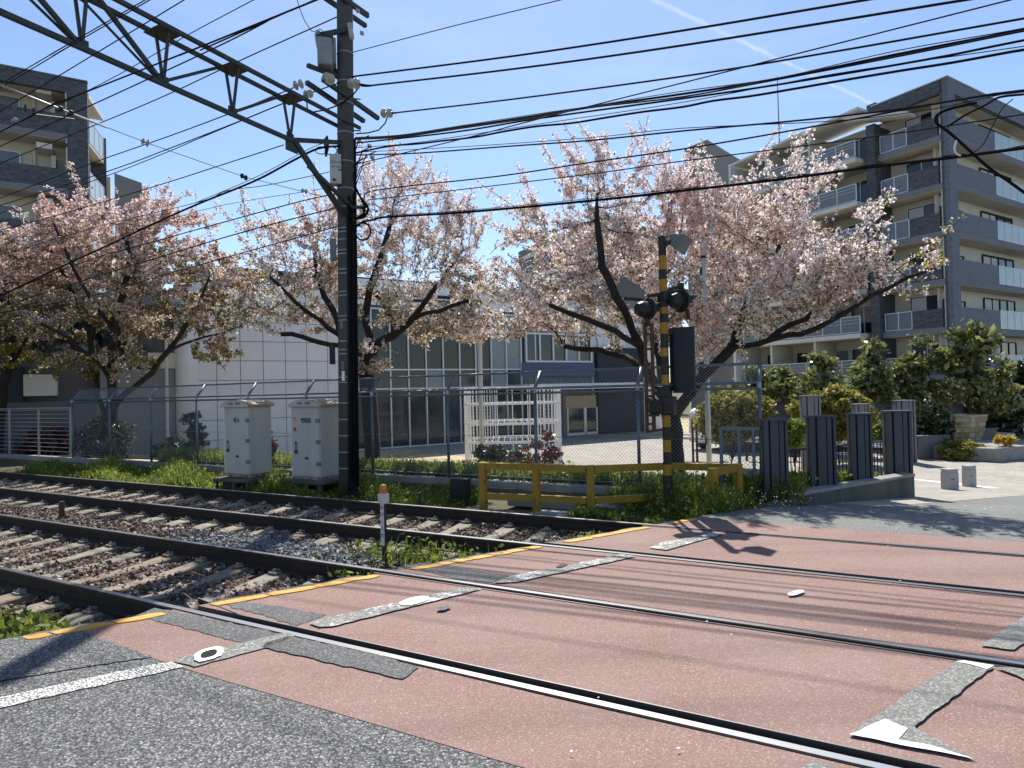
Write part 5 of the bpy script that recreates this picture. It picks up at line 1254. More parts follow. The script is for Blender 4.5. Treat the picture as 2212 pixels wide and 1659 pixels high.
# two stone bollards
for x0, x1, yt, yb, lab in ((2037, 2067, 1012, 1057, "square stone bollard on the forecourt, the wider left one"), (2082, 2106, 1005, 1051, "square stone bollard on the forecourt, the slimmer right one")):
    p = gpt((x0 + x1) / 2, yb); Y = p.y; t = thing("stone_bollard", lab, "bollard", p, "stone bollards at the forecourt mouth")
    h = (yb - yt) / FPX * Y; w = (x1 - x0) / FPX * Y * 0.80; ax = (Vector((math.cos(0.18), math.sin(0.18), 0)), Vector((-math.sin(0.18), math.cos(0.18), 0)), UP)
    MB().box(p + UP * (h * 0.42), (w, w, h * 0.84), ax).build("shaft", "stone_bollard", t, bevel=0.012)
    MB().box(p + UP * (h * 0.87), (w * 0.90, w * 0.90, h * 0.07), ax).build("groove", "stone_bollard", t)
    MB().box(p + UP * (h * 0.95), (w, w, h * 0.10), ax).build("cap", "stone_bollard", t, bevel=0.012)
    MB().box(p + UP * (h * 0.52) - ax[1] * (w / 2 + 0.002) - ax[0] * w * 0.18, (w * 0.3, 0.008, h * 0.07), ax).build("plate", "speaker_grey", t)
# parked white scooter seen front-on at the right edge
scp = at(2202, 955, 23.0); scp.z = -1.0
sct = thing("motor_scooter", "parked white motor scooter with round mirror at the right edge", "scooter", scp)
fwd = (-R * 0.25 - M).normalized(); sd = UP.cross(fwd)
MB().lathe(scp + fwd * 0.55 + UP * 0.24 - sd * 0.05, [(0.12, 0), (0.23, 0.0), (0.24, 0.05), (0.23, 0.10), (0.12, 0.10)], 16, sd).build("front_wheel", "signal_black", sct)
MB().lathe(scp - fwd * 0.55 + UP * 0.24 - sd * 0.05, [(0.12, 0), (0.23, 0.0), (0.24, 0.05), (0.23, 0.10), (0.12, 0.10)], 16, sd).build("rear_wheel", "signal_black", sct)
MB().prism([scp + fwd * 0.42 + sd * 0.17 + UP * 0.28, scp + fwd * 0.42 - sd * 0.17 + UP * 0.28, scp + fwd * 0.25 - sd * 0.2 + UP * 0.9, scp + fwd * 0.25 + sd * 0.2 + UP * 0.9], fwd * 0.05).build("leg_shield", "car_white", sct, bevel=0.02)
MB().box(scp - fwd * 0.1 + UP * 0.32, (0.28, 0.7, 0.08), (sd, fwd, UP)).build("floor_board", "signal_black", sct, bevel=0.02)
MB().box(scp - fwd * 0.5 + UP * 0.55, (0.3, 0.65, 0.36), (sd, fwd, UP)).build("rear_body", "car_white", sct, bevel=0.08)
MB().box(scp - fwd * 0.42 + UP * 0.78, (0.28, 0.6, 0.12), (sd, fwd, UP)).build("saddle", "signal_black", sct, bevel=0.04)
MB().lathe(scp + fwd * 0.22 + UP * 1.0, [(0.06, -0.12), (0.15, -0.05), (0.16, 0.03), (0.08, 0.1)], 12, UP).build("headlamp_cowl", "speaker_grey", sct, smooth=True)
MB().span(scp + fwd * 0.2 + UP * 1.02 - sd * 0.36, scp + fwd * 0.2 + UP * 1.02 + sd * 0.36, 0.035, 0.035).build("handlebar", "signal_black", sct)
MB().tube([scp + fwd * 0.2 + UP * 1.02 + sd * 0.28, scp + fwd * 0.2 + UP * 1.16 + sd * 0.32], 0.01, 6).disc(scp + fwd * 0.2 + UP * 1.2 + sd * 0.34, fwd, 0.075, 14, 0.03).build("mirror", "speaker_grey", sct)
# white van and a car hidden by the walls
def vehicle(c, L_, W_, Ht, ax, label, name, cat):
    t = thing(name, label, cat, c); x, y, _ = ax
    pr = [(-0.5, 0.18), (0.5, 0.18), (0.5, 0.55), (0.42, 0.62), (0.30, 0.97), (0.2, 1.0), (-0.42, 1.0), (-0.49, 0.92), (-0.5, 0.5)]
    MB().prism([c + x * (u * L_) + UP * (v * Ht) - y * W_ / 2 for u, v in pr], y * W_).build("body", "car_white", t, bevel=0.06)
    for u in (-0.3, 0.32):
        for sg in (-1, 1): MB().lathe(c + x * (u * L_) + y * (sg * (W_ / 2 - 0.1)) + UP * 0.3 - y * 0.1, [(0.15, 0), (0.3, 0), (0.3, 0.2), (0.15, 0.2)], 14, y).build("wheel", "signal_black", t)
    for sg in (-1, 1): MB().box(c + x * (-0.1 * L_) + y * (sg * (W_ / 2 + 0.002)) + UP * (Ht * 0.77), (L_ * 0.6, 0.02, Ht * 0.24), ax).build("side_window", "window_glass", t)
    MB().prism([c + x * (0.425 * L_) + UP * (0.63 * Ht) - y * W_ * 0.44, c + x * (0.31 * L_) + UP * (0.95 * Ht) - y * W_ * 0.42, c + x * (0.31 * L_) + UP * (0.95 * Ht) + y * W_ * 0.42, c + x * (0.425 * L_) + UP * (0.63 * Ht) + y * W_ * 0.44], x * 0.02).build("windscreen", "window_glass", t)
    return t
vc = at(2062, 880, 28.0); vc.z = -1.0; vehicle(vc, 4.2, 1.65, 1.92, AX_R, "white van whose roof shows above the short dark wall", "parked_van", "van")
vc = at(2140, 880, 28.6); vc.z = -1.0; vehicle(vc, 3.9, 1.6, 1.80, AX_R, "white car whose roof shows right of the white van", "parked_car", "car")
vc = at(1585, 872, 27.2); vc.z = -1.0; vehicle(vc, 4.0, 1.6, 1.78, AX_R, "white car roof behind the yellow-green shrub by the lamp pole", "parked_car", "car")
vc = at(1935, 890, 27.6); vc.z = -1.0
# park: low bar rail and two pale edging logs
pk = thing("park_bar", "small white-topped horizontal bar on dark posts near the tree trunk", "railing", at(1480, 935, 22))
qa, qb = at(1462, 900, 22.0), at(1506, 902, 22.4)
MB().span(qa, qb, 0.06, 0.05).build("bar", "white_steel", pk)
for q in (qa.lerp(qb, 0.75), qa.lerp(qb, 0.95), qa.lerp(qb, 0.1)): MB().span(Vector((q.x, q.y, -1.0)), q, 0.07, 0.07, N).build("post", "rust_post", pk)
lgs = 0
for (x0, y0, x1, y1, Y0, Y1, lab) in ((1465, 938, 1560, 941, 23.2, 22.8, "pale timber edging on the park ground behind the lamp pole"), (1610, 945, 1720, 950, 22.6, 22.2, "pale timber edging behind the dark louvred posts"), (1790, 954, 1925, 958, 22.0, 21.6, "pale timber bench rail left of the outer louvred post")):
    for k in (0, 1):
        p, q = at(x0, y0 + 7 * k, Y0 - 0.2 * k), at(x1, y1 + 7 * k, Y1 - 0.2 * k)
        if k == 0: t = thing("timber_edging", lab, "edging", Vector((p.x, p.y, -1)))
        MB().span(p, q, 0.14, 0.08).build("rail", "white_steel", t)
    for f in (0.02, 0.98):
        c = p.lerp(q, f); MB().span(Vector((c.x, c.y, -1.02)), c + UP * 0.12, 0.08, 0.08, N).build("post", "rust_post", t)

# white climbing frame: curved lattice tower with three shelves
gy = 23.0; g0, g1 = at(1000, 990, gy), at(1219, 985, gy)
cg = (g0 + g1) / 2 + Vector((0, 1.5, 0)); cg.z = -0.97; wg = (g1 - g0).length; zt_ = at(1110, 836, gy).z
jg = thing("climbing_frame", "white steel climbing frame of close vertical bars in the park", "climbing frame", cg)
rx, ry = wg / 2, 1.5
def gp(u, z): an = math.pi * 2 * u; return Vector((cg.x + rx * math.copysign(abs(math.cos(an)) ** 0.55, math.cos(an)), cg.y + ry * math.copysign(abs(math.sin(an)) ** 0.8, math.sin(an)), z))
nb = 44
for k in range(nb):
    MB().tube([gp(k / nb, -0.98), gp(k / nb, zt_ - 0.05)], 0.021, 6).build("bar", "white_steel", jg)
for z, h in ((zt_, 0.05), (zt_ - 0.62, 0.07), (zt_ - 1.36, 0.10), (zt_ - 2.05, 0.10)):
    ptsr = [gp(k / 40, z) for k in range(41)]
    mb = MB()
    for k in range(40): mb.span(ptsr[k], ptsr[k + 1], 0.06, h)
    hp_ = mb.build("hoop", "white_steel", jg)
    if h > 0.06:
        mb = MB()
        for f in np.linspace(-0.92, 0.92, 16): mb.span(Vector((cg.x + rx * f, cg.y - ry * math.sqrt(1 - f * f) * 0.95, z)), Vector((cg.x + rx * f, cg.y + ry * math.sqrt(1 - f * f) * 0.95, z)), 0.04, 0.04)
        mb.build("shelf_bars", "white_steel", hp_, kind="stuff")

# ------------------------------------------------------------------ white community building
BM = 29.4
def B(x, y, m=BM): return on(x, y, M2, m)
wb = thing("community_building", "white panelled hall with tall glass curtain wall behind the trees", "building", rm(-8, BM, -1))
rL, rC, rRt, rEnd = B(416, 800).dot(R), B(755, 800).dot(R), B(1285, 800).dot(R), B(1420, 800).dot(R)
ztop = 7.25
def facade_box(name, r0, r1, m0, m1, z0, z1, mat, parent, bevel=0.0):
    return MB().box(rm((r0 + r1) / 2, (m0 + m1) / 2, (z0 + z1) / 2), (r1 - r0, m1 - m0, z1 - z0), AX_R).build(name, mat, parent, bevel=bevel)
facade_box("wall", rL - 0.4, rEnd, BM + 0.35, BM + 9, -1.2, ztop, "panel_joint", wb)
PANEL = 0.86
npn = int((rC - rL) / PANEL); pw_ = (rC - rL) / npn
pmesh = mesh_only(MB().box((0, 0, 0), (pw_ - 0.028, 0.06, PANEL - 0.028)), "wall_panel", "panel_white")
nrow = int((ztop + 1.0) / PANEL)
for i in range(npn):
    for j in range(nrow):
        place(pmesh, "wall_panel", wb, rm(rL + pw_ * (i + 0.5), BM + 0.33, -0.98 + PANEL * (j + 0.5)), ANG_R)
n2 = int((rEnd - rRt) / PANEL) + 1
for i in range(n2 + 6):
    for j in range(nrow):
        r = rRt + pw_ * (i + 0.5)
        if r > rEnd + 1 : continue
        place(pmesh, "wall_panel", wb, rm(r, BM + 0.33, -0.98 + PANEL * (j + 0.5)), ANG_R)
# rounded white corner at the left end
MB().lathe(rm(rL - 0.1, BM + 0.75, -1.2), [(0.55, 0), (0.55, ztop + 1.0)], 20).build("rounded_corner", "panel_white", wb, smooth=True)
MB().tube([rm(rL - 0.95, BM + 0.25, -1), rm(rL - 0.95, BM + 0.25, 4.2)], 0.06, 10).build("downpipe", "cream_wall", wb)
facade_box("parapet", rL, rEnd, BM + 0.25, BM + 0.5, ztop, ztop + 0.18, "signal_hood", wb)
facade_box("roof_band", rC - 0.2, rRt, BM + 0.2, BM + 0.6, ztop - 1.15, ztop + 0.1, "panel_white", wb)
facade_box("roof_slot", rC + 0.1, rC + 6.5, BM + 0.14, BM + 0.22, 6.35, 6.75, "signal_black", wb)
facade_box("slot_rail", rC + 0.1, rC + 6.5, BM + 0.1, BM + 0.15, 6.5, 6.57, "panel_white", wb)
# curtain wall: mullions, transoms, panes
zr = [-0.95, 1.95, 2.9, 5.9]
mul = np.linspace(rC + 0.15, rRt - 4.2, 12)
for i in range(len(mul) - 1):
    for j in range(3):
        if j == 1: facade_box("spandrel_pane", mul[i] + 0.03, mul[i + 1] - 0.03, BM + 0.12, BM + 0.15, zr[j] + 0.03, zr[j + 1] - 0.03, "pale_glass" if i % 4 == 0 else "curtain_wall_glass", wb)
        else: facade_box("pane", mul[i] + 0.03, mul[i + 1] - 0.03, BM + 0.12, BM + 0.15, zr[j] + 0.03, zr[j + 1] - 0.03, "pale_glass" if (j == 2 and i in (8, 9)) else "curtain_wall_glass", wb)
for r in mul: facade_box("mullion", r - 0.035, r + 0.035, BM + 0.02, BM + 0.2, -1.0, 5.95, "alu_frame", wb)
for z in zr: facade_box("transom", mul[0], mul[-1], BM + 0.04, BM + 0.19, z - 0.035, z + 0.035, "alu_frame", wb)
# projecting upper window bay, navy band, canopy, entrance door and dark wall
rb0, rb1 = B(1135, 700).dot(R), B(1275, 700).dot(R)
zb0, zb1 = B(1200, 781).z, B(1200, 722).z
wn_ = np.linspace(rb0, rb1, 6)
facade_box("bay_back", rb0, rb1, BM + 0.1, BM + 0.33, zb0 - 0.1, zb1 + 1.4, "render_grey", wb)
for i in range(5): facade_box("window", wn_[i] + 0.04, wn_[i + 1] - 0.04, BM + 0.04, BM + 0.07, zb0, zb1, "window_glass" if i != 3 else "pale_glass", wb)
for r in wn_: facade_box("mullion", r - 0.05, r + 0.05, BM - 0.06, BM + 0.1, zb0 - 0.05, zb1 + 0.05, "alu_frame", wb)
for z in (zb0, zb1): facade_box("transom", rb0, rb1, BM - 0.05, BM + 0.09, z - 0.05, z + 0.05, "alu_frame", wb)
facade_box("navy_band", rb0 - 0.3, rb1 + 0.2, BM - 0.06, BM + 0.1, zb0 - 0.85, zb0 - 0.08, "navy_fascia", wb)
facade_box("canopy", rb0 - 1.2, B(1335, 830).dot(R), BM - 2.2, BM + 0.1, B(1250, 838).z - 0.06, B(1250, 829).z, "alu_frame", wb)
rd0, rd1 = B(1223, 900).dot(R), B(1289, 900).dot(R); zdt, zdb = B(1255, 882).z, -1.0
facade_box("entrance_recess", rd0, rd1, BM + 0.02, BM + 0.3, -1.0, zdt + 0.75, "tan_stone_pale", wb)
dm = (rd0 + rd1) / 2 + 0.2
for a0_, a1_ in ((rd0, dm), (dm, rd1)):
    dd = facade_box("door", a0_ + 0.02, a1_ - 0.02, BM - 0.06, BM + 0.01, -0.95, zdt, "window_glass", wb)
    for q in (a0_ + 0.05, a1_ - 0.05): facade_box("door_frame", q - 0.05, q + 0.05, BM - 0.1, BM - 0.05, -0.98, zdt + 0.05, "alu_frame", dd)
    facade_box("door_frame", a0_, a1_, BM - 0.1, BM - 0.05, -0.98, -0.82, "alu_frame", dd)
facade_box("dark_wall", rd1 + 0.1, B(1389, 860).dot(R), BM - 0.1, BM + 0.25, -1.0, B(1340, 752).z, "navy_wall", wb)
facade_box("side_wall", B(1389, 900).dot(R), B(1402, 900).dot(R), BM - 0.15, BM + 0.25, -1.0, 1.1, "panel_white", wb)
# left wing: grey rendered annexe with shaded recesses
an = thing("annexe_building", "low grey rendered annexe at left behind the blossoming trees", "building", rm(-22, BM, -1))
ra0, ra1 = B(-420, 850).dot(R), rL - 0.65
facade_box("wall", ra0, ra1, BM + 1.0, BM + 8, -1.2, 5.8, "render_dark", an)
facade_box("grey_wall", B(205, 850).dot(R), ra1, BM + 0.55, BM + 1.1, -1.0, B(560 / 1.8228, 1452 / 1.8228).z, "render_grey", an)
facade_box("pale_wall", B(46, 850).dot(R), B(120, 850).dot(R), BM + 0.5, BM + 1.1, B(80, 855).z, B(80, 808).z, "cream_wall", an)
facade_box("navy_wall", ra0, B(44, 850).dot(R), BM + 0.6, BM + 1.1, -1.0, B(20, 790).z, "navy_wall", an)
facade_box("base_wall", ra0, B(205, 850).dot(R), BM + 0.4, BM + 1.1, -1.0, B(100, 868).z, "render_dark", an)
facade_box("white_box", B(320, 780).dot(R), B(382, 780).dot(R), BM + 0.6, BM + 1.2, B(350, 795).z, B(350, 760).z, "cream_wall", an)
facade_box("window_strip", B(240, 780).dot(R), B(320, 780).dot(R), BM + 0.9, BM + 1.05, B(280, 800).z, B(280, 745).z, "window_glass", an)
facade_box("eave", ra0, ra1, BM + 0.1, BM + 1.2, 5.6, 6.0, "slab_grey", an)
for k in range(5):
    r = B(60 + 45 * k, 700).dot(R); facade_box("window", r, r + 1.0, BM + 0.94, BM + 1.02, 3.4, 5.0, "window_glass", an)
# ------------------------------------------------------------------ apartment block on the right
RF, RMc = 41.7, 18.1                                     # left facade plane / right facade plane
ap_ = thing("apartment_block", "grey six-storey apartment block with glass balconies at upper right", "building", rm(RF, RMc, -1))
def rb(name, r0, r1, m0, m1, z0, z1, mat, parent=None, bevel=0.0):
    return MB().box(rm((r0 + r1) / 2, (m0 + m1) / 2, (z0 + z1) / 2), (abs(r1 - r0), abs(m1 - m0), z1 - z0), AX_R).build(name, mat, parent or ap_, bevel=bevel)
ZT = 19.9; ST = 2.9; ZS = [16.2 - ST * k for k in range(6)]     # underside of each balcony band
mB = 22.25; mC = 33.0; rE = 64.0
rb("core_wall", RF + 1.6, rE, RMc + 1.3, mC, -1.2, 19.2, "beige_wall")
# right facade core in a cooler white, proud of the core
rb("right_wall", RF + 0.95, rE, RMc + 1.15, RMc + 1.32, -1.2, 19.1, "cream_wall")
# corner column, parapet rings, slabs, soffits
rb("corner_column", RF, RF + 0.92, RMc, RMc + 0.28, -1.2, ZT, "tile_mid")
rb("corner_column", RF - 0.004, RF + 0.28, RMc + 0.28, RMc + 0.42, -1.2, ZT - 0.05, "tile_dark")
rb("roof_band", RF, rE, RMc - 0.004, RMc + 0.3, ZT - 0.86, ZT, "tile_mid")
rb("roof_band", RF - 0.004, RF + 0.3, RMc + 0.3, mB + 0.3, ZT - 0.86, ZT - 0.02, "tile_dark")
rb("roof_cap", RF - 0.05, rE, RMc - 0.05, RMc + 0.33, ZT, ZT + 0.05, "slab_white")
rb("roof_cap", RF - 0.05, RF + 0.33, RMc + 0.33, mB + 0.35, ZT - 0.02, ZT + 0.04, "slab_white")
rb("roof_soffit", RF + 0.3, rE, RMc + 0.3, mB + 0.3, ZT - 0.84, ZT - 0.72, "soffit")
rb("roof_step", RF + 0.1, RF + 0.7, mB + 0.1, mB + 0.7, ZT - 0.7, ZT + 0.22, "tile_dark")
def railing(parent, name, P, ud, L_, z0, z1, nrm, mat, npan, bars=0):
    """glass balcony railing: frame posts, rail and panes"""
    o = MB().span(P + UP * z1, P + ud * L_ + UP * z1, 0.05, 0.05).build(name, "alu_frame", parent)
    MB().span(P + UP * z0, P + ud * L_ + UP * z0, 0.04, 0.05).build("bottom_rail", "alu_frame", o)
    for k in range(npan + 1): MB().span(P + ud * (L_ * k / npan) + UP * z0, P + ud * (L_ * k / npan) + UP * z1, 0.055, 0.055, nrm).build("rail_post", "alu_frame", o)
    for k in range(npan):
        c = P + ud * (L_ * (k + 0.5) / npan) + UP * ((z0 + z1) / 2); MB().box(c, (L_ / npan - 0.07, 0.02, z1 - z0 - 0.06), (ud, nrm, UP)).build("glass_pane", mat, o)
    for b in range(bars): z = z0 + (z1 - z0) * (0.58 + 0.2 * b); MB().span(P + UP * z - nrm * 0.03, P + ud * L_ + UP * z - nrm * 0.03, 0.02, 0.02).build("bar", "alu_frame", o)
    return o
def window(parent, c, ud, nrm, w, h, panes, glass="window_glass", frame="alu_frame", curt=None):
    o = MB().box(c, (w, 0.06, h), (ud, nrm, UP)).build("window", glass, parent)
    mb = MB()
    for k in range(panes + 1): mb.span(c - ud * (w / 2) + ud * (w * k / panes) - UP * (h / 2) + nrm * -0.05, c - ud * (w / 2) + ud * (w * k / panes) + UP * (h / 2) + nrm * -0.05, 0.06, 0.05, nrm)
    for s_ in (-1, 1): mb.span(c - ud * (w / 2) + UP * (s_ * h / 2) + nrm * -0.05, c + ud * (w / 2) + UP * (s_ * h / 2) + nrm * -0.05, 0.05, 0.06)
    mb.build("frame", frame, o)
    if curt is not None: MB().box(c + ud * (w * curt) - nrm * 0.034, (w * 0.42, 0.008, h * 0.9), (ud, nrm, UP)).build("curtain", "curtain", o)
    return o
for i, zs in enumerate(ZS):
    # slab and band, left facade near bay
    rb("balcony_slab", RF + 0.02, RF + 1.7, RMc + 0.42, mB, zs, zs + 0.36, "slab_grey")
    rb("slab_soffit", RF + 0.06, RF + 1.62, RMc + 0.45, mB - 0.02, zs - 0.02, zs + 0.01, "soffit")
    rb("balcony_parapet", RF + 0.03, RF + 0.17, RMc + 0.62, 20.45, zs + 0.36, zs + 1.5, "tile_dark")
    MB().tube([rm(RF + 0.12, RMc + 0.5, zs - 1.4), rm(RF + 0.12, RMc + 0.5, zs + 1.5)], 0.05, 8).build("downpipe", "cream_wall", ap_)
    railing(ap_, "balcony_railing", rm(RF + 0.08, 20.5, 0), M, 1.62, zs + 0.42, zs + 1.52, R, "balcony_glass", 2)
    # rear wall of the loggia: window and service box
    if i < 6:
        window(ap_, rm(RF + 1.57, 20.35, zs + 1.62), M, R, 1.9, 1.9, 2, curt=(0.24 if i % 2 == 0 else None))
        rb("wall_box", RF + 1.52, RF + 1.6, RMc + 0.75, RMc + 1.1, zs + 1.9, zs + 2.25, "cream_wall")
    # right facade band
    rb("band_slab", RF + 0.92, rE, RMc + 0.03, RMc + 1.16, zs, zs + 0.36, "slab_grey")
    rb("band_soffit", RF + 0.96, rE, RMc + 0.06, RMc + 1.14, zs - 0.02, zs + 0.012, "soffit")
    rb("band_parapet", RF + 0.92, 47.85, RMc + 0.02, RMc + 0.16, zs + 0.36, zs + 1.55, "tile_mid")
    railing(ap_, "balcony_railing", rm(47.95, RMc + 0.08, 0), R, 7.5, zs + 0.42, zs + 1.58, M, "balcony_glass_skylit", 7)
    rb("band_parapet", 55.6, rE, RMc + 0.02, RMc + 0.16, zs + 0.36, zs + 1.55, "tile_mid")
    window(ap_, rm(43.25, RMc + 1.12, zs + 1.72), R, M, 0.6, 0.9, 1, frame="dark_steel", curt=-0.2)
    window(ap_, rm(45.15, RMc + 1.12, zs + 1.70), R, M, 0.95, 0.9, 1, frame="dark_steel", curt=-0.1)
    MB().disc(rm(44.35, RMc + 1.14, zs + 1.75), -M, 0.09, 10, 0.06).build("vent", "speaker_grey", ap_)
    window(ap_, rm(50.6, RMc + 1.12, zs + 1.45), R, M, 4.6, 2.2, 4, frame="dark_steel", curt=-0.28)
    # white-slab second section of the left facade
    zw = zs + 0.2
    rb("white_slab", RF - 1.1, RF + 1.7, mB + 0.85, mC - 0.3, zw - 0.12, zw + 0.16, "slab_white")
    rb("slab_soffit", RF - 1.05, RF + 1.65, mB + 0.9, mC - 0.35, zw - 0.15, zw - 0.11, "soffit")
    railing(ap_, "balcony_railing", rm(RF - 1.02, mB + 0.9, 0), M, mC - mB - 1.6, zw + 0.24, zw + 1.30, R, "balcony_glass", 7, 2)
    for m in (24.3, 28.6, 31.2): window(ap_, rm(RF + 1.57, m, zw + 1.25), M, R, 1.9, 1.9, 2)
    for m in (26.4, 29.9): rb("partition", RF - 0.9, RF + 1.58, m, m + 0.16, zw + 0.15, zw + 2.72, "beige_wall")
    rb("service_door", RF + 1.5, RF + 1.62, 25.6, 26.3, zw + 0.15, zw + 2.1, "far_grey")
rb("pillar", RF - 0.35, RF + 0.35, mB, mB + 0.55, -1.2, 18.6, "tile_dark")
rb("dark_recess", RF + 0.35, RF + 1.6, mB + 0.02, mB + 0.85, -1.2, 18.5, "tile_dark")
rb("ground_floor_wall", RF + 0.5, RF + 0.9, mB + 0.6, mC, -1.2, 1.4, "grey_wall")
# wide thin eave of the second section
zE = 19.05
MB().prism([rm(RF - 1.1, mB + 0.6, zE + 0.72), rm(RF - 1.1, mC + 0.3, zE + 0.25), rm(RF - 1.1, mC + 0.3, zE + 0.10), rm(RF - 1.1, mB + 0.6, zE + 0.56)], R * 3.0).build("eave", "slab_white", ap_)
MB().prism([rm(RF - 0.75, RMc + 1.9, 18.42), rm(RF - 0.75, mB + 1.9, 19.75), rm(RF - 0.75, mB + 1.9, 19.30), rm(RF - 0.75, RMc + 1.9, 18.22)], R * 1.0).build("canopy", "slab_white", ap_)
rb("end_frame", RF - 1.5, RF + 1.7, mC - 0.25, mC - 0.05, -1.2, zE - 0.12, "slab_white")
# thin mast on the roof
am_ = on(1684, 313, R2, RF + 3); tp = on(1679, 165, R2, RF + 3)
tag(MB().tube([am_ - UP * 0.6, am_.lerp(tp, 0.5), tp], [0.06, 0.045, 0.03], 8).build("antenna_mast", "speaker_grey"), "thin grey antenna mast on the roof of the right apartment block", "antenna")
# stair tower behind, seen left of the eave
tw = thing("stair_tower", "plain grey roof tower left of the apartment block, above the blossom", "building", rm(RF, 38, -1))
pA, pB, pC = at(1479, 335, 58), at(1528, 305, 56), at(1620, 340, 63)
zt1 = pB.z
for q in (pA, pB, pC): q.z = -1
MB().prism([pA, pB, pC, pC + (pA - pB)], UP * (zt1 + 1)).build("wall", "far_grey", tw)
MB().prism([pA + UP * (zt1 + 1.0), pB + UP * (zt1 + 1.0), pC + UP * (zt1 + 1.0), pC + (pA - pB) + UP * (zt1 + 1.0)], UP * 0.15).build("roof_edge", "slab_grey", tw)
# farther wing seen through the gap between the trees
fw = thing("far_apartment_wing", "pale grey apartment wing glimpsed through the blossom in the middle", "building", at(1200, 840, 70))
p0, p1 = at(1120, 560, 82), at(1290, 468, 66); zf = p1.z; p0.z = p1.z = -1
MB().prism([p0, p1, p1 + Vector((8, 6, 0)), p0 + Vector((8, 6, 0))], UP * (zf + 1)).build("wall", "far_grey", fw)
for k in range(6):
    z = zf - 1.2 - 2.9 * k; MB().span(p0 + UP * (z + 1), p1 + UP * (z + 1), 0.5, 0.5).build("balcony_band", "slab_white", fw)
    for f in (0.15, 0.4, 0.65, 0.88):
        c = p0.lerp(p1, f) + UP * z; dv_ = (p1 - p0).normalized(); MB().box(c, (1.8, 0.1, 1.5), (dv_, UP.cross(dv_), UP)).build("window", "window_glass", fw)

# ------------------------------------------------------------------ apartment block on the left
LM, LR = 41.6, -2.2
la = thing("apartment_block", "dark tiled apartment block with beige recessed balconies at upper left", "building", rm(LR, LM, -1))
def lb(name, r0, r1, m0, m1, z0, z1, mat): return rb(name, r0, r1, m0, m1, z0, z1, mat, la)
rW = -40
lb("core_wall", rW, LR - 0.3, LM + 1.55, LM + 12, -1.2, 19.0, "beige_wall")
lb("corner_column", LR - 0.92, LR, LM, LM + 0.7, -1.2, 19.45, "tile_dark")
lb("roof_band", rW, LR - 0.92, LM + 0.002, LM + 0.3, 18.72, 19.5, "tile_dark")
lb("roof_cap", rW, LR + 0.03, LM - 0.04, LM + 0.35, 19.5, 19.56, "slab_grey")
lb("roof_slab", rW, LR - 0.1, LM + 0.3, LM + 12, 18.75, 19.3, "soffit")
for k in range(6):
    zs = 16.1 - 3.02 * k
    lb("balcony_slab", rW, LR - 0.92, LM + 0.02, LM + 1.6, zs, zs + 0.30, "slab_grey")
    lb("slab_soffit", rW, LR - 0.94, LM + 0.06, LM + 1.58, zs - 0.02, zs + 0.005, "soffit")
    lb("balcony_parapet", rW, LR - 0.95, LM + 0.03, LM + 0.17, zs + 0.30, zs + 1.36, "tile_dark")
    for q in (LR - 4.7, LR - 9.6, LR - 14.5):
        window(la, rm(q, LM + 1.52, zs + 1.55), R, M, 3.0, 1.7, 2, glass="balcony_glass")
    for q in (LR - 2.55, LR - 7.4, LR - 12.3): 
        MB().tube([rm(q, LM + 1.45, zs + 0.3), rm(q, LM + 1.45, zs + 2.7)], 0.07, 8).build("downpipe", "cream_wall", la)
        lb("beam_box", q + 0.2, q + 0.9, LM + 0.3, LM + 1.5, zs + 2.45, zs + 2.75, "cream_wall")
    MB().tube([rm(LR - 0.98, LM + 0.08, zs - 0.2), rm(LR - 0.98, LM + 0.08, zs + 2.6)], 0.04, 8).build("downpipe", "cream_wall", la)
    lb("partition", LR - 1.75, LR - 1.55, LM + 0.9, LM + 1.56, zs + 0.3, zs + 2.3, "cream_wall")
    # right-hand end: glass-fronted balconies, receding
    q0, q1, q2, q3 = rm(LR + 0.02, LM + 0.75, zs + 0.1), rm(LR + 0.60, LM + 3.6, zs + 0.1), rm(LR - 0.2, LM + 3.6, zs + 0.1), rm(LR - 0.2, LM + 0.75, zs + 0.1)
    MB().prism([q0, q1, q2, q3], UP * 0.22).build("end_slab", "soffit", la)
    ud_ = (q1 - q0).normalized(); railing(la, "end_railing", Vector((q0.x, q0.y, 0)), ud_, (q1 - q0).length, zs + 0.34, zs + 1.6, UP.cross(ud_), "balcony_glass_skylit", 3)
lb("end_wall", LR - 0.3, LR - 0.15, LM + 0.7, LM + 12, -1.2, 19.0, "render_dark")
lb("end_fin", LR - 0.1, LR + 0.72, LM + 3.65, LM + 4.1, -1.2, 17.8, "tile_dark")
MB().prism([rm(LR + 0.03, LM + 0.72, 18.9), rm(LR + 0.62, LM + 3.8, 18.9), rm(LR - 0.2, LM + 3.8, 18.9), rm(LR - 0.2, LM + 0.72, 18.9)], UP * 0.25).build("end_roof", "slab_white", la)
lb("rear_wing", LR - 0.3, LR + 0.9, LM + 4.2, LM + 9, -1.2, 15.6, "beige_wall")
ud2 = M.copy(); railing(la, "end_railing", rm(LR + 0.95, LM + 4.3, 0), ud2, 4.4, 11.6, 12.8, R, "balcony_glass_skylit", 3)
gb = thing("rear_block", "plain dark grey block right of the left apartment, behind the blossom", "building", rm(LR + 8, LM + 14, -1))
pA, pB = at(247, 374, 52), at(306, 380, 54.5); zg = pA.z; pA.z = pB.z = -1
MB().prism([pA, pB, pB + M * 8, pA + M * 8], UP * (zg + 1)).build("wall", "far_grey", gb)
MB().prism([pB + R * 0.02, pB + R * 0.5, pB + R * 0.5 + M * 8, pB + M * 8 + R * 0.02], UP * (zg + 0.7)).build("side_wall", "slab_white", gb)
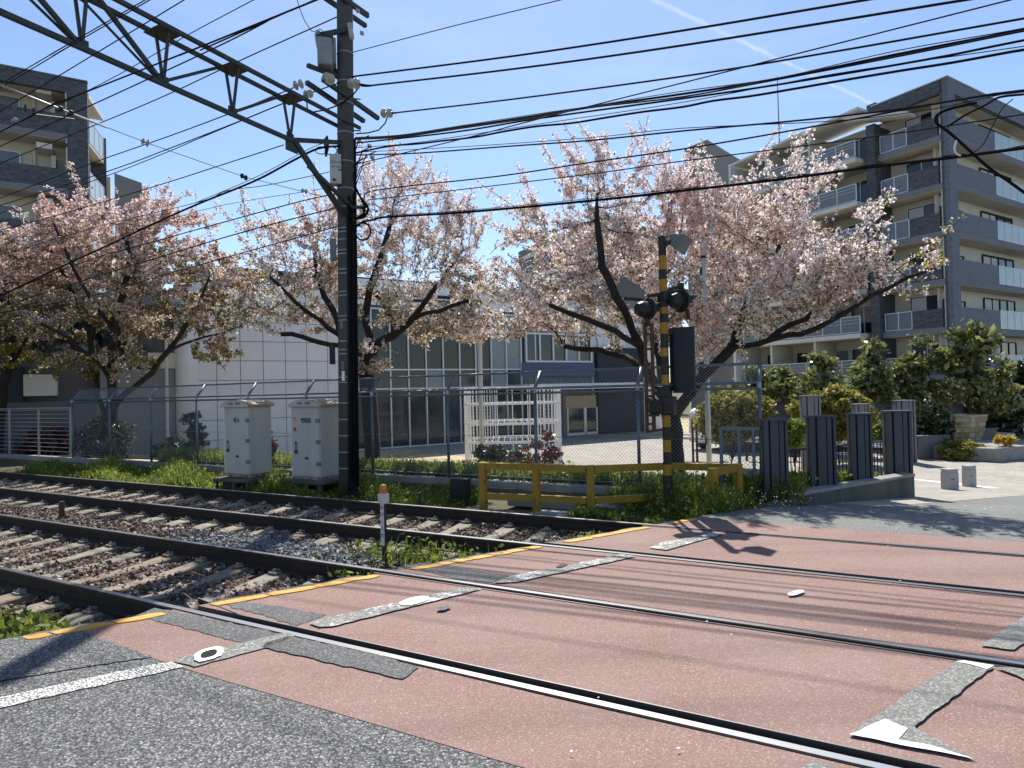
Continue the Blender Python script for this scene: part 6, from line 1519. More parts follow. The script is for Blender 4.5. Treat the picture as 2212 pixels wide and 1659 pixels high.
# ------------------------------------------------------------------ trees and plants
def colonize(seeds, attr, step=0.20, infl=2.6, kill=0.33, iters=90, bias=(0, 0, 0.05)):
    """seeds: list of polylines (lists of points), the first is the trunk; later ones start on an earlier one"""
    pos, par = [], []
    def add(p, q): pos.append(np.array(p, float)); par.append(q); return len(pos) - 1
    tips = []
    for li, pl_ in enumerate(seeds):
        pl_ = [np.array(p, float) for p in pl_]
        if li == 0: cur = add(pl_[0], -1)
        else:
            dd = [np.linalg.norm(p - pl_[0]) for p in pos]; cur = int(np.argmin(dd))
        for k in range(1, len(pl_)):
            a, b = pos[cur] if k == 1 else pl_[k - 1], pl_[k]; n = max(1, int(np.linalg.norm(b - a) / step))
            side = rng.normal(0, 0.03, 3)
            for j in range(1, n + 1):
                f = j / n; cur = add(a + (b - a) * f + side * math.sin(f * math.pi), cur)
        tips.append(cur)
    n_seed = len(pos)
    P_ = np.array(pos); bias = np.array(bias)
    D_ = np.linalg.norm(attr[:, None] - P_[None], axis=2); near = D_.argmin(1); nd_ = D_.min(1)
    alive = nd_ > kill; nch = {}
    for it in range(iters):
        act = alive & (nd_ < infl)
        if not act.any():
            if not alive.any(): break
            infl *= 1.3
            if infl > 8: break
            continue
        idx = near[act]; v = attr[act] - P_[idx]; v /= np.linalg.norm(v, axis=1)[:, None] + 1e-9
        un, inv = np.unique(idx, return_inverse=True); acc = np.zeros((len(un), 3)); np.add.at(acc, inv, v)
        new, npar = [], []
        for u, s_ in zip(un, acc):
            L_ = np.linalg.norm(s_)
            if nch.get(u, 0) >= 4: continue
            s_ = s_ / (L_ + 1e-6) + bias + rng.normal(0, 0.16, 3); s_ /= np.linalg.norm(s_)
            new.append(P_[u] + s_ * step); npar.append(int(u)); nch[u] = nch.get(u, 0) + 1
        if not new: break
        base_i = len(P_); new = np.array(new); P_ = np.vstack([P_, new]); par += npar
        ai = np.where(alive)[0]
        Dn = np.linalg.norm(attr[ai][:, None] - new[None], axis=2); bi = Dn.argmin(1); bd = Dn.min(1)
        up_ = bd < nd_[ai]; nd_[ai[up_]] = bd[up_]; near[ai[up_]] = base_i + bi[up_]
        alive[ai] = nd_[ai] > kill
    return P_, par, n_seed
def radii(P_, par, tip=0.007, expo=2.35, rmax=0.2):
    n = len(P_); acc = np.zeros(n); ch = np.zeros(n, int)
    for i in range(n):
        if par[i] >= 0: ch[par[i]] += 1
    acc[ch == 0] = tip ** expo
    order = range(n - 1, -1, -1)
    for i in order:
        if par[i] >= 0: acc[par[i]] += acc[i]
    r = acc ** (1 / expo); k = rmax / r[0]
    return np.where(r > 0.02, 0.02 + (r - 0.02) * max(0.1, (rmax - 0.02) / max(1e-3, r[0] - 0.02)), r), ch
def limb_mesh(name, P_, par, r, mat, parent, sides=5):
    P_ = np.asarray(P_); idx = np.array([i for i in range(len(par)) if par[i] >= 0]); pa = np.array(par)[idx]
    A_, B_ = P_[pa], P_[idx]; t = B_ - A_; t /= np.linalg.norm(t, axis=1)[:, None] + 1e-9
    ref = np.where(np.abs(t[:, 2:3]) < 0.9, np.array([[0, 0, 1.0]]), np.array([[1.0, 0, 0]])); u = np.cross(t, ref); u /= np.linalg.norm(u, axis=1)[:, None]; w = np.cross(t, u)
    ang = np.arange(sides) * 2 * math.pi / sides
    ringd = np.cos(ang)[None, :, None] * u[:, None] + np.sin(ang)[None, :, None] * w[:, None]
    ra = np.minimum(r[pa], r[idx] * 1.5)
    va = (A_ - t * 0.02)[:, None] + ringd * ra[:, None, None]; vb = (B_ + t * 0.02)[:, None] + ringd * r[idx][:, None, None]
    V = np.concatenate([va, vb], 1).reshape(-1, 3); f = []
    for k in range(sides): f.append([k, (k + 1) % sides, sides + (k + 1) % sides, sides + k])
    Fm = (np.array(f)[None] + (np.arange(len(idx)) * 2 * sides)[:, None, None]).reshape(-1, 4)
    return np_mesh(name, V, Fm, mat, parent, smooth=True)
def flakes(c, size, up=None, aspect=1.0):
    """random rhombus-like quads about points c (n,3), half-size array"""
    n = len(c); u = rng.normal(size=(n, 3)); u /= np.linalg.norm(u, axis=1)[:, None]
    w = rng.normal(size=(n, 3))
    if up is not None: w = w * (1 - up) + np.array([[0, 0, 1.0]]) * up * 2
    v = np.cross(u, w); v /= np.linalg.norm(v, axis=1)[:, None] + 1e-9
    s_ = np.asarray(size)[:, None]; j = rng.uniform(0.75, 1.25, (n, 4, 1))
    q = np.stack([u * s_ * aspect, v * s_, -u * s_ * aspect, -v * s_], 1) * j
    return (c[:, None] + q).reshape(-1, 3), np.arange(n * 4).reshape(-1, 4)
def env_points(ells, n):
    """points in a union of ellipsoids given as (x, y, Y, rx_px, ry_px, depth_m)"""
    vol = np.array([e[3] * e[4] * e[5] * e[2] ** 2 * (e[6] if len(e) > 6 else 1.0) for e in ells], float); cnt = (vol / vol.sum() * n).astype(int) + 6; out = []
    for (x, y, Y, rx, ry, dz), k in zip([e[:6] for e in ells], cnt):
        c = np.array(at(x, y, Y)); q = rng.normal(size=(k, 3)); q /= np.linalg.norm(q, axis=1)[:, None]; q *= rng.uniform(0, 1, (k, 1)) ** (1 / 2.3)
        out.append(c + q * np.array([rx / FPX * Y, dz, ry / FPX * Y]))
    return np.vstack(out)
def cherry(label, trunk, limbs, ells, Y, n_attr, mat, rmax, dens, green, group="blossoming cherry trees along the fence", tall=0.0, fl=(0.012, 0.029)):
    p0 = at(*trunk[0]); z0 = Hxy(p0.x, p0.y) - 0.12
    t = thing("cherry_tree", label, "cherry tree", (p0.x, p0.y, z0), group)
    seeds = [[(p0.x, p0.y, z0)] + [tuple(at(*q)) for q in trunk[1:]]] + [[tuple(at(*q)) for q in l] for l in limbs]
    attr = env_points(ells, n_attr)
    P_, par, ns = colonize(seeds, attr)
    # long straight shoots at the twig ends, outwards and up
    par = list(par); ch = np.zeros(len(P_), int)
    for i, q in enumerate(par):
        if q >= 0: ch[q] += 1
    n_old = len(P_)
    thin0 = [i for i in range(ns, n_old) if ch[i] == 0 or rng.uniform() < 0.16]; cen = attr.mean(0) - np.array([0, 0, 1.0]); ext, ep, ef = [], [], []
    for i in thin0:
        d_ = P_[i] - P_[par[i]]; o_ = P_[i] - cen; d_ = 0.55 * d_ / np.linalg.norm(d_) + 0.55 * o_ / np.linalg.norm(o_) + np.array([0, 0, 0.42 + tall]) + rng.normal(0, 0.22, 3); d_ /= np.linalg.norm(d_)
        cur, q = i, P_[i]; nn = int(rng.integers(2, 8)); bend = rng.normal(0, 0.05, 3)
        for k in range(nn):
            q = q + (d_ + bend * k) * 0.125; ext.append(q); ep.append(cur); ef.append((k + 1) / nn); cur = n_old + len(ext) - 1
    P_ = np.vstack([P_, np.array(ext)]); par += ep; ef = np.concatenate([np.zeros(n_old), np.array(ef)])
    r, ch = radii(P_, par, 0.0055, 2.3, rmax)
    sl = np.arange(ns); r[:ns] = np.maximum(r[:ns], np.interp(np.linalg.norm(P_[:ns] - P_[0], axis=1), [0, 1.6, 3.2, 6.0, 8.0], [rmax, rmax * 0.62, rmax * 0.33, rmax * 0.14, rmax * 0.07]))
    limb_mesh("trunk", P_, par, r, "bark", t, 6)
    thin = np.where((r < 0.030) & (np.arange(len(P_)) >= 1))[0]
    # clumped bloom: a slowly varying weight over the crown
    ph = rng.uniform(0, 6.28, 6); Q = P_[thin]
    wv = 0.5 + 0.5 * np.sin(Q[:, 0] * 1.9 + ph[0] + 1.3 * np.sin(Q[:, 2] * 1.5 + ph[1])) * np.sin(Q[:, 2] * 2.3 + ph[2] + 1.1 * np.sin(Q[:, 1] * 1.7 + ph[3]))
    num = rng.poisson(dens * (0.25 + 1.1 * wv) * (1 - 0.55 * ef[thin]) * np.where(thin >= n_old, 0.6, 1.0)); rep = np.repeat(np.arange(len(Q)), num)
    ctr = Q[rep] + rng.normal(0, 0.050, (len(rep), 3))
    k_ = 6; pts = np.repeat(ctr, k_, 0) + rng.normal(0, 0.024, (len(ctr) * k_, 3))
    sz = rng.uniform(fl[0], fl[1], len(pts))
    # where leaves take over from flowers
    zlo, zhi = np.percentile(pts[:, 2], 4), np.percentile(pts[:, 2], 92); hgt = np.clip((pts[:, 2] - zlo) / (zhi - zlo), 0, 1)
    pg = green[0] + (green[1] - green[0]) * hgt; blot = 0.5 + 0.5 * np.sin(pts[:, 0] * 2.7 + ph[4]) * np.sin(pts[:, 2] * 3.1 + ph[5])
    gm = np.zeros(len(pts), bool); gm = rng.uniform(0, 1, len(pts)) < pg * (0.3 + 1.4 * blot)
    if len(green) > 2:                                    # a tip where leaves rule (x above the given column at the tree's depth)
        gx = at(green[2], 600, Y).x; gm |= (pts[:, 0] > gx) & (rng.uniform(0, 1, len(pts)) < green[3])
    V, Fq = flakes(pts[~gm], sz[~gm]); np_mesh("blossom_crown", V, Fq, mat, t, kind="stuff")
    V, Fq = flakes(pts[gm], sz[gm] * 1.05, None, 1.5); np_mesh("young_leaves", V, Fq, "young_leaf", t, kind="stuff")
    return t, len(P_), len(pts)

st = []
Y3 = 12.8
st.append(cherry("big cherry tree right of the middle, trunk beside the striped signal mast",
  [(1457, 1015, Y3), (1455, 960, Y3), (1449, 905, Y3), (1436, 868, Y3)],
  [[(1436, 868, Y3), (1405, 815, Y3 - 0.2), (1382, 745, Y3 - 0.5), (1358, 690, Y3 - 0.8), (1330, 640, Y3 - 1.0), (1300, 575, Y3 - 0.8), (1292, 500, Y3 - 0.6), (1290, 420, Y3 - 0.5)],
   [(1382, 745, Y3 - 0.5), (1330, 715, Y3 - 1.1), (1270, 690, Y3 - 1.6), (1190, 660, Y3 - 2.0)],
   [(1405, 815, Y3 - 0.2), (1350, 770, Y3 + 0.5), (1290, 755, Y3 + 0.6), (1220, 748, Y3 + 0.4)],
   [(1436, 868, Y3), (1425, 780, Y3 + 0.6), (1412, 700, Y3 + 1.0), (1440, 600, Y3 + 1.3), (1470, 500, Y3 + 1.3)],
   [(1449, 905, Y3), (1490, 850, Y3 - 0.3), (1548, 785, Y3 - 0.6), (1585, 745, Y3 - 0.8), (1660, 735, Y3 - 1.3), (1730, 722, Y3 - 1.7), (1800, 690, Y3 - 2.1), (1880, 640, Y3 - 2.5), (1960, 600, Y3 - 2.8), (2030, 570, Y3 - 3.0)],
   [(1585, 745, Y3 - 0.8), (1600, 690, Y3 - 0.7), (1640, 610, Y3 - 0.5), (1690, 520, Y3 - 0.2), (1730, 430, Y3)],
   [(1490, 850, Y3 - 0.3), (1520, 760, Y3 + 0.7), (1540, 660, Y3 + 1.2), (1570, 560, Y3 + 1.3)],
   [(1660, 735, Y3 - 1.3), (1740, 690, Y3 - 1.7), (1830, 610, Y3 - 2.0), (1890, 500, Y3 - 2.2)]],
  [(1285, 390, Y3 + 0.4, 85, 105, 0.9, 1.2), (1270, 540, Y3 + 0.3, 140, 90, 1.2), (1150, 640, Y3 + 0.2, 115, 85, 1.1, 1.2), (1240, 690, Y3 + 0.5, 165, 50, 1.2, 1.1), (1430, 500, Y3 + 0.6, 160, 125, 1.5),
   (1560, 560, Y3 + 0.2, 165, 135, 1.6), (1650, 480, Y3 - 0.4, 105, 120, 1.3), (1735, 395, Y3 - 0.6, 70, 62, 0.9, 1.3), (1570, 690, Y3 - 0.6, 165, 58, 1.5), (1740, 610, Y3 - 1.6, 115, 95, 1.3, 1.0), (1850, 590, Y3 - 2.3, 100, 80, 1.0, 0.7), (1965, 580, Y3 - 2.9, 80, 45, 0.8, 0.8),
   (1400, 370, Y3 + 0.3, 75, 65, 0.9), (1145, 500, Y3 + 0.2, 75, 75, 0.9, 0.8), (1880, 470, Y3 - 2.2, 50, 50, 0.6, 0.5)],
  Y3, 2500, "blossom", 0.19, 19.0, (0.16, 0.02, 1780, 0.30)))
Y2 = 15.2
st.append(cherry("cherry tree in the middle just right of the utility pole, dark bent trunk",
  [(804, 1010, Y2), (800, 900, Y2), (794, 838, Y2), (790, 800, Y2)],
  [[(790, 800, Y2), (772, 752, Y2 - 0.2), (735, 722, Y2 - 0.5), (690, 690, Y2 - 0.8), (640, 655, Y2 - 1.0), (585, 600, Y2 - 1.1)],
   [(772, 752, Y2 - 0.2), (715, 745, Y2 - 0.9), (655, 728, Y2 - 1.2), (610, 722, Y2 - 1.3)],
   [(790, 800, Y2), (808, 748, Y2 + 0.1), (790, 700, Y2 + 0.3), (800, 620, Y2 + 0.4), (830, 530, Y2 + 0.5), (850, 440, Y2 + 0.5)],
   [(808, 748, Y2 + 0.1), (850, 725, Y2 - 0.2), (890, 690, Y2 - 0.3), (920, 650, Y2 - 0.3), (960, 600, Y2 - 0.2), (1000, 540, Y2)],
   [(850, 725, Y2 - 0.2), (848, 690, Y2 + 0.3), (830, 660, Y2 + 0.6), (815, 640, Y2 + 0.7)],
   [(890, 690, Y2 - 0.3), (950, 672, Y2 - 0.8), (1010, 650, Y2 - 1.0)],
   [(735, 722, Y2 - 0.5), (700, 640, Y2), (680, 560, Y2 + 0.3), (690, 480, Y2 + 0.4)]],
  [(860, 500, Y2 + 0.6, 140, 95, 1.4), (870, 410, Y2 + 0.5, 105, 50, 1.0, 1.2), (700, 560, Y2 + 0.3, 125, 100, 1.3, 0.9), (610, 600, Y2 - 0.2, 80, 85, 1.0, 0.9), (600, 695, Y2 - 0.8, 80, 35, 0.8, 1.0), (960, 600, Y2 + 0.4, 110, 95, 1.3), (900, 690, Y2 + 0.2, 115, 60, 1.2, 0.9), (1010, 715, Y2, 75, 50, 1.0, 1.1), (830, 640, Y2 + 0.6, 90, 60, 1.2, 0.6), (700, 680, Y2 + 0.1, 80, 45, 1.0, 0.5), (800, 775, Y2 - 0.4, 50, 45, 0.6, 1.2), (560, 490, Y2, 55, 50, 0.8, 0.8), (1000, 480, Y2 + 0.3, 60, 60, 0.9), (740, 440, Y2 + 0.3, 80, 50, 0.9)],
  Y2, 1750, "blossom", 0.20, 15.0, (0.26, 0.04), tall=0.3))
Y1 = 21.0
st.append(cherry("cherry tree at left with several dark stems behind the mesh fence",
  [(238, 985, Y1), (240, 930, Y1), (242, 880, Y1), (243, 835, Y1)],
  [[(243, 835, Y1), (243, 780, Y1), (250, 720, Y1), (262, 650, Y1 - 0.2), (280, 560, Y1 - 0.2), (270, 470, Y1)],
   [(242, 880, Y1), (285, 840, Y1 - 0.3), (330, 805, Y1 - 0.5), (362, 760, Y1 - 0.6), (395, 715, Y1 - 0.7), (430, 660, Y1 - 0.8), (455, 590, Y1 - 0.8)],
   [(240, 930, Y1), (212, 850, Y1 + 0.3), (205, 790, Y1 + 0.5), (195, 710, Y1 + 0.6), (150, 620, Y1 + 0.6), (110, 540, Y1 + 0.5)],
   [(243, 835, Y1), (200, 770, Y1 - 0.8), (150, 730, Y1 - 1.2), (90, 700, Y1 - 1.4)],
   [(362, 760, Y1 - 0.6), (420, 735, Y1 - 1.0), (480, 720, Y1 - 1.2), (520, 705, Y1 - 1.2)],
   [(250, 720, Y1), (200, 650, Y1 - 0.6), (150, 560, Y1 - 0.8), (110, 470, Y1 - 0.8)]],
  [(240, 550, Y1 + 0.5, 185, 95, 2.0), (110, 560, Y1 + 0.4, 110, 85, 1.8, 1.1), (185, 455, Y1 + 0.4, 65, 40, 1.0, 1.3), (330, 480, Y1 + 0.5, 125, 50, 1.3, 1.1), (420, 600, Y1 + 0.2, 105, 90, 1.6), (320, 670, Y1 + 0.3, 180, 60, 1.8, 0.55), (130, 680, Y1, 120, 60, 1.5, 0.7), (480, 680, Y1 - 0.5, 80, 50, 1.2, 1.0), (200, 780, Y1 - 0.6, 140, 30, 1.2, 0.6), (470, 770, Y1 - 1.0, 60, 28, 0.8, 1.0), (95, 470, Y1 + 0.3, 40, 30, 0.7), (510, 600, Y1 - 0.2, 50, 55, 0.9)],
  Y1, 2000, "blossom_rosy", 0.22, 13.0, (0.55, 0.03), fl=(0.017, 0.038)))
Y0 = 22.0
st.append(cherry("cherry tree at the left edge with green leaves low down, partly out of the picture",
  [(-10, 985, Y0), (-5, 900, Y0), (2, 840, Y0)],
  [[(2, 840, Y0), (18, 790, Y0), (26, 740, Y0), (30, 680, Y0), (10, 600, Y0)], [(2, 840, Y0), (-50, 760, Y0), (-100, 680, Y0), (-140, 600, Y0)], [(18, 790, Y0), (50, 745, Y0 - 0.5), (75, 700, Y0 - 0.6)]],
  [(-60, 600, Y0, 130, 110, 2.4), (20, 590, Y0, 80, 60, 1.8), (0, 700, Y0, 80, 60, 2.0), (-110, 720, Y0, 110, 80, 2.0), (20, 770, Y0 - 0.5, 60, 40, 1.4)],
  Y0, 900, "blossom_rosy", 0.2, 10, (0.85, 0.05), fl=(0.017, 0.038)))
print("TREES", [(b, c) for a, b, c in st])

def leafy(name, label, cat, base, h_trunk, ells, n_leaf, size, mat, trunk_r=0.06, group=None, stems=7, up=0.15, aspect=1.9):
    """evergreen or shrub: stems that run to clumps of leaves; ells in world (c, rx, ry, rz)"""
    t = thing(name, label, cat, base, group); b = np.array(base)
    P_, par = [b.copy()], [-1]; cur = 0
    for k in range(1, 6): P_.append(b + np.array([rng.normal(0, 0.02), rng.normal(0, 0.02), h_trunk * k / 5])); par.append(cur); cur = len(P_) - 1
    top = cur; cl = []
    vol = np.array([e[1] * e[2] * e[3] for e in ells]); pr = vol / vol.sum()
    nclump = max(10, n_leaf // 40)
    for k in range(nclump):
        e = ells[rng.choice(len(ells), p=pr)]; q = rng.normal(size=3); q /= np.linalg.norm(q); q *= rng.uniform(0.45, 1.0) ** 0.6
        cl.append(np.array(e[0]) + q * np.array(e[1:4]))
    cl = np.array(cl)
    for k in range(min(stems * 3, len(cl))):
        c = cl[k]; s0 = rng.integers(2, top + 1); pp = P_[s0]; prev = s0
        for j in range(1, 5):
            f = j / 4; q = pp + (c - pp) * f + np.array([0, 0, 0.12 * math.sin(f * math.pi)]) + rng.normal(0, 0.03, 3); P_.append(q); par.append(prev); prev = len(P_) - 1
    P_ = np.array(P_); r = np.array([trunk_r * (1 - 0.08 * i) if i <= top else trunk_r * 0.28 for i in range(len(P_))])
    limb_mesh("trunk" if h_trunk > 0.6 else "stems", P_, par, r, "bark_brown", t, 5)
    rep = rng.integers(0, len(cl), n_leaf); spread = min(0.16 if size > 0.05 else 0.10, 0.30 * float(np.mean([min(e[1:4]) for e in ells])))
    pts = cl[rep] + rng.normal(0, 1, (n_leaf, 3)) * np.array([spread, spread, spread * 0.7])
    V, Fq = flakes(pts, rng.uniform(size * 0.6, size * 1.25, n_leaf), up, aspect); np_mesh("foliage", V, Fq, mat, t, kind="stuff")
    return t
def ev(label, x, yb, Y, ells_px, n, size, mat, tr=0.07, name="evergreen_tree", cat="tree", group="evergreen trees before the right apartment block", hz_=1.2, dep=0.9):
    b = at(x, yb, Y); zb = Hxy(b.x, b.y); b.z = zb - 0.03
    ells = [(tuple(at(ex, ey, Y + ed)), rx / FPX * Y, max(0.15, rx / FPX * Y * dep), ry / FPX * Y) for ex, ey, rx, ry, ed in ells_px]
    h = max(hz_, at(x, ells_px[0][1], Y).z - b.z) if hz_ > 0.6 else hz_
    return leafy(name, label, cat, tuple(b), h, ells, n, size, mat, tr, group)
ev("glossy evergreen tree in the middle of the row of three before the right apartment", 1985, 930, 25.5, [(1990, 765, 32, 36, 0), (1960, 815, 40, 36, 0.4), (1985, 850, 40, 30, 0), (1950, 885, 48, 30, 0.3)], 3000, 0.075, "evergreen_leaf")
ev("tallest glossy evergreen tree, at right before the apartment corner", 2095, 930, 24.5, [(2100, 735, 46, 32, 0), (2080, 785, 46, 34, 0.3), (2130, 800, 46, 34, 0.5), (2075, 845, 50, 30, 0), (2140, 860, 56, 36, 0.6)], 5000, 0.075, "evergreen_leaf")
ev("evergreen tree with yellowish top left of the three tall ones", 1880, 930, 25.0, [(1888, 762, 24, 20, 0), (1875, 805, 36, 30, 0), (1885, 855, 46, 32, 0.3)], 2600, 0.075, "evergreen_leaf")
ev("loose pale-leaved evergreen tree under the blossom tip", 1772, 930, 24.5, [(1778, 788, 28, 28, 0), (1770, 840, 42, 32, 0)], 1900, 0.075, "evergreen_leaf")
ev("dark evergreen shrub mass behind the fence end and white lamp pole", 1670, 925, 26.0, [(1690, 838, 62, 30, 0), (1600, 850, 60, 22, 0.4), (1655, 805, 40, 18, 0.5)], 3600, 0.075, "evergreen_leaf")
ev("dark green hedge tree at the right edge behind the tall grey post", 2190, 930, 26.5, [(2200, 850, 40, 70, 0), (2185, 900, 40, 40, 0), (2150, 900, 50, 35, 0.5)], 6000, 0.08, "dark_leaf")
SH = "shrubs of the forecourt and park"
ev("dark camellia bush between the tall gate post and the stone planter", 2015, 960, 22.4, [(2012, 915, 32, 45, 0), (2018, 945, 28, 25, 0)], 3600, 0.06, "dark_leaf", 0.03, "shrub", "shrub", SH, 0.5)
ev("yellow-green bamboo-like shrub behind the lamp pole and gate", 1580, 958, 20.5, [(1585, 885, 78, 38, 0), (1575, 920, 70, 32, 0), (1620, 870, 34, 24, 0)], 8500, 0.05, "lime_leaf", 0.025, "shrub", "shrub", SH, 0.5)
ev("big yellow-green bamboo-like shrub above the second and third louvred posts", 1810, 955, 20.8, [(1805, 870, 62, 32, 0), (1820, 905, 62, 45, 0), (1720, 900, 24, 40, 0)], 8500, 0.05, "lime_leaf", 0.025, "shrub", "shrub", SH, 0.5)
bsh = gpt(2080, 998)
ev("round clipped yellow-green bush on the forecourt edge", 2080, 998, bsh.y + 0.7, [(2068, 978, 34, 20, 0), (2100, 980, 30, 19, 0), (2082, 968, 28, 12, 0)], 6500, 0.042, "lime_leaf", 0.02, "shrub", "shrub", SH, 0.3, 1.0)
ev("small bright yellow spiky plant at the foot of the far grey post", 2163, 958, 21.0, [(2163, 951, 22, 5, 0)], 420, 0.075, "yellow_leaf", 0.015, "yellow_plant", "plant", None, 0.2)
ev("low green shrub between the second louvred post and the pale bench rails", 1715, 962, 18.5, [(1715, 930, 30, 22, 0), (1712, 955, 22, 12, 0)], 1500, 0.045, "weed_leaf", 0.015, "shrub", "shrub", SH, 0.3)
ev("low green shrub beside the outer louvred post before the screen wall", 1905, 955, 22.0, [(1905, 935, 20, 22, 0), (1900, 945, 26, 14, 0)], 1800, 0.05, "weed_leaf", 0.015, "shrub", "shrub", SH, 0.3)
ev("red-leaved shrub between the two beige cabinets", 567, 1005, 15.5, [(568, 965, 22, 32, 0), (562, 985, 18, 20, 0)], 2200, 0.04, "red_leaf", 0.015, "red_shrub", "shrub", "red-leaved shrubs", 0.4)
ev("red-leaved shrub before the white climbing frame", 1165, 1010, 14.5, [(1160, 980, 50, 28, 0), (1125, 995, 44, 16, 0), (1185, 965, 18, 34, 0)], 900, 0.032, "red_leaf", 0.012, "red_shrub", "shrub", "red-leaved shrubs", 0.3)
ev("clipped red hedge behind the thin-bar fence at far left", 110, 985, 24.0, [(112, 948, 42, 22, 0), (105, 965, 44, 18, 0)], 3800, 0.05, "red_leaf", 0.02, "red_hedge", "hedge", None, 0.4)
ev("dark green hedge at far left behind the thin-bar fence", 30, 985, 24.5, [(20, 935, 70, 40, 0), (60, 960, 60, 26, 0), (-60, 930, 60, 45, 0)], 5200, 0.055, "dark_leaf", 0.02, "hedge", "hedge", None, 0.4)
ev("dark climbing shrub round the stems of the left cherry tree", 225, 985, 20.6, [(232, 950, 38, 45, 0), (200, 955, 30, 35, 0)], 3600, 0.055, "dark_leaf", 0.02, "shrub", "shrub", SH, 0.4)
ev("thin young shrub before the grey wall left of the cabinets", 412, 990, 18.2, [(415, 925, 18, 36, 0), (420, 950, 20, 24, 0)], 800, 0.05, "dark_leaf", 0.02, "shrub", "shrub", SH, 0.8)
ev("sparse small-leaved shrub before the grey annexe wall", 375, 985, 19.5, [(370, 965, 30, 18, 0), (345, 975, 25, 12, 0)], 900, 0.045, "dark_leaf", 0.015, "shrub", "shrub", SH, 0.3)
ev("low dark shrub at the foot of the white climbing frame", 1080, 1005, 15.5, [(1060, 980, 30, 20, 0), (1100, 990, 40, 14, 0)], 1800, 0.035, "dark_leaf", 0.012, "shrub", "shrub", SH, 0.3)

# weeds: blades and small leaves
def weeds(name, n, afun, dfun, hfun, mat, kind="stuff", wid=(0.006, 0.014), leafy_=0.5, zfun=zground):
    d = dfun(n); a = afun(n, d); ok = a < (0.515 * d - EDGE_M - 0.05) / 0.857; a, d = a[ok], d[ok]; n = len(a)
    h = hfun(a, d) * rng.uniform(0.35, 1.15, n); z = np.array([zfun(x) for x in d])
    b = np.stack([0.883 * a + 0.469 * d, -0.469 * a + 0.883 * d, z], 1)
    an = rng.uniform(0, 6.28, n); lean = rng.uniform(0.05, 0.5, n); w = rng.uniform(wid[0], wid[1], n)
    tip = b + np.stack([np.cos(an) * lean * h, np.sin(an) * lean * h, h], 1); mid = b * 0.45 + tip * 0.55 + np.stack([-np.cos(an) * lean * h * 0.2, -np.sin(an) * lean * h * 0.2, h * 0.06], 1)
    sd_ = np.stack([-np.sin(an), np.cos(an), 0 * an], 1) * w[:, None]
    V1 = np.stack([b - sd_ * 0.5, b + sd_ * 0.5, mid + sd_, mid - sd_], 1); V2 = np.stack([mid - sd_, mid + sd_, tip + sd_ * 0.15, tip - sd_ * 0.15], 1)
    V = np.concatenate([V1, V2], 1).reshape(-1, 3); nf = n * 2
    k = int(n * leafy_); sel = rng.integers(0, n, k * 2); f = rng.uniform(0.3, 1.0, len(sel))[:, None]
    lp = b[sel] * (1 - f) + tip[sel] * f + rng.normal(0, 0.03, (len(sel), 3)); lv, lf = flakes(lp, rng.uniform(0.012, 0.030, len(sel)), 0.4, 1.6)
    Fq = np.vstack([np.arange(nf * 4).reshape(-1, 4), lf + nf * 4])
    return np_mesh(name, np.vstack([V, lv]), Fq, mat, kind=kind)
def hmain(a, d):
    base_ = np.interp(a, [-20, -12, -7.5, -5.5, -3.2, -2.0, -0.5], [0.40, 0.42, 0.34, 0.10, 0.34, 0.58, 0.60])
    return base_ * np.interp(d, [8.25, 8.5, 9.4, 10.4], [0.55, 0.9, 1.05, 1.15]) * (0.75 + 0.35 * np.sin(a * 2.1 + d * 3.3))
def amix(n, d):
    a = np.where(rng.uniform(0, 1, n) < 0.60, rng.uniform(-3.6, 0.6, n), rng.uniform(-20, -6.0, n)); return a
weeds("weeds", 74000, amix, lambda n: 8.3 + 2.1 * rng.uniform(0, 1, n) ** 1.5, hmain, "weed_leaf")
weeds("park_weeds", 26000, lambda n, d: rng.uniform(-17, -0.4, n), lambda n: 10.75 + np.abs(rng.normal(0, 0.8, n)), lambda a, d: np.interp(a, [-16, -9, -5, -3, 0], [0.5, 0.4, 0.42, 0.36, 0.28]), "weed_leaf")
weeds("ballast_weeds", 900, lambda n, d: rng.normal(-2.75, 0.28, n), lambda n: rng.normal(5.45, 0.14, n), lambda a, d: 0.34 + 0 * a, "weed_leaf", wid=(0.004, 0.009), leafy_=1.2, zfun=lambda d: -0.21)
weeds("thin_weeds", 260, lambda n, d: rng.normal(-4.1, 0.45, n), lambda n: rng.normal(5.55, 0.16, n), lambda a, d: 0.26 + 0 * a, "weed_leaf", wid=(0.003, 0.007), leafy_=0.9, zfun=lambda d: -0.21)
weeds("rail_side_weeds", 260, lambda n, d: rng.normal(-3.55, 0.35, n), lambda n: rng.normal(4.58, 0.04, n), lambda a, d: 0.20 + 0 * a, "weed_leaf", wid=(0.003, 0.006), leafy_=1.4, zfun=lambda d: -0.21)
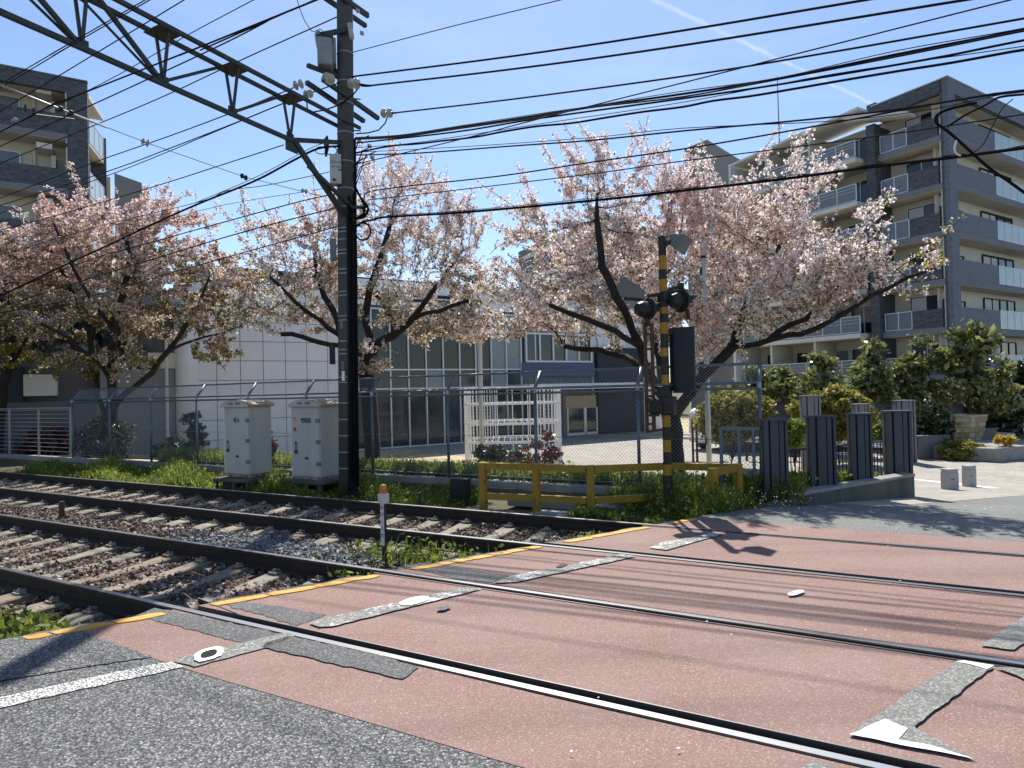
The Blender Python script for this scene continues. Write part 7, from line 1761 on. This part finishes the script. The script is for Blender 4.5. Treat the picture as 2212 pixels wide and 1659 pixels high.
weeds("corner_weeds", 800, lambda n, d: rng.normal(-5.8, 0.5, n), lambda n: rng.uniform(1.9, 2.8, n), lambda a, d: 0.10 + 0 * a, "weed_leaf", wid=(0.004, 0.009), leafy_=1.6, zfun=lambda d: -0.2)
weeds("track_weeds", 350, lambda n, d: rng.uniform(-3, -1.2, n), lambda n: rng.normal(7.0, 0.25, n), lambda a, d: 0.14 + 0 * a, "weed_leaf", wid=(0.004, 0.008), leafy_=1.0, zfun=lambda d: -0.21)
# weeds among the louvred posts, in road coordinates
n = 5200; rr = rng.uniform(wl0 + 0.3, wl1 - 0.1, n); mm = WM + rng.uniform(0.45, 1.3, n)
bx_ = np.stack([0.857 * rr - 0.515 * mm, 0.515 * rr + 0.857 * mm], 1); zz_ = np.array([Hxy(x, y) for x, y in bx_]); hh2 = rng.uniform(0.12, 0.45, n)
an = rng.uniform(0, 6.28, n); sdv = np.stack([-np.sin(an), np.cos(an)], 1) * 0.01; tpv = bx_ + np.stack([np.cos(an), np.sin(an)], 1) * (hh2 * 0.3)[:, None]
V = np.stack([np.c_[bx_ - sdv, zz_ - 0.02], np.c_[bx_ + sdv, zz_ - 0.02], np.c_[tpv + sdv * 0.3, zz_ + hh2], np.c_[tpv - sdv * 0.3, zz_ + hh2]], 1).reshape(-1, 3)
np_mesh("post_weeds", V, np.arange(n * 4).reshape(-1, 4), "weed_leaf", kind="stuff")
V, Fq = flakes(np.c_[tpv, zz_ + hh2 * 0.9], rng.uniform(0.014, 0.035, n), 0.4, 1.6); np_mesh("post_weed_leaves", V, Fq, "weed_leaf", kind="stuff")
# small pale flowers over the weeds
n = 420; a = rng.uniform(-3.3, -0.4, n); d = rng.uniform(8.4, 10.2, n); pts = np.stack([0.883 * a + 0.469 * d, -0.469 * a + 0.883 * d, -0.36 + hmain(a, d) * rng.uniform(0.8, 1.2, n)], 1)
V, Fq = flakes(pts, rng.uniform(0.006, 0.012, n)); np_mesh("weed_flowers", V, Fq, "tiny_flower", kind="stuff")
